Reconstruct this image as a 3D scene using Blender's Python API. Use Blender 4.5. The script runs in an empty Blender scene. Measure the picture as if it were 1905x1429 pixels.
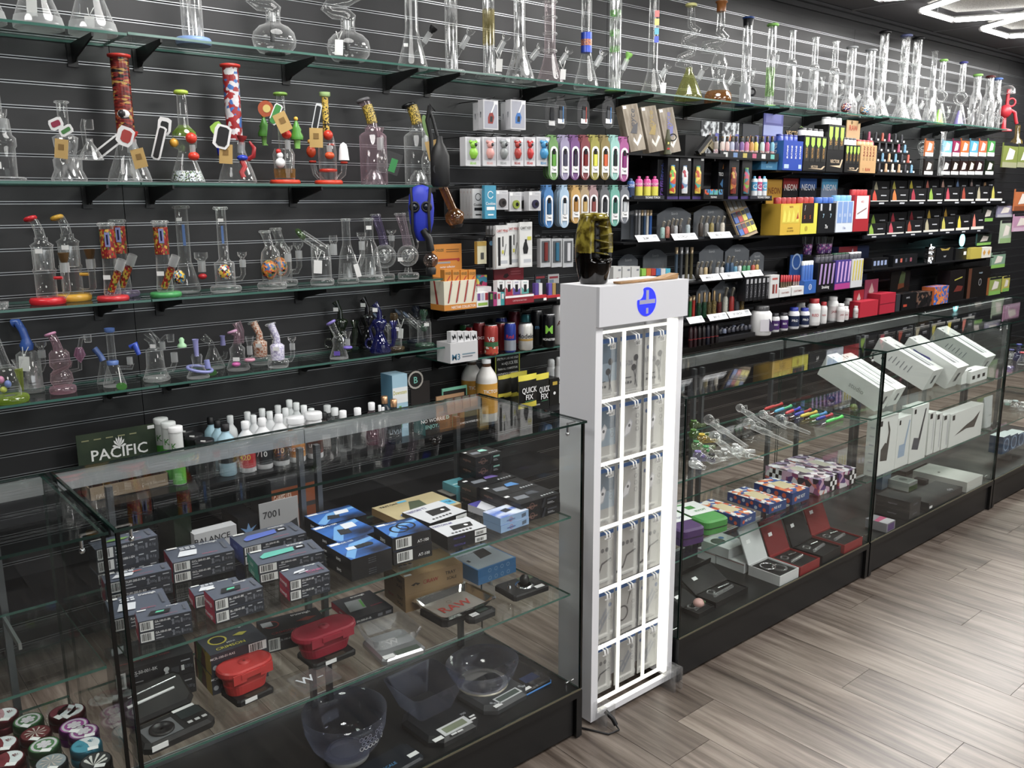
import bpy,math,random
from mathutils import Vector,Matrix
random.seed(7)
SC=bpy.context.scene
COL=SC.collection
R=math.radians
FPX,YAW,PITCH,ROLL,CAMH=1611.9,.704013,.204799,-.0065447,1.55
IW,IH=1905.0,1429.0
_f=Vector((math.sin(YAW)*math.cos(PITCH),math.cos(YAW)*math.cos(PITCH),-math.sin(PITCH)))
_r=Vector((math.cos(YAW),-math.sin(YAW),0))
_u=_r.cross(_f)
CR=_r*math.cos(ROLL)+_u*math.sin(ROLL)
CU=-_r*math.sin(ROLL)+_u*math.cos(ROLL)
CF=_f
CAM=Vector((0,0,CAMH))
cd=bpy.data.cameras.new('camera')
cam=bpy.data.objects.new('camera',cd)
COL.objects.link(cam)
cd.sensor_fit='HORIZONTAL'
cd.sensor_width=36.0
cd.lens=FPX/IW*36.0
cd.clip_start=.05
cam.matrix_world=Matrix(((CR.x,CU.x,-CF.x,0),(CR.y,CU.y,-CF.y,0),(CR.z,CU.z,-CF.z,CAMH),(0,0,0,1)))
SC.camera=cam
w=bpy.data.worlds.new('world')
SC.world=w
w.use_nodes=True
w.node_tree.nodes['Background'].inputs[0].default_value=(.80,.88,1.0,1)
w.node_tree.nodes['Background'].inputs[1].default_value=.3
SC.view_settings.view_transform='Standard'
SC.view_settings.look='None'
SC.view_settings.gamma=1
SC.view_settings.use_curve_mapping=False
SC.view_settings.exposure=.2
SC.cycles.transparent_max_bounces=64
SC.cycles.max_bounces=10
SC.cycles.glossy_bounces=4
SC.cycles.caustics_reflective=False
SC.cycles.caustics_refractive=False
def area(name,loc,rot,sx,sy,power,col=(1,1,1)):
 l=bpy.data.lights.new(name,'AREA');l.shape='RECTANGLE'
 l.size=sx;l.size_y=sy;l.energy=power;l.color=col
 o=bpy.data.objects.new(name,l);COL.objects.link(o)
 o.location=loc;o.rotation_euler=rot
 return o
area('daylight_shop_front',(3.2,-3.93,1.35),(R(90),0,0),6.5,2.0,35,(.93,.97,1.0))
def ray(x,y):
 return(CR*(x-IW/2)-CU*(y-IH/2))/FPX+CF
def onZ(x,y,z):
 d=ray(x,y);return CAM+d*((z-CAMH)/d.z)
def onY(x,y,Y):
 d=ray(x,y);return CAM+d*(Y/d.y)
def onX(x,y,X):
 d=ray(x,y);return CAM+d*(X/d.x)
def mpp(p):
 return(Vector(p)-CAM).dot(CF)/FPX
MATS={}
def nodes(name):
 m=bpy.data.materials.new(name);m.use_nodes=True
 return m,m.node_tree.nodes,m.node_tree.links
def plain(col,rough=.5,metal=.0,spec=.5,name=None,emit=None):
 key=(tuple(col),rough,metal,spec,emit)
 if key in MATS:return MATS[key]
 m,n,l=nodes(name or 'paint_%d'%len(MATS))
 b=n['Principled BSDF']
 b.inputs['Base Color'].default_value=(*col,1)
 b.inputs['Roughness'].default_value=rough
 b.inputs['Metallic'].default_value=metal
 b.inputs['Specular IOR Level'].default_value=spec
 if emit:
  b.inputs['Emission Color'].default_value=(*col,1)
  b.inputs['Emission Strength'].default_value=emit
 MATS[key]=m
 return m
def lin(h):
 """'#rrggbb' as seen on screen -> linear colour"""
 h=h.lstrip('#')
 o=[]
 for i in(0,2,4):
  c=int(h[i:i+2],16)/255
  o.append(c/12.92 if c<=.04045 else((c+.055)/1.055)**2.4)
 g=.2126*o[0]+.7152*o[1]+.0722*o[2]
 o=[(.88*c+.12*g)*.92 for c in o]
 return tuple(c*c/(c+.007)for c in o)
def P(h,rough=.45,metal=.0,spec=.5):
 return plain(lin(h),rough,metal,spec)
def thin_glass(name,tint,base=.03,edge=.55,body=(1,1,1),milk=.5,streak=None,power=2.5):
 """blown glass wall: see-through, whiter towards its outline; streak adds cut relief"""
 key=('tg',name)
 if key in MATS:return MATS[key]
 m,n,l=nodes(name)
 for x in list(n):n.remove(x)
 out=n.new('ShaderNodeOutputMaterial')
 tr=n.new('ShaderNodeBsdfTransparent');tr.inputs[0].default_value=(*tint,1)
 gl=n.new('ShaderNodeBsdfGlossy');gl.inputs['Roughness'].default_value=.06
 gl.inputs['Color'].default_value=(1,1,1,1)
 df=n.new('ShaderNodeBsdfTranslucent');df.inputs[0].default_value=(*body,1)
 d2=n.new('ShaderNodeBsdfDiffuse');d2.inputs[0].default_value=(*body,1)
 md=n.new('ShaderNodeMixShader');md.inputs[0].default_value=.5
 l.new(df.outputs[0],md.inputs[1]);l.new(d2.outputs[0],md.inputs[2])
 mg=n.new('ShaderNodeMixShader');mg.inputs[0].default_value=milk
 l.new(gl.outputs[0],mg.inputs[1]);l.new(md.outputs[0],mg.inputs[2])
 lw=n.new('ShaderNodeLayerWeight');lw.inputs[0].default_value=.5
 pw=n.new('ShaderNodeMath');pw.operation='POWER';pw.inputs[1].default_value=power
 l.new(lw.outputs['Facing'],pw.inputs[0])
 mr=n.new('ShaderNodeMapRange');mr.inputs[3].default_value=base;mr.inputs[4].default_value=edge  # outline white put in for lamp light that real glass would refract
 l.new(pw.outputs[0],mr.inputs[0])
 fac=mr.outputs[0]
 if streak:
  tc=n.new('ShaderNodeTexCoord');mp=n.new('ShaderNodeMapping')
  mp.inputs['Scale'].default_value=(streak,streak,streak*.28)
  l.new(tc.outputs['Object'],mp.inputs[0])
  nz=n.new('ShaderNodeTexNoise');nz.inputs['Scale'].default_value=1.0
  nz.inputs['Detail'].default_value=2
  l.new(mp.outputs[0],nz.inputs[0])
  rp=n.new('ShaderNodeMapRange');rp.inputs[1].default_value=.46;rp.inputs[2].default_value=.62
  rp.inputs[3].default_value=.0;rp.inputs[4].default_value=.55
  l.new(nz.outputs['Fac'],rp.inputs[0])
  mx=n.new('ShaderNodeMath');mx.operation='MAXIMUM'
  l.new(fac,mx.inputs[0]);l.new(rp.outputs[0],mx.inputs[1]);fac=mx.outputs[0]
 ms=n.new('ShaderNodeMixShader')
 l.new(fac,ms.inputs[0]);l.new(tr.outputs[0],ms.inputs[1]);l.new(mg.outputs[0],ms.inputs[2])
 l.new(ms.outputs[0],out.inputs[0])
 MATS[key]=m
 return m
def pane_glass(name,tint,refl=1.0):
 key=('pg',name)
 if key in MATS:return MATS[key]
 m,n,l=nodes(name)
 for x in list(n):n.remove(x)
 out=n.new('ShaderNodeOutputMaterial')
 tr=n.new('ShaderNodeBsdfTransparent');tr.inputs[0].default_value=(*tint,1)
 gl=n.new('ShaderNodeBsdfGlossy');gl.inputs['Roughness'].default_value=.0
 lw=n.new('ShaderNodeLayerWeight');lw.inputs[0].default_value=.5
 pw=n.new('ShaderNodeMath');pw.operation='POWER';pw.inputs[1].default_value=5.0
 l.new(lw.outputs['Facing'],pw.inputs[0])
 mu=n.new('ShaderNodeMath');mu.operation='MULTIPLY_ADD';mu.inputs[1].default_value=.92*refl;mu.inputs[2].default_value=.04*refl
 l.new(pw.outputs[0],mu.inputs[0])
 ms=n.new('ShaderNodeMixShader')
 l.new(mu.outputs[0],ms.inputs[0]);l.new(tr.outputs[0],ms.inputs[1]);l.new(gl.outputs[0],ms.inputs[2])
 l.new(ms.outputs[0],out.inputs[0])
 MATS[key]=m
 return m
def noisy(name,c1,c2,scale=20,rough=.5,stretch=(1,1,1),lo=.4,hi=.6,detail=3,metal=.0,kind='noise',bump=.0):
 """two-colour mottled surface"""
 key=('nz',name)
 if key in MATS:return MATS[key]
 m,n,l=nodes(name)
 b=n['Principled BSDF'];b.inputs['Roughness'].default_value=rough;b.inputs['Metallic'].default_value=metal
 tc=n.new('ShaderNodeTexCoord');mp=n.new('ShaderNodeMapping');mp.inputs['Scale'].default_value=stretch
 l.new(tc.outputs['Object'],mp.inputs[0])
 if kind=='noise':
  t=n.new('ShaderNodeTexNoise');t.inputs['Detail'].default_value=detail
  o=t.outputs['Fac']
 else:
  t=n.new('ShaderNodeTexVoronoi');t.feature='F1' if kind=='cell' else 'DISTANCE_TO_EDGE'
  o=t.outputs['Distance']
 t.inputs['Scale'].default_value=scale
 l.new(mp.outputs[0],t.inputs['Vector'])
 mr=n.new('ShaderNodeMapRange');mr.inputs[1].default_value=lo;mr.inputs[2].default_value=hi
 l.new(o,mr.inputs[0])
 mx=n.new('ShaderNodeMix');mx.data_type='RGBA'
 mx.inputs[6].default_value=(*c1,1);mx.inputs[7].default_value=(*c2,1)
 l.new(mr.outputs[0],mx.inputs[0]);l.new(mx.outputs[2],b.inputs['Base Color'])
 if bump:
  bp=n.new('ShaderNodeBump');bp.inputs['Strength'].default_value=bump;bp.inputs['Distance'].default_value=.004
  l.new(mr.outputs[0],bp.inputs['Height']);l.new(bp.outputs[0],b.inputs['Normal'])
 MATS[key]=m
 return m
def multi(name,cols,scale=60,rough=.4,stretch=(1,1,1)):
 """printed all-over artwork: patches of several colours"""
 key=('mc',name)
 if key in MATS:return MATS[key]
 m,n,l=nodes(name)
 b=n['Principled BSDF'];b.inputs['Roughness'].default_value=rough
 tc=n.new('ShaderNodeTexCoord');mp=n.new('ShaderNodeMapping');mp.inputs['Scale'].default_value=stretch
 l.new(tc.outputs['Object'],mp.inputs[0])
 t=n.new('ShaderNodeTexVoronoi');t.inputs['Scale'].default_value=scale
 l.new(mp.outputs[0],t.inputs['Vector'])
 sp=n.new('ShaderNodeSeparateColor');l.new(t.outputs['Color'],sp.inputs[0])
 rp=n.new('ShaderNodeValToRGB');rp.color_ramp.interpolation='CONSTANT'
 el=rp.color_ramp.elements
 while len(el)<len(cols):el.new(.5)
 for i,c in enumerate(cols):
  el[i].position=i/len(cols);el[i].color=(*lin(c),1)
 l.new(sp.outputs[0],rp.inputs[0]);l.new(rp.outputs[0],b.inputs['Base Color'])
 MATS[key]=m
 return m
M={}
M['black']=P('#17171a',.45)
M['matte_black']=P('#121214',.65)
M['white']=P('#f2f2f2',.4)
M['paper']=P('#ececea',.6)
M['chrome']=plain((.75,.75,.76),.15,1.0)
M['alu']=plain((.55,.56,.57),.35,1.0)
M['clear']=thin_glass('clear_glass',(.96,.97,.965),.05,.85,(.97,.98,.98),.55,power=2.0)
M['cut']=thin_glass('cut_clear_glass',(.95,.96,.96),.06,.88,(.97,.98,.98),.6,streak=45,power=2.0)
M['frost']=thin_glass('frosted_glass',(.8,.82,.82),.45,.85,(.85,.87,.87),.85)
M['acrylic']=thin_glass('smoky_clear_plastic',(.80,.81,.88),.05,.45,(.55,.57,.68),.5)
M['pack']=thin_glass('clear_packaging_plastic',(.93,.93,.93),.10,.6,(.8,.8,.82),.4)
def tint(hexc,strong=.5):
 c=lin(hexc)
 t=tuple(.96*(1-strong)+ci*strong for ci in c)
 return thin_glass('tinted_glass_%s_%d'%(hexc[1:],int(strong*100)),t,.05+.35*strong,.75,tuple(min(1,ci*1.15+.03)for ci in c),.7)
M['pane']=pane_glass('showcase_glass',(.985,.993,.988),.6)
M['shelf_glass']=pane_glass('shelf_glass',(.94,.97,.955),.75)
M['edge']=plain((.006,.02,.016),.12,0,.6)
M['shelf_edge']=plain((.05,.13,.105),.12,0,.6)
class MB:
 def __init__(s):
  s.v=[];s.f=[];s.mi=[];s.sm=[];s.mats=[]
 def m(s,mat):
  if mat not in s.mats:s.mats.append(mat)
  return s.mats.index(mat)
 def add(s,vs,fs,mat,smooth=False):
  o=len(s.v);i=s.m(mat)
  s.v.extend([tuple(x)for x in vs])
  for f in fs:
   s.f.append(tuple(a+o for a in f));s.mi.append(i);s.sm.append(smooth)
  return s
 def box(s,x0,y0,z0,x1,y1,z1,mat,side=None):
  vs=[(x0,y0,z0),(x1,y0,z0),(x1,y1,z0),(x0,y1,z0),(x0,y0,z1),(x1,y0,z1),(x1,y1,z1),(x0,y1,z1)]
  fs=[(0,3,2,1),(4,5,6,7),(0,1,5,4),(1,2,6,5),(2,3,7,6),(3,0,4,7)]
  if side is None:return s.add(vs,fs,mat)
  d=(x1-x0,y1-y0,z1-z0);k=d.index(min(d))
  big={2:(0,1),1:(2,4),0:(3,5)}[k]
  s.add(vs,[fs[i]for i in big],mat)
  return s.add(vs,[f for i,f in enumerate(fs)if i not in big],side)
 def cbox(s,x0,y0,z0,x1,y1,z1,c,mat):
  """box with chamfered vertical and top edges (octagonal plan, stepped top)"""
  def ring(i,z):return[(x0+c+i,y0+i,z),(x1-c-i,y0+i,z),(x1-i,y0+c+i,z),(x1-i,y1-c-i,z),(x1-c-i,y1-i,z),(x0+c+i,y1-i,z),(x0+i,y1-c-i,z),(x0+i,y0+c+i,z)]
  e=min(c*.6,(z1-z0)*.45)
  vs=ring(0,z0)+ring(0,z1-e)+ring(e,z1)
  fs=[]
  for k in range(2):
   for j in range(8):
    a=k*8+j;b=k*8+(j+1)%8;fs.append((a,b,b+8,a+8))
  fs.append(tuple(range(16,24)));fs.append(tuple(range(7,-1,-1)))
  return s.add(vs,fs,mat)
 def lathe(s,prof,mat,n=20,ox=0,oy=0,oz=0,cap0=True,cap1=False,smooth=True,sx=1.0,sy=1.0):
  vs=[];fs=[]
  for r,z in prof:
   for k in range(n):
    a=2*math.pi*k/n
    vs.append((ox+r*math.cos(a)*sx,oy+r*math.sin(a)*sy,oz+z))
  for i in range(len(prof)-1):
   for k in range(n):
    a=i*n+k;b=i*n+(k+1)%n
    fs.append((a,b,b+n,a+n))
  s.add(vs,fs,mat,smooth)
  if cap0:s.add(vs[:n],[tuple(range(n-1,-1,-1))],mat)
  if cap1:s.add(vs[-n:],[tuple(range(n))],mat)
  return s
 def tube(s,pts,rad,mat,n=10,caps=True):
  """swept round tube; rad one number or a list"""
  pts=[Vector(p)for p in pts]
  rs=rad if isinstance(rad,(list,tuple))else[rad]*len(pts)
  vs=[];fs=[]
  T0=None
  for i,p in enumerate(pts):
   t=(pts[min(i+1,len(pts)-1)]-pts[max(i-1,0)]).normalized()
   if T0 is None:
    a=Vector((0,0,1))if abs(t.z)<.9 else Vector((1,0,0))
    u=t.cross(a).normalized()
   else:
    u=(u-t*u.dot(t)).normalized()
   v=t.cross(u);T0=t
   for k in range(n):
    an=2*math.pi*k/n
    vs.append(p+(u*math.cos(an)+v*math.sin(an))*rs[i])
  for i in range(len(pts)-1):
   for k in range(n):
    a=i*n+k;b=i*n+(k+1)%n
    fs.append((a,b,b+n,a+n))
  s.add(vs,fs,mat,True)
  if caps:
   s.add(vs[:n],[tuple(range(n-1,-1,-1))],mat);s.add(vs[-n:],[tuple(range(n))],mat)
  return s
 def cyl(s,p0,p1,r0,mat,r1=None,n=14):
  return s.tube([p0,p1],[r0,r0 if r1 is None else r1],mat,n)
 def prism(s,poly,y0,y1,mat):
  """outline in x,z extruded along y"""
  n=len(poly)
  vs=[(x,y0,z)for x,z in poly]+[(x,y1,z)for x,z in poly]
  fs=[tuple(range(n)),tuple(range(2*n-1,n-1,-1))]
  for k in range(n):
   j=(k+1)%n
   fs.append((k,k+n,j+n,j))
  return s.add(vs,fs,mat)
 def slab(s,poly,z0,z1,mat):
  """outline in x,y extruded along z"""
  n=len(poly)
  vs=[(x,y,z0)for x,y in poly]+[(x,y,z1)for x,y in poly]
  fs=[tuple(range(n-1,-1,-1)),tuple(range(n,2*n))]
  for k in range(n):
   j=(k+1)%n
   fs.append((k,j,j+n,k+n))
  return s.add(vs,fs,mat)
 def ball(s,c,r,mat,n=14,sz=1.0):
  prof=[]
  k=max(6,n//2)
  for i in range(k+1):
   a=-math.pi/2+math.pi*i/k
   prof.append((max(1e-5,r*math.cos(a)),r*math.sin(a)*sz))
  return s.lathe(prof,mat,n,c[0],c[1],c[2],cap0=False)
 def torus(s,c,r,rr,mat,axis='z',n=20,m=8,tilt=None):
  vs=[];fs=[]
  for i in range(n):
   a=2*math.pi*i/n
   for j in range(m):
    b=2*math.pi*j/m
    x=(r+rr*math.cos(b))*math.cos(a);y=(r+rr*math.cos(b))*math.sin(a);z=rr*math.sin(b)
    if axis=='y':x,y,z=x,z,y
    elif axis=='x':x,y,z=z,x,y
    p=Vector((x,y,z))
    if tilt:p=tilt@p
    vs.append((c[0]+p[0],c[1]+p[1],c[2]+p[2]))
  for i in range(n):
   for j in range(m):
    a=i*m+j;b=i*m+(j+1)%m;c2=((i+1)%n)*m+(j+1)%m;d=((i+1)%n)*m+j
    fs.append((a,d,c2,b))
  return s.add(vs,fs,mat,True)
 def move(s,mat4):
  s.v=[tuple(mat4@Vector(x))for x in s.v]
  return s
 def mesh(s,name):
  me=bpy.data.meshes.new(name)
  me.from_pydata(s.v,[],s.f)
  for x in s.mats:me.materials.append(x)
  me.polygons.foreach_set('material_index',s.mi)
  me.polygons.foreach_set('use_smooth',s.sm)
  me.update()
  return me
 def build(s,name,parent=None,loc=(0,0,0)):
  return link(name,s.mesh(name),parent,loc)
def link(name,me,parent=None,loc=(0,0,0)):
 o=bpy.data.objects.new(name,me);COL.objects.link(o)
 o.parent=parent;o.location=loc
 return o
def thing(name,label,cat,loc=(0,0,0),rz=.0,group=None,rot=None):
 o=bpy.data.objects.new(name,None);COL.objects.link(o)
 o.empty_display_size=.02
 o.location=loc;o.rotation_euler=rot if rot else(0,0,rz)
 o['label']=label;o['category']=cat
 if group:o['group']=group
 return o
def structure(o):o['kind']='structure';return o
def dup(root,label,loc,rz=None,group=None,scale=None):
 r=root.copy();COL.objects.link(r);r.location=loc;r['label']=label
 if rz is not None:r.rotation_euler=(0,0,rz)
 if scale:r.scale=scale
 if group:r['group']=group
 for ch in list(root.children):
  c=ch.copy();COL.objects.link(c);c.parent=r
  for g in list(ch.children):
   d=g.copy();COL.objects.link(d);d.parent=c
 return r
TXT={}
def text_geo(st):
 if st in TXT:return TXT[st]
 cu=bpy.data.curves.new('t','FONT');cu.body=st;cu.size=1.0;cu.resolution_u=2
 cu.offset=.012
 ob=bpy.data.objects.new('t',cu)
 me=ob.to_mesh()
 vs=[(v.co.x,v.co.y)for v in me.vertices];fs=[tuple(p.vertices)for p in me.polygons]
 ob.to_mesh_clear();bpy.data.objects.remove(ob);bpy.data.curves.remove(cu)
 if vs:
  x0=min(v[0]for v in vs);x1=max(v[0]for v in vs)
 else:x0=x1=0
 TXT[st]=(vs,fs,x0,x1)
 return TXT[st]
def faces_of(w,d,h):
 e=.0004
 return{'f':(Vector((-w/2,-d/2-e,0)),Vector((1,0,0)),Vector((0,0,1)),w,h,Vector((0,-1,0))),'b':(Vector((w/2,d/2+e,0)),Vector((-1,0,0)),Vector((0,0,1)),w,h,Vector((0,1,0))),'l':(Vector((-w/2-e,d/2,0)),Vector((0,-1,0)),Vector((0,0,1)),d,h,Vector((-1,0,0))),'r':(Vector((w/2+e,-d/2,0)),Vector((0,1,0)),Vector((0,0,1)),d,h,Vector((1,0,0))),'t':(Vector((-w/2,-d/2,h+e)),Vector((1,0,0)),Vector((0,1,0)),w,d,Vector((0,0,1)))}
def prints(parent,dims,items,fr=None):
 """flat print on the faces of a box-like thing: artwork and lettering"""
 F=fr or faces_of(*dims)
 art=MB();let=MB();k=0
 for it in items:
  o,U,V,W_,H_,N=F[it[1]]
  k+=1
  off=N*(.00012*k)
  if it[0]=='q':
   _,_,a,b,c,e,mt=it
   vs=[o+off+U*(W_*u)+V*(H_*v)for u,v in((a,b),(c,b),(c,e),(a,e))]
   art.add(vs,[(0,1,2,3)],mt)
  elif it[0]=='p':
   _,_,poly,mt=it
   art.add([o+off+U*(W_*u)+V*(H_*v)for u,v in poly],[tuple(range(len(poly)))],mt)
  elif it[0]=='c':
   _,_,u,v,r,mt=it
   c0=o+off+U*(W_*u)+V*(H_*v)
   art.add([c0+U*(r*math.cos(t*math.pi/8))+V*(r*math.sin(t*math.pi/8))for t in range(16)],[tuple(range(16))],mt)
  elif it[0]=='ring':
   _,_,u,v,r,mt=it
   c0=o+off+U*(W_*u)+V*(H_*v)
   vs=[c0+U*(q*math.cos(t*math.pi/8))+V*(q*math.sin(t*math.pi/8))for q in(r,r*.8)for t in range(16)]
   art.add(vs,[(t,(t+1)%16,(t+1)%16+16,t+16)for t in range(16)],mt)
  elif it[0]=='bar':
   _,_,a,b,c,e=it
   vs=[o+off+U*(W_*u)+V*(H_*v)for u,v in((a,b),(c,b),(c,e),(a,e))]
   art.add(vs,[(0,1,2,3)],M['paper'])
   x=a+(c-a)*.08;off2=off+N*.0001
   for wd in(2,1,3,1,2,1,1,3,2,1,2):
    x2=x+(c-a)*.022*wd
    vs=[o+off2+U*(W_*u)+V*(H_*v)for u,v in((x,b+(e-b)*.12),(x2,b+(e-b)*.12),(x2,b+(e-b)*.92),(x,b+(e-b)*.92))]
    art.add(vs,[(0,1,2,3)],M['black'])
    x=x2+(c-a)*.026
  elif it[0]=='T':
   u,v,sz,st,mt=it[2:7]
   rot=it[7]if len(it)>7 else 0
   wmax=it[8]if len(it)>8 else None
   vs,fs,x0,x1=text_geo(st)
   if not vs:continue
   s=sz;sxx=s
   if wmax and(x1-x0)*s>wmax:sxx=wmax/(x1-x0)
   cu,su=math.cos(R(rot)),math.sin(R(rot))
   c0=o+off+N*.0002+U*(W_*u)+V*(H_*v)
   pts=[]
   for x,y in vs:
    X=(x-(x0+x1)/2)*sxx;Y=(y-.35)*s
    pts.append(c0+U*(X*cu-Y*su)+V*(X*su+Y*cu))
   let.add(pts,fs,mt)
 a=b=None
 if art.v:a=art.build('artwork',parent)
 if let.v:b=let.build('lettering',parent)
 return a,b
def carton(name,label,cat,loc,rz,dims,mat,pr=(),group=None,rot=None):
 w,d,h=dims
 t=thing(name,label,cat,loc,rz,group,rot)
 MB().box(-w/2,-d/2,0,w/2,d/2,h,mat).build('box_body',t)
 if pr:prints(t,dims,pr)
 return t
def fit(A,B,z,T=None,C=None,Ct=None,d=None,h=None):
 """box dims and pose from where its near bottom edge A-B, top T and back corner are seen"""
 a=onZ(*A,z);b=onZ(*B,z)
 u=(b-a);u.z=0;w=u.length;u.normalize();nrm=Vector((-u.y,u.x,0))
 if T is not None:
  dr=ray(*T);tt=(a.x*dr.x+a.y*dr.y)/(dr.x**2+dr.y**2);h=CAMH+dr.z*tt-z
 if C is not None:d=abs((onZ(*C,z)-a).dot(nrm))
 elif Ct is not None:d=abs((onZ(*Ct,z+h)-a).dot(nrm))
 c=(a+b)/2+nrm*(d/2)
 if c.y<2.2:
  hx=(abs(u.x)*w+abs(nrm.x)*d)/2;hy=(abs(u.y)*w+abs(nrm.y)*d)/2
  x0,x1=[q for q in((-.85,.402),(.42,1.645),(2.09,3.333),(3.343,4.597),(4.607,5.86))if c.x<q[1]+.02][0]
  c.x=min(max(c.x,x0+.010+hx),x1-.010-hx)
  c.y=max(min(c.y,2.054-hy),1.641+hy)
 return(c.x,c.y,z),math.atan2(u.y,u.x),(w,d,h)
def prot(loc,rz,x,y,z=0):
 c,s=math.cos(rz),math.sin(rz)
 return(loc[0]+x*c-y*s,loc[1]+x*s+y*c,loc[2]+z)
WH=M['white'];BK=M['black']
# room
YW=3.26
ZC=2.80
PX=[-1.46,.98,3.42,5.86,8.30,10.74]
SLZ0,SLS=1.5646,.0762
fm,n,l=nodes('grey_oak_vinyl')
b=n['Principled BSDF'];b.inputs['Roughness'].default_value=.33
tc=n.new('ShaderNodeTexCoord');oi=n.new('ShaderNodeObjectInfo')
mp=n.new('ShaderNodeMapping');mp.inputs['Scale'].default_value=(34,2.0,1)
vm=n.new('ShaderNodeVectorMath');vm.operation='ADD'
cmb=n.new('ShaderNodeCombineXYZ')
ml=n.new('ShaderNodeMath');ml.operation='MULTIPLY';ml.inputs[1].default_value=37.0
l.new(oi.outputs['Random'],ml.inputs[0]);l.new(ml.outputs[0],cmb.inputs[0]);l.new(ml.outputs[0],cmb.inputs[1])
l.new(tc.outputs['Object'],vm.inputs[0]);l.new(cmb.outputs[0],vm.inputs[1]);l.new(vm.outputs[0],mp.inputs[0])
nz=n.new('ShaderNodeTexNoise');nz.inputs['Scale'].default_value=1.0;nz.inputs['Detail'].default_value=6;nz.inputs['Roughness'].default_value=.65
l.new(mp.outputs[0],nz.inputs['Vector'])
mp2=n.new('ShaderNodeMapping');mp2.inputs['Scale'].default_value=(7,1.1,1);l.new(vm.outputs[0],mp2.inputs[0])
nz2=n.new('ShaderNodeTexNoise');nz2.inputs['Scale'].default_value=1.0;nz2.inputs['Detail'].default_value=2
l.new(mp2.outputs[0],nz2.inputs['Vector'])
ad=n.new('ShaderNodeMath');ad.operation='MULTIPLY_ADD';ad.inputs[1].default_value=.55
l.new(nz2.outputs['Fac'],ad.inputs[0]);l.new(nz.outputs['Fac'],ad.inputs[2])
rp=n.new('ShaderNodeValToRGB');e=rp.color_ramp.elements
e[0].position=.52;e[0].color=(*lin('#3d332c'),1);e[1].position=.98;e[1].color=(*lin('#91857a'),1)
x=e.new(.74);x.color=(*lin('#6a5e55'),1)
l.new(ad.outputs[0],rp.inputs[0])
hs=n.new('ShaderNodeHueSaturation')
mr=n.new('ShaderNodeMapRange');mr.inputs[3].default_value=.86;mr.inputs[4].default_value=1.12
l.new(oi.outputs['Random'],mr.inputs[0]);l.new(mr.outputs[0],hs.inputs['Value']);l.new(rp.outputs[0],hs.inputs['Color'])
l.new(hs.outputs[0],b.inputs['Base Color'])
bp=n.new('ShaderNodeBump');bp.inputs['Strength'].default_value=.12;bp.inputs['Distance'].default_value=.002
l.new(nz.outputs['Fac'],bp.inputs['Height']);l.new(bp.outputs[0],b.inputs['Normal'])
floor=structure(MB().box(-3.0,-4.0,-.06,11.0,3.4,-.003,P('#4a4038',.6)).build('floor'))
PWD,PLN=.183,1.22
pm=MB().box(-PWD/2+.0008,-PLN/2+.0008,-.003,PWD/2-.0008,PLN/2-.0008,0,fm).mesh('plank')
k0=int((-1.0-2.469)/PWD)
offs={}
for k in range(k0,40):
 xx=2.469+PWD*(k+.5)
 if xx>8.6:break
 offs[k]={0:1.26,1:.62,4:1.19,2:.885,-1:.876,3:.31}.get(k,random.random()*PLN)
 y=offs[k]%PLN-PLN
 y0=y-PLN if xx<4.2 else y
 yy=y0
 while yy<3.2:
  if yy+PLN>-.3:link('plank',pm,floor,(xx,yy+PLN/2,0))
  yy+=PLN
bm_,n,l=nodes('black_slatboard')
b=n['Principled BSDF'];b.inputs['Roughness'].default_value=.42
b.inputs['Base Color'].default_value=(*lin('#1e1e21'),1);b.inputs['Specular IOR Level'].default_value=.6
nz=n.new('ShaderNodeTexNoise');nz.inputs['Scale'].default_value=3;tc=n.new('ShaderNodeTexCoord')
l.new(tc.outputs['Object'],nz.inputs['Vector'])
mr=n.new('ShaderNodeMapRange');mr.inputs[3].default_value=.5;mr.inputs[4].default_value=.6
l.new(nz.outputs['Fac'],mr.inputs[0]);l.new(mr.outputs[0],b.inputs['Roughness'])
wall=structure(MB().box(-3.0,YW+.014,0,11.0,YW+.12,ZC,M['matte_black']).build('wall_back'))
GR=.011
bw=PX[1]-PX[0]
board=MB().box(-bw/2+.0012,0,0,bw/2-.0012,.016,SLS-GR,bm_).mesh('slat_board')
INS=plain((.34,.35,.36),.4,1.0)
im=MB()
im.box(-bw/2+.001,-.0015,0,bw/2-.001,.0005,.0032,INS)
im.box(-bw/2+.001,-.0015,GR-.0032,bw/2-.001,.0005,GR,INS)
im.box(-bw/2+.001,.0115,.0032,bw/2-.001,.013,GR-.0032,P('#3a3a3c',.4,.6))
ime=im.mesh('groove_insert')
kk=-20
while True:
 zc=SLZ0+SLS*kk
 if zc+SLS>ZC-.05:break
 if zc>.02:
  for i in range(5):
   link('slat_board',board,wall,((PX[i]+PX[i+1])/2,YW,zc+GR/2))
   link('groove_insert',ime,wall,((PX[i]+PX[i+1])/2,YW,zc-GR/2))
 kk+=1
ztop=SLZ0+SLS*kk-GR/2
tr=MB().box(-3,YW-.002,ztop,11,YW+.016,ZC,P('#2b2b2e',.5)).build('trim_1');structure(tr)
cr=MB().prism([(-3,0),(11,0)],0,0,M['black'])if False else MB()
cr.box(-3,YW-.022,ZC-.05,11,YW-.002,ZC-.001,P('#3a3a3d',.4)).box(-3,YW-.05,ZC-.02,11,YW-.022,ZC-.001,P('#3a3a3d',.4))
structure(cr.build('trim_2'))
ceil=structure(MB().box(-3,-4,ZC+.012,11,3.38,ZC+.1,M['matte_black']).build('ceiling'))
tm=noisy('dark_ceiling_tile',lin('#5c5c60'),lin('#6c6c70'),260,.8,lo=.35,hi=.65,bump=.3)
TW,TD=1.19,.60
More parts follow.
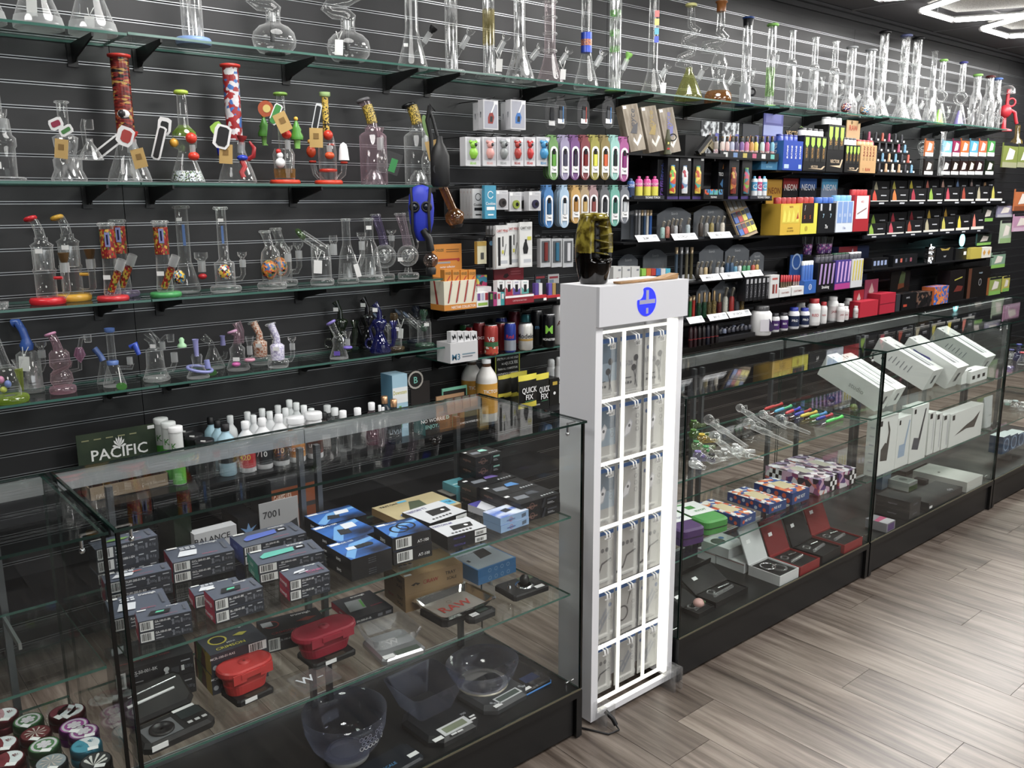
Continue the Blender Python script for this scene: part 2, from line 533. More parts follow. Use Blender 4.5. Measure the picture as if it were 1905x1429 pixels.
tme=MB().box(-TW/2+.006,-TD/2+.006,0,TW/2-.006,TD/2-.006,.012,tm).mesh('ceiling_tile')
tb=P('#7d7d80',.5)
bx=MB().box(-TW/2,-.007,0,TW/2,.007,.006,tb).mesh('grid_bar')
by=MB().box(-.007,-TD/2,0,.007,TD/2,.006,tb).mesh('grid_bar')
for i in range(8):
 for j in range(8):
  cx=5.72-TW*4.5+TW*(i+1);cy=YW-.05-TD*(j+.5)
  if cx>10.5 or cx<0:continue
  link('ceiling_tile',tme,ceil,(cx,cy,ZC))
  link('grid_bar',bx,ceil,(cx,cy-TD/2,ZC-.006));link('grid_bar',by,ceil,(cx-TW/2,cy,ZC-.006))
gw=P('#3c3d40',.7)
structure(MB().box(-3.12,-4,0,-3,3.38,ZC,gw).build('wall_left'))
structure(MB().box(11,-4,0,11.12,3.38,ZC,gw).build('wall_right'))
fw=MB().box(-3,-4.12,0,11,-4,.3,gw).box(-3,-4.12,2.4,11,-4,ZC,gw).box(-3,-4.12,.3,-.2,-4,2.4,gw).box(6.6,-4.12,.3,11,-4,2.4,gw)
structure(fw.build('wall_front'))
wf=MB()
for i in range(5):wf.box(-.2+1.7*i-.03,-4.1,.3,-.2+1.7*i+.03,-4.02,2.4,P('#2a2a2c',.4))
wf.box(-.2,-4.1,2.34,6.6,-4.02,2.4,P('#2a2a2c',.4)).box(-.2,-4.1,.3,6.6,-4.02,.36,P('#2a2a2c',.4))
wn=structure(wf.build('window_1'))
MB().box(-.2,-4.07,.36,6.6,-4.062,2.34,M['pane']).build('window_pane',wn)
def hex_light(cx,cy,label,power=25,visible_gear=True):
 t=thing('hexagon_ceiling_light',label,'ceiling light',(cx,cy,2.745),0,'hexagon tube lights on the ceiling')
 s=.465
 for k in range(6):
  a0,a1=R(60*k),R(60*(k+1))
  p0=Vector((s*math.cos(a0),s*math.sin(a0),0));p1=Vector((s*math.cos(a1),s*math.sin(a1),0))
  e=(p1-p0).normalized()*.02
  MB().cyl(p0+e,p1-e,.016,plain((1,.98,.95),.4,emit=9.0),n=8).build('light_tube',t)
  MB().cyl(p0+Vector((0,0,.012)),p1+Vector((0,0,.012)),.012,P('#d8d8d8',.5),n=6).build('tube_housing',t)
  MB().ball((p0.x,p0.y,0),.02,WH,8).build('corner_joint',t)
 for sg in(-1,1):MB().cyl((0,sg*s*.866,.01),(0,sg*s*.866,.055),.006,M['alu']).build('hanger',t)
 pts=[(.43*math.cos(R(60*k)),.43*math.sin(R(60*k)))for k in range(6)]
 MB().slab(pts,.042,.048,noisy('speckled_white_tile',lin('#d8d8d4'),lin('#a8a8a4'),160,.8,lo=.45,hi=.62)).build('backing_panel',t)  # added pale panel standing in for ceiling tile lit by the tubes
 lm=bpy.data.lights.new('tube_glow','AREA');lm.shape='DISK';lm.size=.86;lm.energy=power
 lm.color=(1.0,.985,.96)
 lo=bpy.data.objects.new('tube_glow',lm);COL.objects.link(lo);lo.parent=t;lo.location=(0,0,-.03)
 return t
HL=['hexagon of bright white tubes nearest the top frame edge, above the far bongs','second hexagon of white tubes, cut by the right frame edge']
hex_light(6.06,2.40,HL[0]);hex_light(6.99,2.40,HL[1])
for i,(hx,hy,nm)in enumerate([(5.08,2.40,'hexagon light just outside the top edge beside the far bongs'),(7.92,2.40,'hexagon light just beyond the right edge of the picture'),(8.85,2.40,'hexagon light at the far right end of the wall'),(3.27,2.40,'hexagon light above the glass shelf in the middle of the wall'),(1.41,2.40,'hexagon light above the bongs at the left end'),(-.45,2.40,'hexagon light above the far left end of the wall'),(4.6,.3,'hexagon light above the aisle on the right'),(2.2,.3,'hexagon light above the aisle in front of the showcases'),(.0,-.6,'hexagon light above the camera end of the aisle'),(7.4,.3,'hexagon light above the far right aisle'),(4.2,-2.2,'hexagon light close to the shop front')]):
 hex_light(hx,hy,nm,(25 if hx>5 else 21)if hy>2 else 44)
 # glass showcases
YF,YB,ZT,ZD=1.628,2.10,.967,.154
GT=.006
def showcase(x0,x1,label,shelves,shelf_front=1.675,edge_w=.004):
 t=thing('glass_showcase',label,'showcase',(0,0,0),0,'row of glass showcases')
 L=x1-x0
 g,e=M['pane'],M['edge']
 bk=P('#161617',.38)
 MB().box(x0,YF,ZD-.02,x1,YB,ZD,bk).build('deck',t)
 MB().box(x0+.025,YF+.012,.012,x1-.025,YF+.03,ZD-.02,P('#1a1a1b',.42)).build('kick_board',t)
 MB().box(x0+.025,YB-.03,.012,x1-.025,YB-.012,ZD-.02,bk).build('kick_board',t)
 for xs in(x0,x1-.022):
  MB().box(xs,YF,.006,xs+.022,YB,ZD-.02,bk).build('end_gable',t)
  for yy in(YF+.03,YB-.03):
   MB().cyl((xs+.011,yy,0),(xs+.011,yy,.006),.008,M['chrome']).build('levelling_foot',t)
 MB().box(x0+.003,YF+.002,ZD,x1-.003,YF+.004,ZD+.005,P('#8f8871',.35,.7)).build('glass_channel',t)
 MB().box(x0+.004,YF+.004,ZD+.002,x1-.004,YF+.004+GT,ZT-GT,g,e).build('front_pane',t)
 for xs in(x0,x1-GT):
  MB().box(xs,YF+.004+GT,ZD+.002,xs+GT,YB-.004,ZT-GT,g,e).build('side_pane',t)
 MB().box(x0-.004,YF-.004,ZT-GT,x1+.004,YB,ZT,g,e).build('top_pane',t)
 for xs in(x0,x1-edge_w):
  MB().box(xs,YF+.0015,ZD+.006,xs+edge_w,YF+.0038,ZT-GT-.001,P('#060807',.2)).build('corner_seal',t)  # added dark strip standing in for the side pane's polished edge
 for z in shelves:
  s=MB().box(x0+.012,shelf_front,z-.006,x1-.012,YB-.05,z,M['shelf_glass'],M['shelf_edge']).build('glass_shelf',t)
  for xs in(x0+.10,x1-.12):
   MB().box(xs,YB-.20,z-.022,xs+.006,YB-.045,z-.007,M['alu']).build('shelf_arm',s)
 al=plain((.60,.62,.63),.4,1.0)
 MB().box(x0+.006,YB-.018,ZT-.045,x0+L/2,YB-.002,ZT-GT-.001,al).build('rear_top_rail',t)
 MB().box(x0+L/2+.002,YB-.018,ZT-.045,x1-.006,YB-.002,ZT-GT-.001,al).build('rear_top_rail',t)
 for i in range(2):
  MB().box(x0+.006,YB-.018+.010*i,ZD,x1-.006,YB-.012+.010*i,ZD+.016,al).build('rear_track',t)
 for xs in(x0+.10,x0+L/2-.03,x0+L/2+.02,x1-.12):
  MB().box(xs,YB-.042,ZD+.002,xs+.014,YB-.024,ZT-.05,P('#6e7073',.4,.8)).build('shelf_standard',t)
 for xs,sg in((x0+.035,1),(x1-.035,-1)):
  c=MB().box(xs-.028*(sg>0),YF+.03,ZT-GT-.003,xs+.028*(sg<0),YF+.036,ZT-GT-.0005,M['chrome'])
  c.cyl((xs,YF+.033,ZT-.008),(xs,YF+.033,ZT-.034),.0035,M['chrome'])
  c.ball((xs,YF+.033,ZT-.038),.006,M['chrome'],10)
  c.build('corner_clip',t)
  c=MB().cyl((xs,YF+.033,ZD),(xs,YF+.033,ZD+.02),.003,M['chrome'])
  c.cyl((xs,YF+.033,ZD+.02),(xs-sg*.03,YF+.033,ZD+.022),.003,M['chrome'])
  c.build('corner_clip',t)
 return t
ZU_B,ZL_B=.682,.446
ZU_C,ZL_C=.676,.405
showcase(-.85,.402,'leftmost glass showcase, with round herb grinders inside, cut by left frame edge',[ZU_B,ZL_B],edge_w=.007)
showcase(.420,1.645,'glass showcase full of boxed pocket scales, left of the white display tower',[ZU_B,ZL_B],1.668,edge_w=.007)
showcase(2.090,3.333,'glass showcase with glass pipes and open gift boxes, right of the white tower',[ZU_C,ZL_C])
showcase(3.343,4.597,'glass showcase with large white cartons, second right of the tower',[ZU_C,ZL_C])
showcase(4.607,5.860,'far glass showcase at the right frame edge with small glassware',[ZU_C,ZL_C])
# shelves on the slat wall
YS=3.01
def wall_shelf(x0,x1,z,label,mat='glass',front=YS,br=None,group='shelves on the slat wall'):
 t=thing('wall_shelf',label,'shelf',(0,0,0),0,group)
 if mat=='glass':
  MB().box(x0+.002,front,z-.008,x1-.002,YW-.004,z,M['shelf_glass'],M['shelf_edge']).build('shelf_board',t)
 else:
  MB().box(x0+.002,front,z-.009,x1-.002,YW-.004,z,P('#1c1c1e',.3)).build('shelf_board',t)
 zb=z-.0085
 for xb in(br if br is not None else(x0+.105,(x0+x1)/2+.05,x1-.105)):
  d=YW-.003
  poly=[(d,-.062),(d,0),(front+.002,0),(front+.002,-.012),(d-.05,-.05),(d-.03,-.062)]
  vs=[(xb-.003,y,zb+zz)for y,zz in poly]+[(xb+.003,y,zb+zz)for y,zz in poly]
  k=len(poly)
  fs=[tuple(range(k-1,-1,-1)),tuple(range(k,2*k))]+[(i,(i+1)%k,(i+1)%k+k,i+k)for i in range(k)]
  b=MB().add(vs,fs,P('#101011',.4))
  b.box(xb-.016,d-.004,zb-.075,xb+.016,d,zb-.002,P('#101011',.4))
  b.build('bracket',t)
 return t
S0=[-.255,.965,2.185,3.405,4.625,5.845,7.065,7.95]
Z1=[2.089,2.093,2.094,2.096,2.108,2.118,2.128]
for i in range(7):
 wall_shelf(S0[i],S0[i+1],Z1[i],['top glass shelf, leftmost pane under the frosted beaker bongs','top glass shelf pane under the two round flask bongs','top glass shelf pane above the hanging bear packs','top glass shelf pane above the wooden slide boxes','top glass shelf pane above the blue lighter gas display','top glass shelf pane above the black mouthpiece rack','top glass shelf pane at its far right end'][i])
Z2,Z3,Z4,Z5=1.628,1.243,.948,.571
for i in range(2):
 side=('left','right')[i]
 wall_shelf(S0[i],S0[i+1],Z2,side+' pane of the glass shelf at eye level with the holiday bongs')
 wall_shelf(S0[i],S0[i+1],Z3,side+' pane of the glass shelf with the rainbow tube bongs')
 wall_shelf(S0[i],S0[i+1],Z4,side+' pane of the glass shelf with the small dab rigs')
wall_shelf(-.255,2.9,Z5,'low dark shelf behind the showcase with cleaner bottles','black',2.97,(.3,1.2,2.1,2.8))
ZO,ZN=1.104,.877
wall_shelf(2.19,3.40,ZO,'black shelf with the orange carton display behind the white tower','black')
wall_shelf(2.19,3.40,ZN,'glass shelf with the drink cans')
ZR=dict(r1=1.795,r2=1.569,r3=1.354,r4=1.120,r4b=.977,r5=.890,r6=.758,q1=1.738,q3=1.525,q4=1.300,q5=1.085)
wall_shelf(3.32,4.64,ZR['r1'],'black shelf holding wooden slide boxes and shot bottles','black')
wall_shelf(3.30,4.60,ZR['r2'],'black shelf holding painted torch boxes','black')
wall_shelf(3.30,5.78,ZR['r3'],'black shelf holding the yellow gas refill cartons','black')
wall_shelf(3.41,4.44,ZR['r4'],'black shelf with short torches behind white price cards','black')
wall_shelf(4.45,5.76,ZR['r4b'],'black shelf with red capped lighter boxes','black')
wall_shelf(3.41,4.44,ZR['r5'],'black shelf with carved green and gold torches','black')
wall_shelf(3.41,7.7,ZR['r6'],'lowest black shelf with the white supplement jars','black',br=(3.6,4.4,5.2,6.2,7.2))
wall_shelf(4.62,7.95,ZR['q1'],'long black shelf with gas refill displays and the mouthpiece rack','black',br=(4.8,5.8,6.8,7.8))
wall_shelf(5.78,8.1,ZR['q3'],'upper black shelf of coil boxes at the far right','black',br=(5.9,6.9,7.9))
wall_shelf(5.70,7.9,ZR['q4'],'lower black shelf of coil boxes at the far right','black',br=(5.9,6.9,7.8))
wall_shelf(5.78,7.95,ZR['q5'],'black shelf with dark device boxes and a silver grinder','black',br=(5.9,6.9,7.8))
# white lit display tower
KX0,KX1,KY0,KY1,KH=1.702,2.083,1.635,1.79,1.328
def tower():
 t=thing('display_tower','white lit display tower hung with cable and earbud packs','display stand',(0,0,0))
 wp=P('#eeeef2',.35)
 MB().box(KX0,KY0+.012,.012,KX0+.028,KY1,KH,wp).build('side_panel',t)
 MB().box(KX1-.028,KY0+.012,.03,KX1-.004,KY1,KH,wp).build('side_panel',t)
 MB().box(KX0+.028,KY0+.012,KH-.012,KX1-.028,KY1,KH,wp).build('top_panel',t)
 MB().box(KX0,KY0,1.218,KX1,KY0+.012,KH,P('#d9d9de',.35)).build('header_panel',t)
 MB().box(KX0+.028,KY1-.012,.03,KX1-.028,KY1-.004,1.21,P('#e6e6e8',.5)).build('back_panel',t)
 led=plain((1.0,.99,.90),.4,emit=.95)
 MB().box(KX0+.030,KY0+.030,.05,KX0+.038,KY0+.044,1.21,led).build('light_strip',t)
 MB().box(KX1-.046,KY0+.012,.05,KX1-.030,KY0+.040,1.21,led).build('light_strip',t)
 led2=plain((1.0,.99,.92),.4,emit=.6)
 for z in(1.198,1.000,.813,.617,.421,.238,.062,.03):
  MB().box(KX0+.028,KY0+.020,z-.004,KX1-.03,KY0+.028,z+.004,led2).build('lit_crossbar',t)
 for x in(1.832,1.950):
  MB().box(x-.004,KY0+.022,.06,x+.004,KY0+.030,1.2,led2).build('lit_upright',t)
 MB().box(KX0+.028,KY0+.014,.012,KX1-.004,KY0+.03,.03,wp).build('bottom_rail',t)
 for x in(1.735,2.055):
  f=MB()
  for dx in(-.022,.012):f.box(x+dx,KY0-.035,0,x+dx+.012,KY0+.02,.075,M['pack'])
  f.box(x-.01,KY0-.012,0,x+.012,KY0+.02,.04,M['pack'])
  f.build('acrylic_foot',t)
 bl=plain((.02,.03,.95),.4,emit=.8)
 cx,cz,rx,rz_=1.895,1.2745,.040,.041
 pts=[]
 bx_,bz_,br_=-.034,.028,.021
 for k in range(60):
  a=2*math.pi*k/60
  x,z=rx*math.cos(a),rz_*math.sin(a)
  d=math.hypot(x-bx_,z-bz_)
  if d<br_:
   dx,dz=-.772,-.0
   vx,vz=-bx_,-bz_;q=math.hypot(vx,vz);vx,vz=vx/q,vz/q
   ex,ez=x-bx_,z-bz_;s=ex*(-vz)+ez*vx
   tt=math.sqrt(max(0,br_**2-s*s))
   x,z=bx_+(-vz)*s+vx*tt,bz_+vx*s+vz*tt
  pts.append((cx+x,cz+z))
 em=MB().prism(pts,KY0-.002,KY0,bl).build('emblem',t)
 gl=P('#a9a9c8',.4)
 for(a0,b0,a1,b1)in((-.006,.0062,.006,.033),(-.034,-.006,.034,.006),(-.005,-.034,.005,-.018)):
  MB().box(cx+a0,KY0-.0035,cz+b0,cx+a1,KY0-.0021,cz+b1,gl).build('light_bar',em)
 MB().tube([(1.742,KY0-.01,.045),(1.748,KY0-.035,.03),(1.752,KY0-.045,.012)],.007,BK,8).build('power_plug',t)
 MB().tube([(1.752,KY0-.045,.012),(1.75,KY0-.06,.004),(1.71,KY0-.055,.004),(1.672,KY0+.02,.004),(1.67,KY0+.2,.004)],.003,BK,6).build('power_cord',t)
 return t
tower()
gb=P('#c2c2bc',.5);ink=P('#55585c',.5);blu=P('#3d5f95',.5);sky=P('#93a9b8',.5)
KR=[1.186,.988,.801,.605,.409,.226];KHT=[.178,.170,.178,.178,.165,.150]
KINDS=[('earbuds','blue'),('earbuds','white'),('earbuds','white'),('charger','blue'),('car charger','white'),('charger','white'),('car charger','blue'),('car charger','white'),('charger','white'),('cable','white'),('cable','white'),('cable','white'),('adapter','white'),('black cable','white'),('adapter','white'),('cable','white'),('adapter','white'),('adapter','white')]
cx3=[1.782,1.892,2.000]
rown=['top','second','third','fourth','fifth','bottom'];coln=['left','middle','right']
for r in range(6):
 for c in range(3):
  kind,tone=KINDS[r*3+c]
  w_,h_=.094,KHT[r]
  z=KR[r]-.014-h_
  tl=random.uniform(-.03,.06)if(r,c)in((4,0),(4,1),(1,1),(4,2))else.0
  t=thing('hanging_pack','%s pack hanging in the %s row of the lit tower, %s column'%(('white '+kind)if tone=='white' else('blue-grey '+kind),rown[r],coln[c]),'blister pack',(cx3[c],KY0+.052,z),0,'accessory packs on the lit tower',rot=(0,tl,0))
  MB().box(-w_/2,-.001,0,w_/2,.001,h_,gb).build('card',t)
  fr={'f':(Vector((-w_/2,-.0015,0)),Vector((1,0,0)),Vector((0,0,1)),w_,h_,Vector((0,-1,0)))}
  it=[('q','f',0,.93,1,1,blu)]
  if tone=='blue':it+=[('q','f',0,.30,1,.93,sky),('q','f',0,.6,1,.93,P('#5f7789',.5))]
  it+=[('bar','f',.70,.82,.96,.92),('c','f',.14,.76,.006,blu)]
  if kind=='earbuds':
   if tone=='white':it+=[('T','f',.28,.55,.02,'UX-20',P('#9a9ca2',.5))]
   it+=[('c','f',.72,.62,.010,P('#2c2d30')),('c','f',.62,.46,.010,P('#2c2d30')),('p','f',[(.76,.6),(.79,.6),(.70,.16),(.67,.16)],ink),('p','f',[(.6,.44),(.63,.44),(.80,.12),(.77,.12)],ink)]
   it+=[('c','f',.1+.13*q,.22,.004,ink)for q in range(4)]+[('q','f',.06,.30,.5,.315,ink)]
  elif kind in('charger','car charger'):
   it+=[('p','f',[(.18,.36),(.5,.42),(.62,.62),(.5,.70),(.28,.56)],P('#c9cbd0')),('p','f',[(.22,.39),(.48,.445),(.58,.61),(.5,.66),(.3,.545)],P('#f4f4f6')),('c','f',.46,.57,.005,ink)]
   it+=[('ring','f',.84,.72-.12*q,.007,ink)for q in range(3)]
  else:
   dk=P('#3a3b3f')if kind!='adapter' else P('#9aa0a8')
   if kind=='black cable':it+=[('ring','f',.35,.42,.026,BK),('p','f',[(.55,.55),(.6,.58),(.75,.8),(.69,.8)],BK)]
   elif kind=='cable':it+=[('c','f',.3+.2*q,.66,.007,ink)for q in range(3)]+[('p','f',[(.0,.2),(.3,.26),(.45,.44),(.9,.5),(.9,.47),(.5,.41),(.33,.22),(0,.16)],dk)]
   else:it+=[('ring','f',.3,.38,.02,dk),('p','f',[(.2,.3),(.26,.26),(.72,.62),(.66,.68)],dk),('p','f',[(.34,.25),(.4,.21),(.82,.55),(.76,.6)],dk),('c','f',.84,.72,.007,blu if r==4 else ink)]
   it+=[('ring','f',.86,.58-.12*q,.006,ink)for q in range(2)]
  it+=[('T','f',.45,.09,.008,{'earbuds':'stereo earphones','charger':'wall charger','car charger':'car charger'}.get(kind,'charge & sync cable'),ink,0,.07)]
  prints(t,None,it,fr)
  MB().box(-w_/2,-.006,.004,w_/2,-.0045,h_-.012,M['pack']).build('clear_sleeve',t)
  hk=MB()
  for s_ in(-1,1):hk.tube([(s_*.006,.0,h_+.012),(s_*.006,-.024,h_+.004),(s_*.006,-.026,h_-.010),(s_*.006,-.018,h_-.016)],.0025,WH,6)
  hk.build('hang_hook',t)
  # blown glass pieces on the wall shelves
def proj(p):
 v=Vector(p)-CAM;d=v.dot(CF)
 return v.dot(CR)/d*FPX+IW/2,-v.dot(CU)/d*FPX+IH/2
def gm(k):
 if not isinstance(k,str):return k
 if k in M:return M[k]
 if '@' in k:
  c,s=k.split('@');return tint(c,float(s))
 return P(k,.25)
def rig(label,px,zs,top,parts,Y=3.13,name='glass_bong',cat='bong',group='glass bongs',turn=.0):
 """parts are given in picture pixels at the thing's own distance, x to the right, z up from its base"""
 py=300
 for _ in range(6):
  q=onY(px,py,Y);py=proj((q.x,Y,zs))[1]
 p=Vector((onY(px,py,Y).x,Y,zs+.0008));s=mpp(p)
 H=py-top
 t=thing(name,label,cat,p,-YAW+turn,group)
 pl=parts(H)if callable(parts)else parts
 made=[]
 for it in pl:
  k,pn,mt=it[0],it[1],gm(it[2])
  b=MB()
  if k=='L':
   ox,oz=(it[4]if len(it)>4 else(0,0))
   oy=it[5]*s if len(it)>5 else 0
   b.lathe([(max(r*s,1e-5),z*s)for r,z in it[3]],mt,20,ox*s,oy,oz*s)
  elif k=='T':
   pts=[(q[0]*s,(q[2]*s if len(q)>2 else 0),q[1]*s)for q in it[3]]
   rr=it[4];rr=[x*s for x in rr]if isinstance(rr,(list,tuple))else rr*s
   b.tube(pts,rr,mt,12,caps=(len(it)>5 and it[5]))
  elif k=='B':
   x,z,r=it[3][:3];b.ball((x*s,(it[3][4]*s if len(it[3])>4 else 0),z*s),r*s,mt,16,it[3][3]if len(it[3])>3 else 1.0)
  elif k=='O':
   x,z,r,rr,ax=it[3][:5]
   tl=Matrix.Rotation(R(it[3][5]),3,'Y')if len(it[3])>5 else None
   b.torus((x*s,0,z*s),r*s,rr*s,mt,ax,18,8,tl)
  elif k=='X':
   x,z,w_,h_=it[3][:4];tl=R(it[3][4])if len(it[3])>4 else 0
   y=-(it[3][5]if len(it[3])>5 else 20)*s
   if pn.startswith('round')or pn.startswith('oval'):
    pl=[(w_*s/2*math.cos(R(a)),h_*s/2*math.sin(R(a)))for a in range(0,360,18)]
   elif pn.startswith('cutout')or pn.startswith('letter'):
    c_=min(w_,h_)*.28*s;X_,Z_=w_*s/2,h_*s/2
    pl=[(-X_+c_,-Z_),(X_-c_*.6,-Z_),(X_,-Z_+c_),(X_,Z_-c_*.5),(X_-c_,Z_),(-X_+c_*.5,Z_),(-X_,Z_-c_),(-X_,-Z_+c_*.7)]
   else:pl=[(-w_*s/2,-h_*s/2),(w_*s/2,-h_*s/2),(w_*s/2,h_*s/2),(-w_*s/2,h_*s/2)]
   b.prism(pl,-.0006,.0006,mt)
   b.move(Matrix.Translation((x*s,y,z*s))@Matrix.Rotation(tl,4,'Y'))
  elif k=='W':
   st,z,sz,r=it[3][:4];a0=R(it[3][4])if len(it[3])>4 else 0
   vs,fs,x0,x1=text_geo(st)
   b.add([(math.sin(a0+(x-(x0+x1)/2)*sz/r)*r*s*1.01,-math.cos(a0+(x-(x0+x1)/2)*sz/r)*r*s*1.01,(z+(y-.35)*sz)*s)for x,y in vs],fs,mt)
  host={'tag_string':'price_tag','tag_print':'kraft_tag','cutout_print':'cutout','cutout_tube':'cutout','letter_print':'letter_sticker','logo_bar':'logo_panel','round_print':'round_sticker','stem_wrap':'downstem','bowl':'ground_joint','pumpkin_stalk':'pumpkin','tree_star':'glass_tree','red_hat':'snowman_head','cap':'bottle_body','lid':'jar_body','nozzle_ring':'torch_head','red_cap':'lighter_body','can_lid':'can_body','lettering':('label_wrap','yellow_wrap','colour_wrap','can_body')}.get(pn)
  o=b.build(pn,t)
  if host:
   for pv in reversed(made):
    if pv.name.startswith(host):o.parent=pv;break
   else:made.append(o)
  else:made.append(o)
  if len(it)>6 and it[0]=='X' and it[6]:
   pass
 return t
def rim(x,z,r,mt,t=3.0,tilt=0):
 return('O','mouthpiece_rim',mt,(x,z,r,t,'z',tilt))
def foot(r,h,mt):return('L','foot',mt,[(r*.94,0),(r,h*.3),(r,h*.7),(r*.93,h),(r*.3,h*1.02)])
def stem(x0,z0,x1,z1,r=4,mt='clear',bowl='clear',joint='frost'):
 dx,dz=x1-x0,z1-z0;L=math.hypot(dx,dz);ux,uz=dx/L,dz/L
 m1=.45
 return[('T','downstem',mt,[(x0,z0,-2),(x0+dx*.55,z0+dz*.55,-4)],r*.9),('T','ground_joint',joint,[(x0+dx*m1,z0+dz*m1,-4),(x0+dx*.8,z0+dz*.8,-5)],r*1.35),('T','bowl',bowl,[(x0+dx*.74,z0+dz*.74,-5),(x0+dx*.84,z0+dz*.84,-5),(x0+dx*.9,z0+dz*.9,-5),(x1,z1,-5)],[r*.9,r*.9,r*1.7,r*2.0])]
def side_bowl(x,z0,z1,r=4,mt='clear',bowl='clear',bx=None):
 """bent arm rising beside the body with a joint and bowl on top"""
 bx=bx if bx is not None else x*.4
 return[('T','side_arm',mt,[(bx,z0),(x*.85,z0+1),(x,z0+(z1-z0)*.2),(x,z0+(z1-z0)*.5)],r),('T','ground_joint','frost',[(x,z0+(z1-z0)*.45),(x,z0+(z1-z0)*.72)],r*1.25),('T','bowl',bowl,[(x,z0+(z1-z0)*.72),(x,z0+(z1-z0)*.8),(x,z0+(z1-z0)*.88),(x,z1)],[r*.7,r*.9,r*1.8,r*1.9])]
def tagc(x,z,w_=14,h_=20,tilt=4,y=22,mt='paper'):
 return[('X','price_tag',mt,(x,z,w_,h_,tilt,y)),('T','tag_string','paper',[(x-6,z+h_*.5+16,-y*.5),(x,z+h_*.45,-y),(x+5,z+h_*.5+16,-y*.5)],.8)]
def stick(x,z,w_=9,h_=6,y=14):return[('X','price_sticker','paper',(x,z,w_,h_,0,y))]
def beakerP(rb,hb,rt,H,bot=None):
 return[(rb*.9,0),(rb,2),(rb,hb*.08),(rb*.9,hb*.25),(rt+(rb-rt)*.35,hb*.62),(rt*1.12,hb*.9),(rt,hb),(rt,H)]
def beaker(rb,hb,rt,H,mt='clear',lip=True,lipm=None):
 o=[('L','body',mt,beakerP(rb,hb,rt,H))]
 if lip:o.append(rim(0,H-1,rt+1,lipm or mt,2.5))
 return o
def straight(rb,rt,H,mt='clear',ftm=None,lipm=None,fh=7):
 return[foot(rb,fh,ftm or mt),('L','body',mt,[(rt,fh),(rt,H)]),rim(0,H-1,rt+1,lipm or mt,2.5)]
def zig(r,pts,mt='clear'):return('T','zigzag_neck',mt,pts,r)
G1='glass bongs on the top shelf'
def g1(label,px,top,parts,z=None,Y=3.13,**k):
 X=onY(px,100,Y).x
 zz=Z1[max(0,min(6,[i for i in range(7)if S0[i]<=X][-1]))]
 return rig(label,px,zz,top,parts,Y,group=G1,**k)
fb=lambda rb,hb:('L','frosted_bottom','frost',[(rb*.9,-.2),(rb*1.01,2),(rb*1.01,hb*.1),(rb*.93,hb*.24)])
g1('frosted-bottom beaker bong at the very left end of the top shelf',-34,-160,lambda H:beaker(42,95,17,H)+[fb(42,95)])
g1('frosted-bottom beaker bong with key-print tag, left of its twin',73,-160,lambda H:beaker(43,95,17,H)+[fb(43,95)]+tagc(2,34,19,28))
g1('frosted-bottom beaker bong above a black bracket, right of its twin',174,-160,lambda H:beaker(42,95,17,H)+[fb(42,95)]+tagc(5,18,18,25))
g1('textured straight tube bong on a pale blue disc foot',361,-160,lambda H:straight(32,19,H,'cut',P('#7f9fd2',.3),fh=13))
def flask(H,tg):
 o=[('L','round_flask','clear',[(18,2),(29,4),(38,15),(40,26),(37,39),(27,49),(15,54),(13,58),(13,74)]),('L','base_pad',BK,[(19,0),(19,2),(5,2.4)]),('T','zigzag_neck','clear',[(0,72),(3,80),(-4,86),(-26,88),(-38,96),(-30,106),(0,110),(18,118),(20,150),(20,220)],[13,13,12,11,11,11,12,13,14,14]),('T','downstem',P('#26282a',.2),[(0,66,-6),(-2,22,-6)],4),('T','ground_joint','frost',[(0,56,-7),(0,72,-7)],7)]
 return o+(tagc(-14,24,15,27)if tg else[])
g1('round flask bong with zigzag neck and no tag',512,-160,lambda H:flask(H,False))
g1('round flask bong with zigzag neck and white paper tag',650,-160,lambda H:flask(H,True))
g1('slim clear beaker bong with dark bowl, right of the round flasks',768,-160,lambda H:beaker(28,72,12,H)+stem(6,26,42,74,4,'clear',BK)+stick(-10,42,8,6))
g1('clear straight tube bong with round foot and slanted bowl',841,-160,lambda H:straight(25,11.5,H,'cut','clear')+stem(2,18,38,78,4))
g1('straight tube bong streaked yellow with white tag',910,-160,lambda H:straight(25,10.5,H,'cut','clear')+[('L','yellow_band','#c8b53c@0.45',[(11,60),(11,120)])]+stem(2,20,34,75,4)+tagc(19,20,12,22))
g1('wide clear beaker bong beside the yellow streaked tube',967,-160,lambda H:beaker(27,62,10.5,H,'cut')+stem(6,22,40,62,4.2))
g1('pinkish ring-neck beaker bong with white tag',1023,-160,lambda H:beaker(25,55,10,H,'#e3d2d6@0.3')+[('O','neck_ring','clear',(0,z,11,2.5,'z'))for z in(60,90,118,145)]+stem(6,20,36,62,4)+tagc(23,16,10,18))
g1('beaker bong with blue and orange wig-wag bands',1090,-160,lambda H:beaker(23,60,9.5,H)+[('L','blue_band',P('#2f4fc0',.25),[(10.2,64),(10.2,76)]),('L','orange_band',noisy('orange_wave_glass',lin('#d9822b'),lin('#1e2f6a'),300,.2),[(10.4,76),(10.4,87)]),('L','blue_band',P('#2f4fc0',.25),[(10.2,87),(10.2,99)])]+stem(5,20,32,66,4))
g1('clear straight bong with green bands, green bowl and green foot',1143,-160,lambda H:straight(19,11,H,'cut',P('#8fcf72',.3),fh=4)+[('L','green_band','#86d25c@0.7',[(9.6,z),(9.9,z+9)])for z in(72,100,134)]+stem(4,16,26,68,3.6,'clear',P('#8fd060',.3)))
g1('beaker bong with red, yellow and blue letters down its neck',1213,-160,lambda H:beaker(22,48,9,H)+[('X','neck_letter',P(c,.3),(4,z,8,11,0,10))for c,z in(('#d8443e',142),('#e2c23a',128),('#39a0b8',112),('#2f49b8',98))]+stem(5,16,28,55,3.6)+tagc(17,12,9,18))
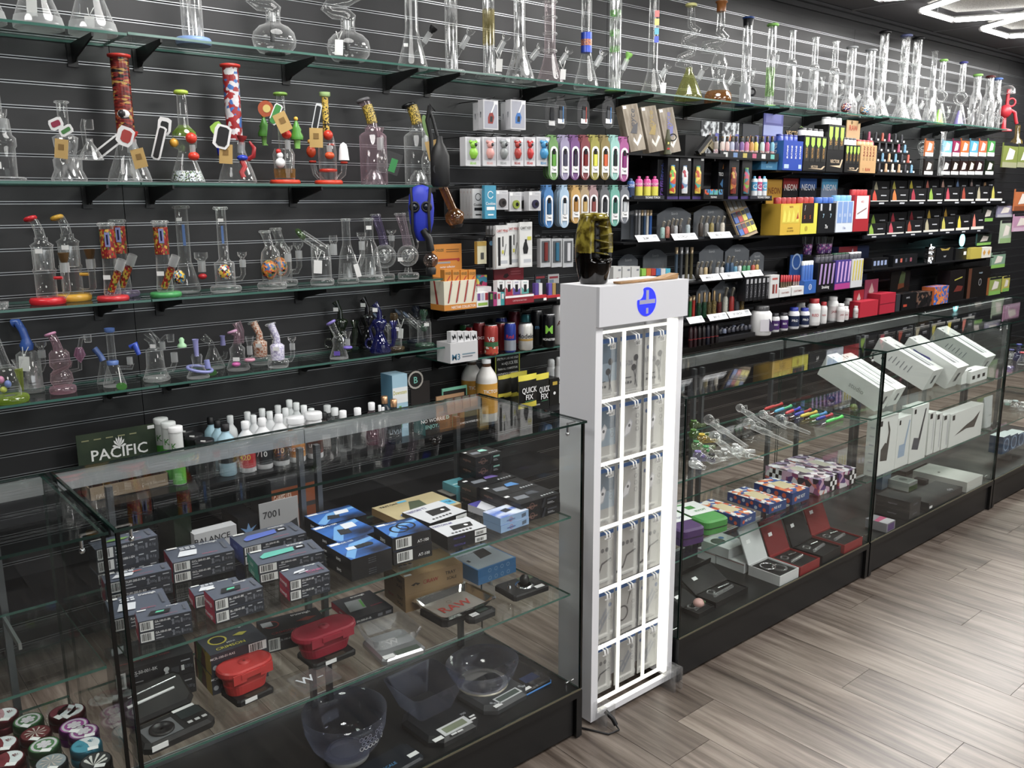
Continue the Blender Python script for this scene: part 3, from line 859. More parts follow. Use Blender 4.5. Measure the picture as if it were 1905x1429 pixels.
g1('zigzag bong with a yellow-green cone base',1280,20,lambda H:[('L','cone_base','#c2c75a@0.55',[(24,0),(26,2),(24,10),(12,38),(6,52),(6,58)]),zig(7,[(0,56),(-2,62),(-22,66),(-18,74),(6,84),(8,92),(-12,100),(-10,108),(8,116),(14,122),(2,130),(0,H)]),rim(0,H-1,8,P('#ddda8a',.3),3)]+stem(8,18,28,60,3.6))
g1('zigzag bong with amber cone base and amber mouthpiece',1335,15,lambda H:[('L','cone_base','#c98a3a@0.85',[(24,0),(25,2),(24,16),(20,22)]),('L','bulb','clear',[(20,22),(10,44),(14,58),(15,70),(9,86),(7,90)]),zig(7.5,[(0,88),(-4,94),(-32,96),(-30,102),(2,108),(10,116),(-2,126),(0,134),(0,H)]),('L','amber_mouthpiece',P('#a9672a',.3),[(8.4,H-18),(8.6,H-4),(11,H-2),(11,H)])]+stem(8,20,30,52,3.6))
g1('frosted straight bong with black mouth and dark blue foot',1385,44,lambda H:[foot(18,5,P('#33507e',.3)),('L','frosted_body','frost',[(10.5,5),(10.5,34),(8.5,36),(8.5,44)]),('L','body','cut',[(8.5,44),(8.5,H)]),('L','black_mouthpiece',P('#15181c',.3),[(9,H-14),(9.3,H-3),(10.5,H)]),rim(0,H,9,P('#30549c',.3),2),('O','black_ring',BK,(13,26,6,2,'y'))]+side_bowl(13,44,68,2.6))
g1('tall clear bong with lime mouthpiece and lime foot',1430,55,lambda H:straight(14,7.6,H,'cut',P('#86c95e',.3),P('#8fd65c',.3),fh=3)+[('L','lime_streak','#8dc653@0.5',[(7.9,20),(7.9,70)])]+side_bowl(12,70,100,2.2))
for lb,px,tp in(('clear bong with cube-shaped bulge and side bowl, first of three recycler tubes',1468,66),('clear bong with ball bulge and side bowl, middle recycler tube',1510,78),('clear bong with ball bulge and side tag, last of three recycler tubes',1547,85)):
 g1(lb,px,tp,lambda H:[foot(10,3,'clear'),('L','body','cut',[(8.6,3),(8.6,H*.53),(7,H*.55)]),('B','ball_bulge','clear',(0,H*.59,9)),('L','neck','cut',[(5.2,H*.64),(5.2,H)]),rim(0,H-1,5.4,'clear',1.6)]+side_bowl(17,H*.25,H*.48,2.4,bx=6))
for lb,px,tp,c in(('short wide clear bong with orange cartoon face decal near the shelf',1577,95,('#d0692f','#2c2f70')),('short wide clear bong with blue and yellow cartoon decal',1612,100,('#d9a13a','#3f93c8'))):
 g1(lb,px,tp,lambda H:[('L','body','cut',[(12,0),(15,4),(15,22),(9,36),(8,40),(8,H)]),rim(0,H-1,8.6,P('#8f9294',.3),2.2),('B','decal',multi('face_decal_'+c[0][1:],[c[0],c[1],'#e8e2d8','#20222a'],220),(-8,14,9,1.0,-9))]+stem(7,16,21,40,2.8))
for lb,px,tp,lc in(('tall triple-perc beaker bong with black rim, left of the blue rimmed one',1635,69,'#1b1c1f'),('tall triple-perc beaker bong with pale blue rim',1674,75,'#6f78a8'),('tall triple-perc beaker bong with black rim, right of the blue rimmed one',1696,80,'#1b1c1f')):
 g1(lb,px,tp,lambda H:beaker(17,32,7.4,H,'cut',True,P(lc,.3))+[('O','percolator_ring','clear',(0,H*f,8,2,'z'))for f in(.42,.55,.68)]+stem(5,14,19,38,2.8))
g1('slim clear bong with tiny flared mouth beside the ring-bodied pair',1728,103,lambda H:[('L','body','cut',[(13,0),(13,4),(10,30),(8,34),(8,62),(4.6,66),(4.6,H-2),(6,H)])]+side_bowl(-11,44,66,2))
for lb,px,tp,lc,gc in(('bong with glass ring body, lime mouth and lime inner cone',1745,118,'#8ed65a','#93d23c'),('bong with glass ring body, violet mouth and violet inner cone',1782,122,'#4d4f9a','#8a7fc0')):
 g1(lb,px,tp,lambda H:[('L','cone_base','clear',[(14,0),(14,2),(7,32),(5,38)]),('L','inner_cone',P(gc,.3),[(9,1),(5,20),(2,28)]),('O','ring_body','clear',(0,H*.44,10,3,'y')),('L','neck','cut',[(6,H*.54),(5.5,H*.62),(5,H)]),rim(0,H-1,5.6,P(lc,.3),2)]+side_bowl(18,12,34,2,bx=8))
for lb,px,tp,lc in(('small clear bong with lime lip near the far end',1810,144,'#92d85e'),('small clear bong with dark red lip near the far end',1833,147,'#5a2324'),('small clear bong with blue lip near the far end',1847,151,'#4a70b8')):
 g1(lb,px,tp,lambda H:[('L','body','cut',[(9,0),(10,2),(10,H*.58),(6.2,H*.68),(6.2,H)]),rim(0,H-1,6.8,P(lc,.3),2),('O','handle_ring','clear',(11,18,6,1.6,'y'))])
t=g1('red plastic silicone piece with clear dome at the far end of the top shelf',1866,164,lambda H:[('L','red_base',P('#c22a38',.4),[(14,0),(14,3),(4,6),(3,26)]),('B','red_body',P('#c22a38',.4),(0,36,11,1.1)),('T','red_handle',P('#b92634',.4),[(6,40),(18,34),(22,18),(24,14)],3,True),('T','red_post',P('#c22a38',.4),[(2,44),(2,H-6)],3,True),('O','red_loop',P('#c22a38',.4),(10,52,7,1.8,'y')),('L','clear_dome','clear',[(14,H-14),(13,H-6),(8,H),(1,H+1)])],name='silicone_piece')
G2='bongs on the eye-level shelf'
def g2(label,px,top,parts,Y=3.13,**k):return rig(label,px,Z2,top,parts,Y,group=G2,**k)
def kraft(x,z,tilt=-8):return[('X','kraft_tag',P('#c9a45c',.6),(x,z,24,34,tilt,34)),('X','tag_print',P('#8d6c34',.6),(x,z+3,10,10,tilt,34.6))]
PINK=P('#d8362c',.3)
g2('tall clear incycler bong cut by the left frame edge',10,176,lambda H:[foot(36,8,'clear'),('L','body','clear',[(22,8),(23,60),(26,64),(26,78),(20,84),(18,112)]),('L','neck','clear',[(9,110),(8,H)]),('T','ground_joint','frost',[(14,92,-10),(14,112,-10)],8),('T','bowl','clear',[(14,112,-10),(14,118,-10),(14,128,-10)],[5,8,9])]+tagc(4,116,18,26)+stick(0,28,24,12,28))
g2('clear twisted rig with letter tags and a quartz banger',130,196,lambda H:[('L','body','cut',[(30,0),(31,6),(24,22),(25,40),(16,50),(20,64),(22,80),(14,84)]),('L','neck','clear',[(9,84),(9,H-4),(12,H)]),rim(0,H-1,11,'clear',2),('T','banger_arm','clear',[(20,50),(36,60),(34,100),(38,112)],4),('L','quartz_bucket','clear',[(8,0),(8,18)],(46,94)),('L','faceted_weight','cut',[(22,0),(18,10),(6,30),(6,38)],(44,40))]+[('X','letter_sticker',P('#f4f4f4',.5),(0,102,26,20,-22,28)),('X','letter_print',P('#a03050',.5),(0,102,17,10,-22,28.6)),('X','letter_sticker',P('#f4f4f4',.5),(18,90,26,16,-28,30)),('X','letter_print',P('#4b8a48',.5),(18,90,18,7,-28,30.6))]+kraft(8,58,8))
def paperbong(x,z,ang,L=62):
 c,s_=math.cos(R(ang)),math.sin(R(ang))
 o=[('X','cutout_outline',P('#f4f4f4',.5),(x,z,17,L,90-ang,40)),('X','cutout_tube',P('#2a2a2c',.5),(x,z,10,L-6,90-ang,40.6))]
 return o
g2('tall beaker bong covered in red and black print with red mouthpiece',243,115,lambda H:[('L','body','clear',beakerP(38,78,15,H)),('L','printed_wrap',multi('red_label_print',['#7a241e','#8e2a22','#5f1c1a','#241a1c','#a8502c','#7a1f1f','#b08a3a'],85,.3,(.6,.6,2.2)),[(15.6,86),(15.8,H-4)]),('L','mouthpiece',PINK,[(15,H-6),(20,H-4),(20,H),(15,H+1)]),('B','round_emblem',P('#e8e4e0',.4),(2,122,12,1.0,-6)),('B','round_emblem',P('#302a2c',.4),(2,122,9,1.0,-10))]+[('L','percolator','cut',[(22,4),(16,22),(8,44)])]+stem(8,22,12,92,6,'clear',PINK)+paperbong(-18,62,35,62)+[('X','cutout_hand',P('#f4f4f4',.5),(16,80,30,34,20,42)),('X','cutout_print',P('#b8413c',.5),(18,80,18,22,20,42.6))]+kraft(34,42,-12))
g2('character beaker bong with lime lip, red ghost beads and ghost prints',350,178,lambda H:[('L','body','clear',[(30,0),(31,3),(24,24),(14,52),(12,60),(20,64),(22,86),(14,98),(9,104),(8,H)]),('L','lime_dome','#a8d22e@0.7',[(21,86),(20,92),(13,99),(9,104)]),rim(0,H-2,9,P('#b9d636',.3),4),('B','red_bead',P('#e2361e',.3),(20,48,10,.8,-16)),('B','red_bead',P('#e2361e',.3),(18,80,10,1.0,-16)),('T','ground_joint','frost',[(19,52,-16),(19,68,-16)],5),('B','smiley_bead',P('#efae1c',.3),(-14,72,8,1.0,-16)),('L','ghost_print',multi('ghost_print',['#dfe6ea','#24262a','#c9d7df','#5f7d3a','#e8ecef'],240),[(30.6,3),(24.6,22)])]+paperbong(-32,70,72,60)+[('X','cutout_mask',P('#f4f4f4',.5),(-22,100,24,30,10,34)),('X','cutout_print',P('#26282a',.5),(-22,98,14,20,10,34.6))])
g2('tall beaker bong splattered red, white and blue with blue glass horns',443,132,lambda H:[('L','body','clear',beakerP(34,74,13.5,H)),('L','printed_wrap',multi('paint_splatter',['#a92a2c','#d9d4d6','#3f6fb5','#cfcad0','#9a1f24','#a03034','#d0ccd0'],75,.3),[(14.1,78),(14.2,H-4)]),('L','mouthpiece',PINK,[(13.5,H-6),(18,H-4),(18,H),(13,H+1)]),('T','blue_horn',P('#1d2fb0',.25),[(-12,44),(-30,54),(-32,70),(-22,80)],[4,4.5,4,2],True),('T','red_horn',P('#a3242a',.25),[(14,40),(32,50),(34,64),(26,76)],[4,4.5,4,2],True),('B','blue_bead',P('#2743c0',.25),(16,46,10,.55,-16)),('T','red_coil',P('#b02428',.3),[(18,10,-22),(14,20,-20),(20,30,-18),(15,40,-16)],5,True)]+stem(8,30,14,86,5,'clear',P('#b3383a',.3))+[('X','cutout_card',P('#f4f4f4',.5),(-12,82,30,42,14,36)),('X','cutout_print',P('#2a2c2e',.5),(-11,82,20,34,14,36.6)),('X','cutout_card',P('#9ccf3a',.5),(-20,96,22,22,-38,35))]+kraft(-8,52,4))
def tree(x,z):return[('L','tree_cup',P('#86c85a',.3),[(5,-16),(6,-2),(7,0)],(x,z)),('L','glass_tree',P('#4f9a2e',.35),[(11,0),(12,6),(8,14),(9,18),(5,26),(2,34)],(x,z)),('B','tree_star',P('#f0b81e',.3),(x,z+37,4))]
g2('Christmas bong with glass trees, snowman and orange-red foot',531,180,lambda H:[foot(28,8,P('#e2401e',.3)),('L','body','clear',[(18,8),(19,26),(18,30),(20,54),(16,64)]),('L','amber_band','#d8a02c@0.6',[(18.6,12),(19.6,28)]),('L','neck','clear',[(8,64),(7,H)]),rim(0,H-3,10,P('#7aa63a',.3),3),('B','snowman_body',P('#f0f0f0',.4),(-2,38,9,1,-20)),('B','snowman_head',P('#f0f0f0',.4),(-2,51,6,1,-20)),('B','red_hat',P('#d02a28',.4),(-4,58,5,1,-20)),('B','red_apple',P('#e2321c',.3),(12,88,9,.9,-18)),('T','ground_joint','frost',[(13,62,-18),(13,78,-18)],5),('T','side_arm','clear',[(12,20,-18),(13,62,-18)],6)]+tree(-33,86)+tree(26,80)+[('X','round_sticker',P('#b3532c',.5),(-20,132,28,28,10,30)),('X','round_print',P('#d9c26a',.5),(-18,132,14,14,10,30.6)),('X','cutout_card',P('#f4f4f4',.5),(-2,122,15,38,25,33)),('X','cutout_print',P('#3d8f3f',.5),(-2,122,11,34,25,33.6)),('X','cutout_tube',P('#2a2c2e',.5),(-14,92,9,46,8,33))]+kraft(10,108,-24))
g2('Halloween bong with pumpkins, small ghost and orange-red foot',612,180,lambda H:[foot(26,8,P('#e2401e',.3)),('L','body','clear',[(16,8),(17,60),(14,80),(12,88)]),('L','neck',multi('yellow_black_neck',['#d8b73a','#1d1b18','#c7a02e'],200),[(6,86),(6,H-6)]),('L','mouthpiece',P('#b7d98c',.3),[(8,H-8),(10,H-6),(10,H)]),('B','red_skull',P('#d8381e',.3),(6,88,9,1,-16)),('B','pumpkin',P('#e2541c',.35),(7,52,9,.75,-16)),('T','ground_joint','frost',[(7,58,-16),(7,70,-16)],5),('O','red_ring',P('#d8381e',.3),(7,72,5,2,'z')),('T','left_arm','clear',[(-12,8),(-24,20),(-28,40)],5),('T','right_arm','clear',[(14,8),(28,20),(30,38)],5),('O','red_ring',P('#d8381e',.3),(-28,42,5,2,'z')),('O','red_ring',P('#d8381e',.3),(30,40,5,2,'z')),('B','pumpkin',P('#d84a18',.35),(-30,60,9,1.2)),('B','pumpkin_stalk',P('#e0a030',.35),(-32,78,4)),('L','white_ghost',P('#eef0f2',.35),[(10,0),(9,8),(8,20),(6,28),(1,32)],(30,44)),('O','red_ring',P('#d8381e',.3),(0,26,14,3,'z'))]+[('X','cutout_card',P('#d6d8da',.5),(-10,118,12,48,14,30)),('X','cutout_print',P('#2b2d30',.5),(-10,118,8,40,14,30.6))]+kraft(-12,82,2))
def bent(label,px,tp,mt,neckm,lipm,tg):
 g2(label,px,tp,lambda H:[('L','body',mt,[(24,0),(25,3),(25,88),(21,92),(14,96),(14,104)]),('T','bent_neck',mt,[(0,100),(-1,116),(-6,134),(-14,H-4)],[10,9,9,10]),('T','neck_label',noisy('gold_black_label',lin('#d8b73a'),lin('#14130f'),220,.4),[(0,110),(-3,124),(-9,142)],[9.8,9.8,9.8]),('O','mouthpiece_rim',gm(lipm),(-15,H-3,10,3.4,'z',-18)),('L','percolator','cut',[(18,2),(15,16),(6,28)]),('T','ground_joint','frost',[(16,62,-20),(16,84,-20)],6),('T','bowl',mt,[(16,84,-20),(16,92,-20),(16,102,-20)],[4,5,8]),('L','side_chamber','clear',[(6,0),(10,10),(10,26),(5,40)],(18,22),-16)]+tg)
bent('pink-tinted bent neck rig with a bagged green sticker',697,191,'#d9b8c6@0.35','','#6d6a6e',[('X','plastic_bag','pack',(34,40,40,38,20,34)),('X','green_sticker',P('#2f8a48',.5),(40,34,12,24,20,34.6))])
bent('clear bent neck rig with black lip and kraft tag',779,200,'clear','','#1a1b1d',kraft(32,62,-14)+[('X','oval_sticker',P('#6f8f52',.5),(20,104,12,40,-14,32))])
G3='bongs on the rainbow tube shelf'
def g3(label,px,top,parts,Y=3.10,**k):return rig(label,px,Z3,top,parts,Y,group=G3,**k)
def perc(col,lc):
 def f(H):
  return[foot(31,12,P(col,.25)),('L','body','clear',[(17,12),(18,16),(18,58),(20,60),(20,64),(18,66),(18,104),(20,108),(11,114),(11,122)]),('L','percolator','cut',[(15,62),(15,100)]),('T','bent_neck','clear',[(0,120),(-2,134),(-8,150),(-14,H-4)],[8.5,8,7,7]),('O','mouthpiece_rim',P(col,.3),(-15,H-3,8,4,'z',-18)),('T','side_arm','clear',[(14,16),(32,16),(38,24),(38,66)],6),('T','ground_joint','frost',[(38,58),(38,76)],8),('T','bowl',P('#5c4426',.35),[(38,76),(38,80),(38,94)],[5,7,10]),('T','side_strut',P(col,.3),[(16,48),(32,48)],3,True)]+stick(5,98,13,8,22)
 return f
g3('tree-perc bong with red tilted lip and red foot',90,407,perc('#d8202c',0))
g3('tree-perc bong with yellow tilted lip and yellow foot',138,405,perc('#eab11e',0),Y=3.16)
RB=multi('rainbow_scribble',['#8f1f24','#a02c22','#8a2420','#c8962a','#7a1c20','#3f7030','#a83a24','#b8a82c'],190,.35,(1,1,.6))
def tubeb(col):
 return lambda H:[foot(28,9,P(col,.3)if col!='lav' else '#c9b9dc@0.5'),('L','body','clear',[(13,9),(15,14),(13,40),(12,70),(12,H)]),('L','rainbow_wrap',RB,[(12.6,78),(12.8,H-12)]),('X','logo_panel',P('#8f94c8',.4),(6,112,9,26,0,13.5)),('X','logo_bar',P('#23254a',.4),(6,112,3,18,0,14)),rim(0,H-3,12.5,'clear',3),('T','downstem','clear',[(-2,8,-8),(24,62,-14)],6),('T','stem_wrap',RB,[(2,18,-10),(20,54,-14)],6.5),('T','ground_joint','frost',[(22,58,-14),(30,76,-15)],8)]+stick(0,44,13,8,17)
g3('rainbow scribble tube bong with red foot, in front of its lavender-footed twin',211,417,tubeb('#cf2b34'),Y=3.06)
g3('rainbow scribble tube bong with lavender foot, behind the red-footed one',231,411,tubeb('lav'),Y=3.20)
g3('rainbow scribble tube bong with green foot, standing alone',309,413,tubeb('#3f9f54'),Y=3.06)
SM=multi('rasta_smiley',['#c2302c','#e8bf2a','#3a97c9','#e8bf2a','#d8d8d8','#23242a'],150,.35)
g3('clear beaker bong with rasta smiley decal and red-blue side cap',349,386,lambda H:[('L','body','clear',[(22,0),(24,4),(23,12),(13,48),(11,54),(11,H-4),(13,H)]),rim(0,H-3,12.5,'clear',3),('B','smiley_decal',SM,(-8,28,11,1.2,-14)),('X','neck_letters',P('#5f7fb8',.4),(6,104,5,38,0,11.5)),('T','ground_joint','frost',[(30,36),(30,56)],7),('T','bowl','clear',[(30,56),(30,62),(30,72)],[6,12,12]),('B','side_cap',P('#c8262e',.3),(30,28,8,.7))]+stick(0,132,10,6,13)+stick(-18,38,9,9,18),Y=3.19)
g3('clear rig with rasta smiley decal and bent side bowl',421,388,lambda H:[foot(28,10,'clear'),('L','body','clear',[(18,10),(18,52),(12,56),(9,60),(8.5,H-4),(12,H)]),rim(0,H-3,11,'clear',2.6),('B','smiley_decal',SM,(2,36,12,1.2,-9)),('X','neck_letters',P('#5f7fb8',.4),(4,104,4,32,0,10))]+side_bowl(34,22,72,4.5,bx=14)+stick(3,130,10,6,12))
FL=multi('flame_face',['#e08a1c','#d87a1c','#c8502a','#e0a23a','#3f66a0','#1f1d22','#5e7f3a','#c8601c'],130,.35)
def flame(H):return[foot(27,10,'clear'),('L','body','clear',[(17,10),(18,50),(16,66),(10,74),(8,78)]),('T','bent_neck','clear',[(0,74),(-4,90),(-8,H)],[8,8,9]),rim(-8,H-1,9,'clear',2),('B','flame_decal',FL,(-2,34,14,1.3,-8))]+side_bowl(32,24,78,5,bx=14)
g3('clear rig with flaming face decal, nearer of the two alike',507,432,flame)
g3('clear rig with flaming face decal, half hidden behind its twin',527,427,flame,Y=3.19)
g3('hammer-shaped clear rig with long tilted neck and green lip',600,432,lambda H:[foot(22,10,'clear'),('L','body','clear',[(18,10),(18,70),(14,74)]),('T','tilted_neck','clear',[(10,62),(-34,H-6)],[9,9]),('O','mouthpiece_rim','#6f9a4a@0.8',(-36,H-5,8,4,'x',-38)),('T','ground_joint','frost',[(24,54),(24,74)],6),('T','bowl','clear',[(24,74),(24,80),(24,90)],[5,8,7])]+tagc(-2,34,15,24))
g3('clear beaker rig with bowl on its right arm, below the eye-level shelf',648,410,lambda H:[foot(20,8,'clear'),('L','body','clear',[(18,8),(14,50),(9,66),(7.5,72),(7.5,H)]),rim(0,H-1,8,'clear',2),('L','inner_percolator','cut',[(9,10),(7,36)])]+side_bowl(28,34,92,4.5,bx=10)+tagc(22,24,9,24,-14))
g3('clear cone rig with short straight neck and white sticker',690,409,lambda H:[foot(25,10,'clear'),('L','body','clear',[(22,10),(15,60),(9,74),(8,80),(8,H)]),rim(0,H-1,8.6,'clear',2),('L','inner_percolator','cut',[(10,12),(8,44)])]+stick(2,98,10,7,12))
g3('clear ball rig with purple speckled bent neck and bowl',717,402,lambda H:[foot(18,9,'clear'),('L','stalk','clear',[(8,9),(6,22)]),('B','ball_body','clear',(0,42,22)),('B','inner_cage','cut',(0,42,13)),('T','bent_neck','#a796c8@0.4',[(0,62),(-4,84),(-14,H)],[8,7,8]),rim(-14,H-1,8,'clear',2)]+side_bowl(14,54,90,4.5,bx=8),Y=3.14)
g3('clear ball rig at the right end of its shelf, beside the blue gas mask',760,400,lambda H:[foot(20,10,'clear'),('L','stalk','clear',[(8,10),(6,20)]),('B','ball_body','clear',(0,42,20)),('B','inner_cage','cut',(0,42,12)),('T','bent_neck','#d9c2d2@0.3',[(0,60),(-4,84),(-12,H)],[8,7,9]),rim(-12,H-1,9,'clear',2),('T','second_neck','clear',[(4,58,14),(2,84,14),(-2,H+3,14)],[7,6,8])]+stick(-12,36,9,7,18)+side_bowl(16,52,84,4,bx=10))
rig('short clear glass cup cut by the left edge of the rainbow tube shelf',4,Z3,562,lambda H:[('L','cup','cut',[(9,0),(11,4),(12,H)])],3.06,'glass_cup','glass cup',G3)
G4='small dab rigs on the fourth shelf'
def g4(label,px,top,parts,Y=3.10,**k):return rig(label,px,Z4,top,parts,Y,'dab_rig','dab rig',G4,**k)
def hook(x,z,mt='clear'):
 return[('T','banger_arm',mt,[(x*.4,z-24),(x,z-22),(x,z-6),(x+8,z),(x+12,z)],3.6),('L','quartz_bucket','clear',[(6,0),(6.5,14)],(x+16,z-10)),('T','ground_joint','frost',[(x,z-24),(x,z-10)],5)]
g4('green-footed rig with pastel mushrooms inside, at the left end',20,618,lambda H:[foot(32,12,'#b6d62e@0.75'),('L','body','clear',[(20,12),(20,58),(14,64),(10,68)]),('T','bent_neck','clear',[(0,66),(-6,90),(-16,H)],[8,7,7]),('O','mouthpiece_rim',P('#7e9a4a',.3),(-17,H-1,7,2.5,'z',-20)),('B','pink_mushroom',P('#d98ab0',.4),(-6,44,6,1.2,-12)),('B','blue_mushroom',P('#6f86c8',.4),(6,36,6,1.2,-12)),('B','yellow_mushroom',P('#c8d24a',.4),(-2,26,6,1,-14)),('T','green_cone','#b6c83a@0.7',[(22,62),(26,20)],[7,1],True),('T','bowl','clear',[(22,62),(22,70),(22,80)],[3,6,10])],Y=3.06)
g4('rig with a solid blue bent neck and key-print tag',60,601,lambda H:[foot(22,8,'clear'),('L','body','cut',[(20,8),(20,70),(12,76)]),('L','blue_collar',P('#3f66b8',.3),[(10,78),(12,88),(8,96),(7,100)]),('T','blue_neck',P('#4468bd',.3),[(0,98),(-4,114),(-12,130),(-20,H)],[7,7,7,8],True)]+tagc(4,56,19,27)+side_bowl(26,40,92,5),Y=3.19)
g4('pink-tinted swirl rig with hanging pink cone',118,620,lambda H:[foot(23,12,'#e6bccb@0.5'),('L','body','#e2c4cc@0.4',[(14,12),(20,22),(18,36),(12,44),(18,52),(17,74),(12,80)]),('T','bent_neck','#e2b8c8@0.45',[(0,78),(-4,96),(-12,H)],[8,7,7]),('O','mouthpiece_rim',P('#d995ba',.3),(-12,H-1,8,2.6,'z',-18)),('T','swirl_tube','#e2c4cc@0.4',[(-18,34),(0,42,-18),(18,50),(20,60)],3),('T','banger_arm','clear',[(16,40),(36,44),(38,80),(44,102),(52,102)],3.4),('L','quartz_bucket','clear',[(6,0),(6.5,14)],(56,94)),('T','pink_cone','#d9a0c4@0.7',[(38,84),(38,70),(38,56)],[6,10,1],True)])
g4('small blue-necked beaker behind the blue-lipped one',196,648,lambda H:[('L','body','clear',[(14,0),(14,3),(6,36),(6,42)]),('T','blue_neck',P('#5b78bb',.3),[(0,42),(-4,52),(-14,H)],[6,5,6])],Y=3.17)
g4('blue-lipped tall mini beaker with green round tag',214,610,lambda H:[('L','body','clear',[(20,0),(20,3),(9,42),(7,48),(6.5,H-6)]),('L','mouthpiece',P('#5f80c4',.3),[(7,H-8),(9,H-6),(9,H)]),('L','blue_collar',P('#5f80c4',.3),[(10,40),(10.5,46),(8,48)]),('T','side_arm','clear',[(10,34),(34,34),(36,42)],3.6),('T','ground_joint','frost',[(32,40),(32,54)],5),('T','blue_pipe',P('#3450b8',.3),[(36,72),(44,78),(50,58)],[5,6,4],True),('X','round_green_tag',P('#4a8f3c',.5),(24,4,20,14,0,26)),('T','tag_string','paper',[(14,36,-10),(20,22,-20),(24,8,-26)],.8)])
g4('clear banger rig with twin tilted necks, near the wall seam',292,622,lambda H:[foot(24,7,'clear'),('L','body','clear',[(22,7),(16,26),(15,56),(8,62)]),('T','bent_neck','clear',[(0,60),(-4,74),(-10,H-4)],[6,6,8]),('T','bent_neck','clear',[(4,60,8),(2,74,8),(-14,H+4,8)],[6,6,7]),('T','side_arm','clear',[(12,16),(30,20),(36,34)],5),('T','ground_joint','frost',[(36,34),(36,52)],6)]+hook(16,82)+[('L','green_cap',P('#a4d8a6',.3),[(8,0),(8,4),(4,8),(5,14),(2,18)],(52,62))]+stick(4,66,10,7,14))
g4('mini beaker with lavender ring and long lavender mouthpiece',369,631,lambda H:[('L','body','clear',[(20,0),(20,3),(8,26),(10,40),(8,44)]),('L','lavender_neck',P('#9a9ad4',.3),[(4,40),(5,H-4),(6,H)]),('O','lavender_ring',P('#8f96d2',.3),(4,16,22,3,'z',12)),('T','lavender_cap',P('#8f96d2',.3),[(22,18,-6),(20,34,-6)],5,True)],Y=3.05)
g4('clear mini beaker with bent neck and round green tag',398,626,lambda H:[('L','body','clear',[(20,0),(20,3),(9,30),(7,36)]),('T','bent_neck','clear',[(0,34),(-2,46),(-16,H)],[6,5,7]),('T','side_arm','clear',[(10,14),(22,20),(24,30)],4),('L','lavender_cap',P('#9a9ad4',.3),[(5,0),(4,14),(5,18)],(20,42)),('X','round_green_tag',P('#4a8f3c',.5),(4,-4,20,12,0,26))],Y=3.2)
g4('clear rig with pink lip, pink ring bowl and pink blossom foot',444,601,lambda H:[('L','body','clear',[(20,0),(21,3),(13,24),(14,40),(8,46),(8,50)]),('B','pink_blossom',P('#d05fa8',.4),(0,12,8,.6,-12)),('T','bent_neck','#e2bccb@0.4',[(0,48),(2,66),(-6,H-16)],[6,6,7]),('O','mouthpiece_rim',P('#d8a0c6',.3),(-7,H-16,7,2.4,'z',-18)),('T','second_neck','#e2bccb@0.4',[(4,48,10),(6,70,10),(-1,H,10)],[6,6,8]),('O','pink_ring',P('#dc9ab2',.3),(22,18,7,3,'z')),('T','side_arm','clear',[(10,14),(22,16),(24,30)],4),('T','ground_joint','frost',[(23,28),(23,44)],5),('T','bowl','clear',[(23,44),(24,52),(24,62)],[4,6,8])]+stick(2,22,12,7,16))
def speck(col,c2):
 return lambda H:[foot(19,14,'clear'),('L','body',noisy('speckled_'+c2[1:],lin(col),lin(c2),160,.3),[(12,14),(13,40),(8,44)]),('T','bent_neck',noisy('speckled_'+c2[1:],lin(col),lin(c2),160,.3),[(0,42),(0,56),(-10,H)],[7,6,7],False),('O','mouthpiece_rim','clear',(-10,H-1,8,2,'z',-14))]+side_bowl(28,12,56,4,bx=10)+stick(2,36,11,7,15)
g4('rig with amber-orange speckled body and bent neck',486,599,speck('#b5602c','#e9d9cc'),Y=3.16)
g4('rig with lavender speckled body and bent neck',518,602,speck('#a9a2c8','#e4e2ee'),Y=3.05)
g4('mini rig with purple lip, purple ring bowl and star sticker',631,600,lambda H:[('L','body','clear',[(17,0),(17,3),(10,24),(11,36),(7,42)]),('X','purple_sticker',P('#6a55b0',.4),(0,12,11,8,0,18)),('T','bent_neck','clear',[(0,40),(-6,52),(-12,H)],[6,6,7]),('O','mouthpiece_rim',P('#8f7fcf',.3),(-12,H,7,2.6,'z',-28)),('O','handle_ring','#4f5a4a@0.5',(-18,28,8,2,'y')),('O','purple_ring',P('#7a68c4',.3),(17,20,6,2.6,'z')),('T','ground_joint','frost',[(17,24),(17,36)],4.5),('T','bowl','clear',[(17,36),(17,42),(17,50)],[3,5,8])],Y=3.06)
def recyc(col,st):
 return lambda H:[('L','body',col,[(18,0),(20,3),(12,24),(7,36),(7,40)]),('L','upper_cup',col,[(7,40),(14,56),(12,60),(7,62)]),('T','bent_neck',col,[(0,60),(0,76),(-4,86),(-8,H)],[5,4.5,4.5,7],True),('T','recycler_arm',col,[(-10,56),(-18,44),(-14,26),(-8,18)],3),('T','side_arm',col,[(12,10),(24,14),(26,28)],4),('T','ground_joint',col,[(26,26),(26,44)],5),('T','bowl',col,[(26,44),(26,50),(26,58)],[3,5,8])]+stick(-6,80,9,7,8)
g4('dark green recycler rig behind the purple-lipped mini rig',636,561,recyc('#2f4a26@0.8',0),Y=3.19)
g4('smoke-black recycler rig left of the cobalt blue one',686,556,recyc('#24242a@0.85',0),Y=3.21)
g4('cobalt blue recycler rig with blue handle loop',708,565,lambda H:recyc('#16269a@0.85',0)(H)+[('O','handle_loop','#16269a@0.85',(-18,16,9,2.4,'y'))],Y=3.07)
def bubb(col):
 return lambda H:[foot(18,5,col),('L','body','clear',[(13,5),(13,44),(11,48)]),('T','tilted_neck','clear',[(-4,30),(-32,H-4)],[6,6.5]),('O','mouthpiece_rim',P('#4a5668',.3),(-33,H-3,6,2,'x',-40)),('B','inner_ball',col,(0,34,7)),('T','bowl',col,[(0,48),(0,54),(0,60),(0,68)],[5,4,8,6])]
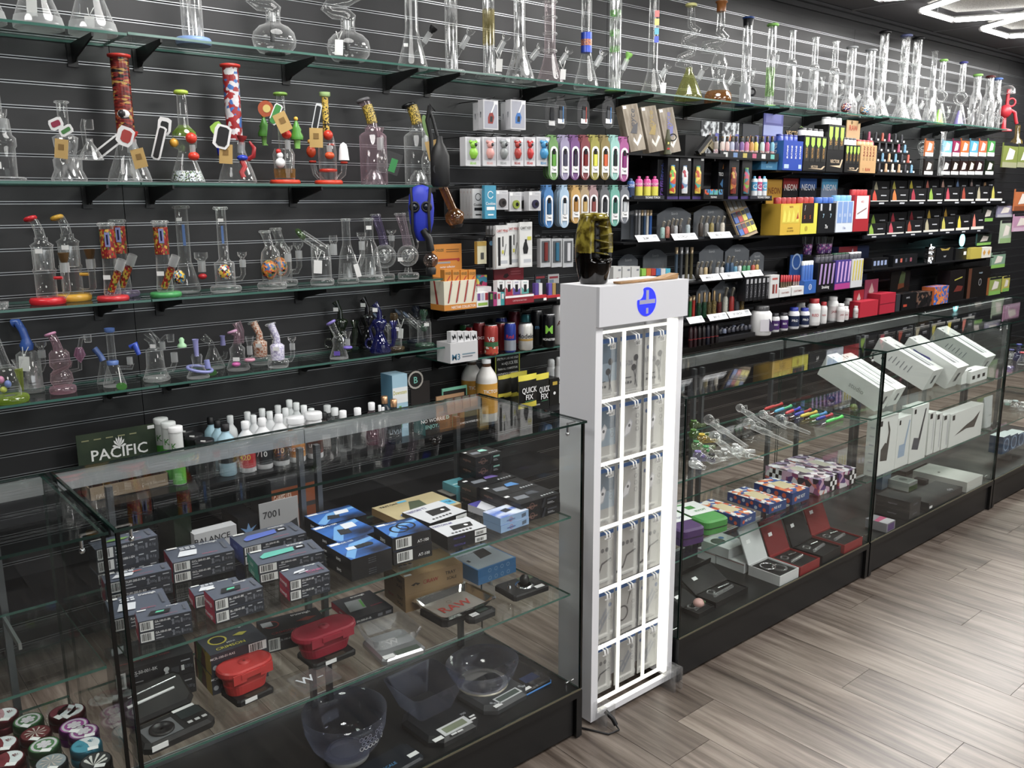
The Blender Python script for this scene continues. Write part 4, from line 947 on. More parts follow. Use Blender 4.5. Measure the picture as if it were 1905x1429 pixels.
g4('bubbler with amber ball inside, left of two alike',735,585,lambda H:bubb('#8f7440@0.7')(H)+stick(6,40,9,7,14),Y=3.09)
g4('bubbler with tilted neck and hanging tag, middle of three',775,578,lambda H:bubb('#4a5a78@0.6')(H)+tagc(-26,20,9,18),Y=3.19)
g4('bubbler with green foot and tall clear body, rightmost on the fourth shelf',790,583,lambda H:bubb('#5f9a7a@0.7')(H)+stick(6,42,9,6,14),Y=3.08)
# left showcase: boxed scales
def stack(name,cat,labels,z,mat,pr,A,B,T=None,Ct=None,C=None,d=None,h=None,group=None,lift=.0):
 """labels from the bottom box up"""
 loc,rz,(w_,d_,H_)=fit(A,B,z,T,C,Ct,d,h)
 n_=len(labels);hh=H_/n_
 root=carton(name,labels[0],cat,(loc[0],loc[1],z+.0005+lift),rz,(w_,d_,hh-.0006),mat,pr(w_,d_,hh)if callable(pr)else pr,group)
 for i in range(1,n_):
  dup(root,labels[i],(loc[0]+random.uniform(-.0015,.0015),loc[1]+random.uniform(-.0015,.0015),z+.0005+lift+hh*i),rz)
 return root,loc,rz,(w_,d_,hh)
SL=P('#596070',.4);SLF=P('#363941',.45);RED=P('#b8294a',.45);GY=P('#b9bcc2',.5);DG=P('#777b84',.5);SILV=P('#dfe2ea',.4);ICO=P('#c9ccd2',.5)
def tw(code,cap,rd,side,img,bar=True,word='truweigh',imgpos=.42):
 def f(w_,d_,h_):
  it=[('q','f',0,0,1,1,SLF),('q','l',0,0,1,1,side)]
  x0=.03
  if bar:it+=[('bar','f',.02,.08,.27,.92)];x0=.30
  it+=[('T','f',x0+.15,.74,h_*.26,code,WH,0,w_*.30),('q','f',x0,.44,x0+.1,.52,GY),('q','f',x0,.18,x0+.15,.25,GY)]
  it+=[('c','f',.635,.55,h_*.11,DG),('p','f',[(.61,.15),(.66,.15),(.645,.45),(.625,.45)],DG),('T','f',.71,.36,h_*.30,cap,DG,0,w_*.11),('q','f',.67,.72,.75,.8,GY)]
  it+=[('q','f',.785,.2,.82,.62,DG),('T','f',.90,.40,h_*.30,rd,DG,0,w_*.14),('q','f',.86,.74,.96,.82,GY)]
  it+=[('T','t',.70,.86,d_*.13,word,WH,0,w_*.30),('q','t',.88,.25,.93,.75,P('#5a5e69',.5)),('T','t',.62,.14,d_*.07,'DIGITAL MINI SCALE',P('#c05068',.5),0,w_*.25)]
  it+=[('q','t',.03,.86,.2,.95,WH)]+img
  if side is RED:it+=[('T','l',.5,.5,h_*.5,word,WH,0,d_*.8)]
  return it
 return f
IM_PLATE=[('p','t',[(.12,.25),(.42,.22),(.47,.55),(.2,.6)],SILV)]+[('q','t',.22+.09*i,.66+.1*j,.29+.09*i,.72+.1*j,SILV)for i in range(3)for j in range(2)]
IM_GRN=[('p','t',[(.2,.3),(.6,.28),(.66,.6),(.28,.66)],P('#22252a')),('p','t',[(.34,.42),(.5,.42),(.53,.54),(.38,.56)],P('#4fc9a0',.4))]
def IM_SL(c):return[('p','t',[(.1,.45),(.12,.3),(.62,.42),(.64,.7),(.2,.66)],P(c,.4)),('p','t',[(.64,.5),(.8,.5),(.82,.7),(.66,.7)],P('#23252b')),('q','t',.68,.56,.78,.64,SILV)]
ZB=ZU_B
GBX='dark boxed scales in the left showcase'
stack('scale_box','scale box',['bottom thousand-gram scale box hidden behind the red-print pair','second thousand-gram scale box hidden behind the red-print pair','third thousand-gram scale box behind the red-print pair','grey thousand-gram scale box with green leaf picture beside the black post'],ZB,SL,tw('TUFF-1000-1-GN','1000g','0.1g',SLF,[('p','t',[(.2,.4),(.5,.36),(.6,.5),(.3,.62)],P('#6f9a4a'))]),(186,1114),(300,1083),T=(184,1022),d=.06,group=GBX)
stack('scale_box','scale box',['lower of two red-print scale boxes beside the black post','upper of two red-print scale boxes beside the black post'],ZB,SL,tw('TUFF-200-01-RD','200g','0.01g',RED,IM_PLATE+[('p','t',[(.46,.5),(.6,.55),(.56,.62),(.44,.58)],P('#b8402a'))]),(199,1131),(322,1102),T=(197,1086),d=.05,group=GBX)
stack('scale_box','scale box',['scale box with white plate picture, behind the front-left pair'],ZB,SL,tw('PLAY-500-01-BK','500g','0.01g',SLF,IM_PLATE),(211,1179),(322,1152),T=(209,1153),d=.105,group=GBX)
stack('scale_box','scale box',['lower box of the front-left pair with green display picture and red side','upper box of the front-left pair with green display picture and red side'],ZB,SL,tw('GA-100-01-BK','100g','0.01g',RED,IM_GRN),(261,1199),(359,1176),T=(258,1158),Ct=(241,1141),group=GBX)
stack('scale_box','scale box',['lower of two scale boxes with white plate picture behind the red-sided boxes','upper of two scale boxes with white plate picture behind the red-sided boxes'],ZB,SL,tw('GCL-200-01-BK','200g','0.01g',RED,IM_PLATE),(322,1085),(436,1059),T=(317,1047),Ct=(294.5,1024),group=GBX)
stack('scale_box','scale box',['lower blue-sided slide scale box','upper blue-sided slide scale box'],ZB,SL,tw('SD-200-01-BL','200g','0.01g',P('#4a5a9c',.4),IM_SL('#5a72c8')+[('T','l',.5,.5,.012,'SLIDE',P('#8fa0d8'))]),(455,1053),(572,1023),T=(453,1019),Ct=(427,998),group=GBX)
stack('scale_box','scale box',['lower teal-sided slide scale box','upper teal-sided slide scale box'],ZB,SL,tw('SD-200-01-GN','200g','0.01g',P('#3f9a86',.4),IM_SL('#5cc0b0')+[('T','l',.5,.5,.012,'SLIDE',P('#d8f0e8'))]),(483.5,1086),(606,1057),T=(481,1052),Ct=(452,1030.5),group=GBX)
stack('scale_box','scale box',['red-sided scale box with white tray picture, left of the green-display pair'],ZB,SL,tw('BL-200-01-BK','200g','0.01g',RED,IM_PLATE),(364,1134),(452,1112),T=(361,1109),Ct=(340,1096),group=GBX)
stack('scale_box','scale box',['lower red-sided box at the shelf edge, right of the front-left pair','upper red-sided box at the shelf edge, right of the front-left pair'],ZB,SL,tw('BL-100-01-BK','100g','0.01g',RED,IM_GRN),(402,1162),(492,1135),T=(401,1117),Ct=(379,1099),group=GBX)
stack('scale_box','scale box',['lower red-sided box with white folding scale picture','upper red-sided box with white folding scale picture'],ZB,SL,tw('SO-100-01-BK','100g','0.01g',RED,[('p','t',[(.2,.4),(.5,.5),(.54,.66),(.26,.56)],SILV),('p','t',[(.3,.32),(.56,.4),(.58,.46),(.34,.4)],SILV),('T','t',.7,.3,.014,'SONIC',P('#c05080'))]),(540,1120),(614.5,1100),T=(539,1081),Ct=(512.4,1064.6),group=GBX)
BKB=P('#1c1d20',.4)
def aws(code,art):
 def f(w_,d_,h_):
  return[('q','t',0,0,1,1,noisy('blue_swoosh_print',lin('#2e6fc4'),lin('#0e1d38'),7,.35,(1,2,1),.42,.66)),('p','t',[(0,.2),(.4,.75),(1,.85),(1,.7),(.5,.55),(.1,0)],P('#6aa6e0',.4)),('q','t',.03,.86,.25,.96,WH),('T','t',.36,.88,d_*.09,code,WH),('T','l',.5,.5,h_*.5,'aws',WH)]+art+[('T','f',.5,.3+.2*k,h_*.1,'digital pocket scale',DG,0,w_*.7)for k in range(3)]
 return f
sc1=[('p','t',[(.25,.3),(.5,.25),(.58,.5),(.35,.58)],P('#2a2d33')),('p','t',[(.5,.5),(.8,.5),(.85,.75),(.56,.78)],SILV)]
stack('scale_box','scale box',['lower black and blue scale box at the back left of the blue group','upper black and blue scale box at the back left of the blue group'],ZB,BKB,aws('AWS-600',sc1),(599.7,1016),(684,993),T=(599.7,979),Ct=(575.6,958),group=GBX)
stack('scale_box','scale box',['lower black and blue scale box in the middle of the blue group','upper black and blue scale box in the middle of the blue group'],ZB,BKB,aws('AWS-100',sc1),(634,1047),(709,1022),T=(633.7,1010),Ct=(598,978),group=GBX)
stack('scale_box','scale box',['lower black and blue box with coin-row picture at the shelf edge','upper black and blue box with coin-row picture at the shelf edge'],ZB,BKB,aws('BLADE-100',[('c','t',.45+.1*k,.5,.011,P('#20242a'))for k in range(4)]+[('p','t',[(.2,.45),(.4,.42),(.42,.58),(.22,.6)],SILV)]),(655,1083),(730,1059),T=(653.5,1041.6),Ct=(617,1012),group=GBX)
stack('scale_box','scale box',['lower black and blue box with headphone picture and barcode','upper black and blue box with headphone picture and barcode'],ZB,BKB,lambda w_,d_,h_:aws('DISC-100',[('ring','t',.4,.45,.026,P('#14171c')),('ring','t',.62,.55,.026,P('#14171c'))])(w_,d_,h_)[:-3]+[('bar','f',.08,.12,.48,.88),('T','f',.78,.35,h_*.3,'AT-100',WH,0,w_*.3)],(733,1053),(804,1034),T=(731.5,1002),Ct=(700,978),group=GBX)
TAN=P('#b9a97e',.5)
stack('scale_box','scale box',['tan scale box with dark pyramid picture and blue word band'],ZB,P('#a07f4c',.5),lambda w_,d_,h_:[('q','t',0,0,1,1,TAN),('p','t',[(.3,.3),(.62,.35),(.66,.75),(.5,.8)],P('#4f5a44')),('q','t',.62,.1,.98,.4,P('#4fb0d8')),('T','t',.8,.25,.018,'TRITON T2R',BK,0,w_*.32),('T','t',.2,.86,.016,'TRITON',BK),('q','t',.36,.84,.5,.93,P('#4fb0d8')),('c','t',.16,.2,.01,P('#2f62b0')),('c','t',.3,.2,.01,P('#2f62b0')),('T','f',.25,.5,.012,'TRITON',BK)],(727,975),(840,942),T=(727,961),Ct=(673,938),group=GBX)
def tri(code):
 return lambda w_,d_,h_:[('q','t',0,0,1,1,P('#d3d4da',.35)),('p','t',[(.3,.3),(.8,.3),(.88,.62),(.36,.66)],P('#1d1e22')),('c','t',.7,.48,.006,WH),('T','t',.26,.84,d_*.16,code,P('#4a3f86'),0,w_*.5)]+[('c','t',.2+.09*k,.14,.004,BK)for k in range(6)]+[('q','f',.68,.1,.98,.9,WH),('bar','f',.70,.15,.96,.7),('T','f',.28,.5,h_*.4,code,P('#5548a0'),0,w_*.4)]
stack('scale_box','scale box',['silver-topped black scale box lying over the tan box corner'],ZB,BKB,tri('TRITON T2'),(801,997),(869,973),T=(801,974),Ct=(747,954),group=GBX)
stack('scale_box','scale box',['lower silver-topped black scale box with two white barcodes in view','upper silver-topped black scale box with two white barcodes in view'],ZB,BKB,tri('TRITON-M'),(833.5,1025),(906,1004.5),T=(833.5,999),Ct=(804,978),group=GBX)
WX=P('#dcdde6',.4);LB=P('#93b4dc',.4)
stack('scale_box','scale box',['white scale box with violet corner behind the light blue pair'],ZB,WX,lambda w_,d_,h_:[('p','t',[(0,1),(0,.5),(.5,1)],P('#4f4aa0')),('p','t',[(.4,.35),(.7,.4),(.68,.8),(.4,.72)],P('#2e3440')),('T','f',.5,.5,h_*.4,'weighmax',DG,0,w_*.7)],(904,963),(955,945),T=(904,950),Ct=(874.6,937),group=GBX)
stack('scale_box','scale box',['lower light blue swirl scale box','upper light blue swirl scale box'],ZB,LB,lambda w_,d_,h_:[('q','t',0,0,1,1,noisy('blue_white_swirl',lin('#5f7fd0'),lin('#dfe6f4'),10,.4,(1,3,1))),('p','t',[(.4,.35),(.66,.4),(.62,.72),(.38,.66)],P('#2e3440')),('p','f',[(.75,.2),(.9,.3),(.9,.8),(.75,.7)],P('#5a6a80')),('T','f',.36,.5,h_*.36,'weighmax',P('#42549c'),0,w_*.5),('ring','f',.36,.5,h_*.3,P('#c86a78'))],(932,993),(984,975),T=(932,965.5),Ct=(905,951),group=GBX)
def wmx(c):
 return lambda w_,d_,h_:[('p','t',[(.1,.35),(.4,.3),(.42,.6),(.14,.62)],P('#787c84')),('p','t',[(.45,.5),(.75,.45),(.7,.75),(.5,.72)],P(c)),('q','t',.02,.7,.12,.82,WH)]+[('q','t',.6+.07*k,.12,.64+.07*k,.2,GY)for k in range(5)]+[('T','f',.27,.5,h_*.34,'weighmax',P('#8d6a5c'),0,w_*.36),('ring','f',.27,.5,h_*.32,P('#7c5a56')),('q','f',.66,.62,.9,.78,P(c)),('q','f',.66,.4,.8,.45,GY),('q','f',.66,.28,.84,.33,GY),('p','f',[(.5,0),(.56,0),(.64,1),(.58,1)],P('#33343a')),('T','l',.5,.5,h_*.34,'weighmax',P('#8d6a5c'),0,d_*.5)]
stack('scale_box','scale box',['lower black scale box at the right end of the upper shelf','upper black scale box at the right end of the upper shelf'],ZB,BKB,wmx('#4a4d55'),(986,970),(1057,947.5),T=(986,933.5),Ct=(948,917),group=GBX)
stack('scale_box','scale box',['lower black scale box with sky blue picture, behind the end pair','upper black scale box with sky blue picture, behind the end pair'],ZB,BKB,wmx('#4f8fd0'),(949,954),(1020,933),T=(949,918),Ct=(912,901),group=GBX)
stack('scale_box','scale box',['lower black scale box with violet picture near the back','upper black scale box with violet picture near the back'],ZB,BKB,wmx('#8a74c8'),(912,937),(984,915),T=(912,901),Ct=(878,888),group=GBX)
a=onY(877,849,1.99);b=onY(945,834,1.99)
b.x=min(b.x,1.63);wd=b.x-a.x;hs=(a.z-ZB)/4
root=carton('scale_box','black scale box at the bottom of the tall back stack','scale box',((a.x+b.x)/2,2.01,ZB+.0005),0,(wd,.08,hs-.0006),BKB,wmx('#9fe0d0')(wd,.08,hs),GBX)
for i,nm in enumerate(['second black box up in the tall back stack','third black box up in the tall back stack','topmost black box of the tall back stack']):
 dup(root,nm,((a.x+b.x)/2,2.01,ZB+.0005+hs*(i+1)),0)
stack('scale_box','scale box',['dark scale box under the teal one','teal scale box with dark scale picture'],ZB,P('#4d9aa6',.4),lambda w_,d_,h_:[('p','t',[(.5,.4),(.8,.45),(.76,.75),(.5,.7)],P('#23383f')),('q','t',.05,.3,.4,.4,P('#bfe2e6')),('ring','f',.4,.5,h_*.3,P('#a85a58')),('p','f',[(.7,.2),(.9,.3),(.9,.8),(.7,.7)],P('#23383f'))],(841,930),(894,916),T=(841,903),Ct=(811,893),group=GBX)
stack('scale_box','scale box',['small grey-topped scale box behind the tan one'],ZB,BKB,lambda w_,d_,h_:[('q','t',0,0,1,1,P('#6a6660',.5)),('p','t',[(.3,.3),(.8,.35),(.8,.65),(.4,.7)],P('#2a2a2c'))],(796,918),(822,911),T=(796,906),d=.07,group=GBX)
ZL=ZL_B
stack('scale_box','scale box',['lower big black scale box with small skull icon behind the black post','upper big black scale box with small skull icon behind the black post'],ZL,P('#2a2b30',.45),lambda w_,d_,h_:[('bar','f',.01,.12,.13,.88),('T','f',.36,.72,.011,'RSS-50-001-BK',WH,0,w_*.34),('q','f',.18,.56,.28,.6,GY),('q','f',.18,.25,.34,.29,GY),('c','f',.64,.5,.006,WH),('p','f',[(.61,.2),(.67,.2),(.655,.45),(.625,.45)],WH),('q','f',.70,.2,.80,.5,P('#4a4c52')),('q','f',.83,.24,.87,.5,WH),('T','f',.93,.4,.011,'0.001g',DG,0,w_*.1),('q','f',.83,.68,.95,.74,GY),('T','t',.4,.2,.012,'precision jewelry scale',P('#8f3038')),('q','t',.7,.3,.8,.9,P('#45474d')),('p','t',[(.05,.6),(.2,.62),(.24,.9),(.08,.88)],GY)],(222,1330),(366,1286),T=(219,1252),d=.13,group='boxes on the lower shelf of the left showcase')
RASTA=multi('rasta_side',['#8f2a20','#5b2018','#a8862a','#4a7a2e','#c8a72e'],30,.4,(1,1,.5))
stack('scale_box','scale box',['lower mini scale box with rasta-coloured side','upper mini scale box with yellow words and rasta-coloured side'],ZL,P('#3a3d47',.45),lambda w_,d_,h_:[('q','l',0,0,1,1,RASTA),('ring','t',.28,.55,.022,P('#c8b92a')),('c','t',.28,.55,.017,P('#23252b')),('p','t',[(.55,.55),(.7,.62),(.82,.55),(.7,.45)],P('#b0a62c')),('T','t',.4,.16,.016,'CRIMSON',P('#d0c22a')),('T','t',.45,.32,.010,'MINI',GY),('T','t',.66,.86,.013,'truweigh',WH),('bar','f',.66,.5,.98,.95),('T','f',.2,.8,.008,'MCR-100-01-RAS',WH),('T','f',.24,.35,.014,'100g',DG),('T','f',.52,.35,.014,'0.01g',DG),('c','f',.06,.35,.006,GY)],(396.5,1295),(500,1258),T=(393,1220),Ct=(357.5,1187),group='boxes on the lower shelf of the left showcase')
stack('scale_box','scale box',['dark scale box with red leaf picture behind the red bowls'],ZL,P('#2c2d33',.45),lambda w_,d_,h_:[('p','t',[(.55,.5),(.75,.62),(.92,.55),(.75,.42)],P('#8f3a30')),('ring','t',.18,.62,.02,P('#a83a36')),('q','t',.03,.55,.2,.8,GY),('T','t',.7,.86,.015,'truweigh',WH),('T','t',.3,.14,.015,'CRIMSON',P('#a03038')),('bar','f',.02,.1,.2,.9),('T','f',.32,.7,.007,'CR-100-01-BK',GY)],(498.6,1217),(613,1187),T=(498.6,1188),Ct=(466,1159),group='boxes on the lower shelf of the left showcase')
stack('scale_box','scale box',['dark scale box with silver plate picture and red side'],ZL,P('#2c2d33',.45),lambda w_,d_,h_:[('q','l',0,0,1,1,RED),('T','l',.5,.5,h_*.5,'truweigh',WH),('p','t',[(.08,.3),(.5,.3),(.6,.75),(.2,.78)],P('#8d9092')),('p','t',[(.44,.35),(.5,.35),(.58,.7),(.52,.7)],P('#4f9a3a')),('T','t',.6,.9,.012,'truweigh',WH),('T','t',.76,.3,.010,'ENIGMA',P('#a03048')),('T','f',.25,.5,.008,'EN-500-01-SL',WH),('q','f',.6,.3,.72,.7,DG),('q','f',.8,.3,.95,.7,DG)],(659,1165),(731.5,1141),T=(658,1152),Ct=(589,1128),group='boxes on the lower shelf of the left showcase')
KR_=P('#a9875c',.6);KRD=P('#3a2c20',.6);RAWR=P('#a8352c',.55)
stack('scale_box','scale box',['lower kraft cardboard tray scale box','upper kraft cardboard tray scale box'],ZL,KR_,lambda w_,d_,h_:[('T','f',.78,.66,h_*.26,'TRAY',KRD),('T','f',.80,.32,h_*.22,'SCALE',KRD),('T','f',.47,.5,h_*.30,'RAW',RAWR),('ring','f',.34,.5,h_*.12,RAWR),('p','f',[(.1,.5),(.15,.42),(.18,.52),(.21,.42),(.26,.5),(.18,.6)],KRD),('T','l',.76,.66,h_*.26,'TRAY',KRD,0,d_*.3),('T','l',.76,.34,h_*.22,'SCALE',KRD,0,d_*.3),('T','l',.35,.5,h_*.26,'RAW',RAWR,0,d_*.3),('q','t',.02,.04,.14,.12,WH)]+[('c','t',.15+.08*k,.6,.006,KRD)for k in range(3)],(755,1141),(862,1109),T=(753,1076),d=.13,group='boxes on the lower shelf of the left showcase')
BLX=P('#3f86c4',.4)
stack('scale_box','scale box',['lower bright blue scale box beside the kraft boxes','upper bright blue scale box with keypad scale picture'],ZL,BLX,lambda w_,d_,h_:[('q','t',.03,.03,.97,.97,P('#a9b8c2',.4)),('p','t',[(.4,.4),(.75,.45),(.8,.8),(.5,.78)],P('#23262a')),('p','t',[(.1,.4),(.16,.4),(.16,.5),(.1,.5)],BK),('T','t',.3,.85,.010,'PROFESSIONAL',DG),('T','t',.3,.74,.010,'DIGITAL SCALE',DG)]+[('ring','f',.3+.16*k,.5,.006,P('#a8d2f0'))for k in range(4)],(890,1090),(960,1064),T=(886,1061.5),Ct=(840.6,1030),group='boxes on the lower shelf of the left showcase')
t=thing('tray_scale','shiny steel rolling tray on a black pocket scale with red word','scale',onZ(846,1142,ZL)+Vector((0,0,.0005)),R(2),None)
MB().cbox(-.075,-.05,0,.075,.07,.022,.012,M['matte_black']).cbox(-.01,-.085,0,.085,-.045,.02,.012,M['matte_black']).build('scale_body',t)
def rr(w_,d_,r=.015,n_=4):
 o=[]
 for cx,cy,a0 in((w_/2-r,-d_/2+r,-90),(w_/2-r,d_/2-r,0),(-w_/2+r,d_/2-r,90),(-w_/2+r,-d_/2+r,180)):
  for k in range(n_+1):o.append((cx+r*math.cos(R(a0+90*k/n_)),cy+r*math.sin(R(a0+90*k/n_))))
 return o
def dish(b,rings,mat,closed=True,smooth=False):
 """shell through stacked outlines: (poly, z)"""
 n_=len(rings[0][0]);vs=[];fs=[]
 for pl,z in rings:vs+=[(x,y,z)for x,y in pl]
 for i in range(len(rings)-1):
  for k in range(n_):fs.append((i*n_+k,i*n_+(k+1)%n_,(i+1)*n_+(k+1)%n_,(i+1)*n_+k))
 b.add(vs,fs,mat,smooth)
 if closed:b.add(vs[:n_],[tuple(range(n_-1,-1,-1))],mat)
 return b
b=dish(MB(),[(rr(.155,.115),.024),(rr(.18,.14),.042),(rr(.19,.15),.043),(rr(.185,.145),.0435),(rr(.175,.135),.041),(rr(.152,.112),.0255)],plain((.7,.69,.67),.12,1.0))
b.add([(x,y,.0256)for x,y in rr(.152,.112)],[tuple(range(20))],plain((.42,.40,.38),.3,.6));tray=b.build('steel_tray',t)
fr={'t':(Vector((-.07,-.05,.0262)),Vector((1,0,0)),Vector((0,1,0)),.14,.10,Vector((0,0,1)))}
prints(t,None,[('T','t',.5,.45,.045,'RAW',RAWR),('ring','t',.5,.75,.008,P('#7d6a52'))],fr)
fr={'t':(Vector((-.01,-.085,.0203)),Vector((1,0,0)),Vector((0,1,0)),.095,.04,Vector((0,0,1)))}
prints(t,None,[('q','t',.08,.1,.34,.55,WH),('q','t',.4,.3,.75,.8,P('#3b4a44')),('T','t',.2,.3,.006,'$39.99',DG)],fr)
t=thing('pocket_scale','small square black scale with a round black weight on a chrome disc','scale',onZ(971,1098,ZL)+Vector((0,0,.0005)),R(-3))
MB().cbox(-.065,-.05,0,.065,.05,.016,.006,M['matte_black']).build('scale_body',t)
MB().lathe([(.028,.016),(.028,.019),(.02,.020)],M['chrome'],24,.005,-.006,0).build('chrome_plate',t)
MB().ball((.005,-.006,.034),.015,P('#1d1e20',.35),16).build('round_weight',t)
MB().lathe([(.006,0),(.006,.012),(.004,.014),(.005,.018)],M['chrome'],12,-.05,-.005,.016).build('calibration_weight',t)
MB().box(.02,-.045,.0162,.05,-.03,.0168,WH).build('price_sticker',t)
MB().box(.012,.02,.0162,.058,.044,.0166,P('#4a5f42',.3)).build('display',t)
t=thing('pocket_scale','silver pocket scale under a clear square tray with letter emblem','scale',onZ(731,1206,ZL)+Vector((0,0,.0005)),R(-6))
MB().cbox(-.06,-.07,0,.06,.06,.016,.01,P('#b9bcc0',.3,.7)).build('scale_body',t)
b=dish(MB(),[(rr(.11,.09),.018),(rr(.135,.12),.052),(rr(.132,.117),.052),(rr(.108,.088),.019)],M['pack']);b.move(Matrix.Translation((0,.018,0)));b.build('clear_tray',t)
MB().box(-.02,-.066,.0162,.045,-.044,.0168,P('#59655c',.3)).build('display',t)
MB().box(-.055,-.068,.0162,-.025,-.05,.0168,WH).build('price_sticker',t)
prints(t,None,[('q','t',.42,.52,.62,.57,WH),('T','t',.5,.42,.032,'W',WH)],{'t':(Vector((-.06,-.05,.0165)),Vector((1,0,0)),Vector((0,1,0)),.12,.12,Vector((0,0,1)))})
def redbowl(label,px,py,L,Dp,rz,col,sx,sy):
 o=onZ(px,py,ZL)
 t=thing('scale_bowl',label,'bowl',(o.x,o.y,ZL+.0145),rz,'red silicone bowls on scales')
 m=P(col,.45);m2=P(col,.38)
 def st(w_,d_):return rr(w_,d_,min(w_,d_)*.47,6)
 dish(MB(),[(st(L*.72,Dp*.66),0),(st(L*.80,Dp*.74),.022),(st(L*.79,Dp*.73),.025),(st(L*.90,Dp*.86),.05)],m).build('bowl_body',t)
 lo_=dish(MB(),[(st(L,Dp),.049),(st(L*1.02,Dp*1.03),.053),(st(L,Dp),.061),(st(L*.93,Dp*.9),.064)],m2).add([(x,y,.0632)for x,y in st(L*.93,Dp*.9)],[tuple(range(28))],m2).build('lid',t)
 MB().lathe([(.014,.0632),(.013,.066),(.003,.0665)],m,16).build('lid_button',lo_)
 for sx_ in(-.26,.26):MB().box(L*sx_-.016,-Dp*.535,.038,L*sx_+.016,-Dp*.50,.060,m2).build('lid_clip',lo_)
 MB().box(-.03,-Dp*.56,.046,.03,-Dp*.5,.058,m2).build('lid_clip',lo_)
 s=thing('pocket_scale','slim black scale with price sticker under the '+label.split(' silicone')[0]+' bowl','scale',(o.x+sx*.0,o.y-.0,ZL+.0005),rz,'black scales under red bowls')
 MB().cbox(-L*.36,-Dp*.62,0,L*.36,Dp*.45,.0138,.006,M['matte_black']).build('scale_body',s)
 MB().box(-.022,-Dp*.6,.0139,.03,-Dp*.42,.0142,P('#394038',.25)).build('display',s)
 MB().box(-.03,-Dp*.65,.004,.0,-Dp*.63,.0135,WH).build('price_sticker',s)
 return t
redbowl('large dark red silicone bowl with round lid button',605,1218,.165,.085,R(2),'#a3283c',0,0)
redbowl('smaller bright red silicone bowl with clip lid',458,1288,.128,.078,R(6),'#c83432',0,0)
MB_=MB().box(-.05,-.04,0,.05,.04,.006,M['pack'])
t=thing('clear_lid','clear plastic scale lid with white letter emblem lying by the red bowl','plastic lid',onZ(585,1265,ZL)+Vector((0,0,.0005)),R(3))
MB_.build('lid_panel',t)
prints(t,None,[('T','t',.3,.55,.04,'W',SILV),('q','t',.55,.4,.7,.43,SILV)],{'t':(Vector((-.05,-.04,.0064)),Vector((1,0,0)),Vector((0,1,0)),.10,.08,Vector((0,0,1)))})
t=thing('pocket_scale','open black jewellery scale with tweezers in its lid, front left corner','scale',Vector((max(onZ(305,1372,ZL).x,.522),onZ(305,1372,ZL).y+.01,ZL+.0005)),R(6))
MB().cbox(-.078,-.05,0,.078,.045,.02,.012,M['matte_black']).build('scale_body',t)
b=MB().cbox(-.076,0,0,.076,.09,.016,.012,M['matte_black']);b.move(Matrix.Translation((0,.045,.016))@Matrix.Rotation(R(28),4,'X'));b.build('open_lid',t)
MB().box(-.062,-.04,.0202,.008,.022,.0208,P('#8f9296',.3,.6)).build('weighing_plate',t)
MB().lathe([(.026,0),(.026,.004),(.02,.005),(.018,.002),(.004,.002)],P('#1c1c1e',.3),24,-.026,-.01,.0208).build('round_pan',t)
MB().box(.02,-.005,.0202,.068,.028,.0208,P('#343c3c',.25)).build('display',t)
MB().box(.018,.03,.0202,.066,.04,.0208,WH).build('price_sticker',t)
MB().box(-.066,-.052,.006,-.032,-.0505,.018,WH).build('price_sticker',t)
for k in range(3):MB().box(.024+.016*k,-.03,.0202,.034+.016*k,-.022,.021,P('#c8c8c8',.4)).build('button',t)
MB().cyl((-.06,.075,.05),(.045,.078,.052),.0035,WH,.003,10).build('white_tweezers',t)
MB().cyl((-.05,.095,.06),(.06,.1,.063),.002,M['chrome'],n=8).build('chrome_tweezers',t)
ZK=ZD
AC=M['acrylic']
def ell(w_,d_,n_=28):return[(w_/2*math.cos(2*math.pi*k/n_),d_/2*math.sin(2*math.pi*k/n_))for k in range(n_)]
o=onZ(645,1408,ZK);o.y=max(o.y,1.752)
t=thing('bowl_scale','big smoky clear round bowl with white honeycomb print on a scale','bowl scale',(o.x,o.y,ZK+.0008),R(5),'bowl scales on the deck')
MB().lathe([(.055,0),(.058,.004),(.058,.016),(.05,.02)],P('#9a9a98',.35),28).build('scale_base',t)
b=MB().lathe([(.055,.021),(.066,.022),(.088,.05),(.103,.09),(.108,.135),(.106,.135),(.101,.09),(.086,.05),(.064,.024),(.04,.0235)],AC,36);b.build('clear_bowl',t)
hx=MB()
for i in range(7):
 for j in range(3):
  a=-1.75+i*.128+(j%2)*.064;zz=.068+j*.0125
  c0=Vector((.0965*math.cos(a),.0965*math.sin(a),zz+.006));tv=Vector((-math.sin(a),math.cos(a),0));
  vs=[c0*1.01+tv*(q*math.cos(R(60*k+30)))+Vector((0,0,q*math.sin(R(60*k+30))))for q in(.0062,.0048)for k in range(6)]
  if(i+j)%7!=5:hx.add(vs,[(k,(k+1)%6,(k+1)%6+6,k+6)for k in range(6)],WH)
hx.build('honeycomb_print',t)
o=onZ(806,1340,ZK)
t=thing('bowl_scale','black kitchen scale with a square clear bowl and white framed display','bowl scale',(o.x,o.y,ZK+.0008),R(2),'bowl scales on the deck')
MB().cbox(-.085,-.12,0,.085,.06,.024,.03,P('#1e2023',.35)).build('scale_base',t)
b=dish(MB(),[(rr(.11,.11,.012),.027),(rr(.178,.165,.02),.108),(rr(.174,.161,.02),.108),(rr(.107,.107,.012),.029)],AC);b.move(Matrix.Translation((0,.035,0)));b.build('clear_bowl',t)
MB().box(-.045,-.112,.0242,.05,-.072,.025,P('#d9dadc',.35)).build('display_frame',t)
MB().box(-.034,-.104,.0251,.038,-.08,.0256,P('#8b947a',.25)).build('display',t)
MB().box(-.08,-.115,.0242,-.05,-.1,.0248,WH).build('price_sticker',t)
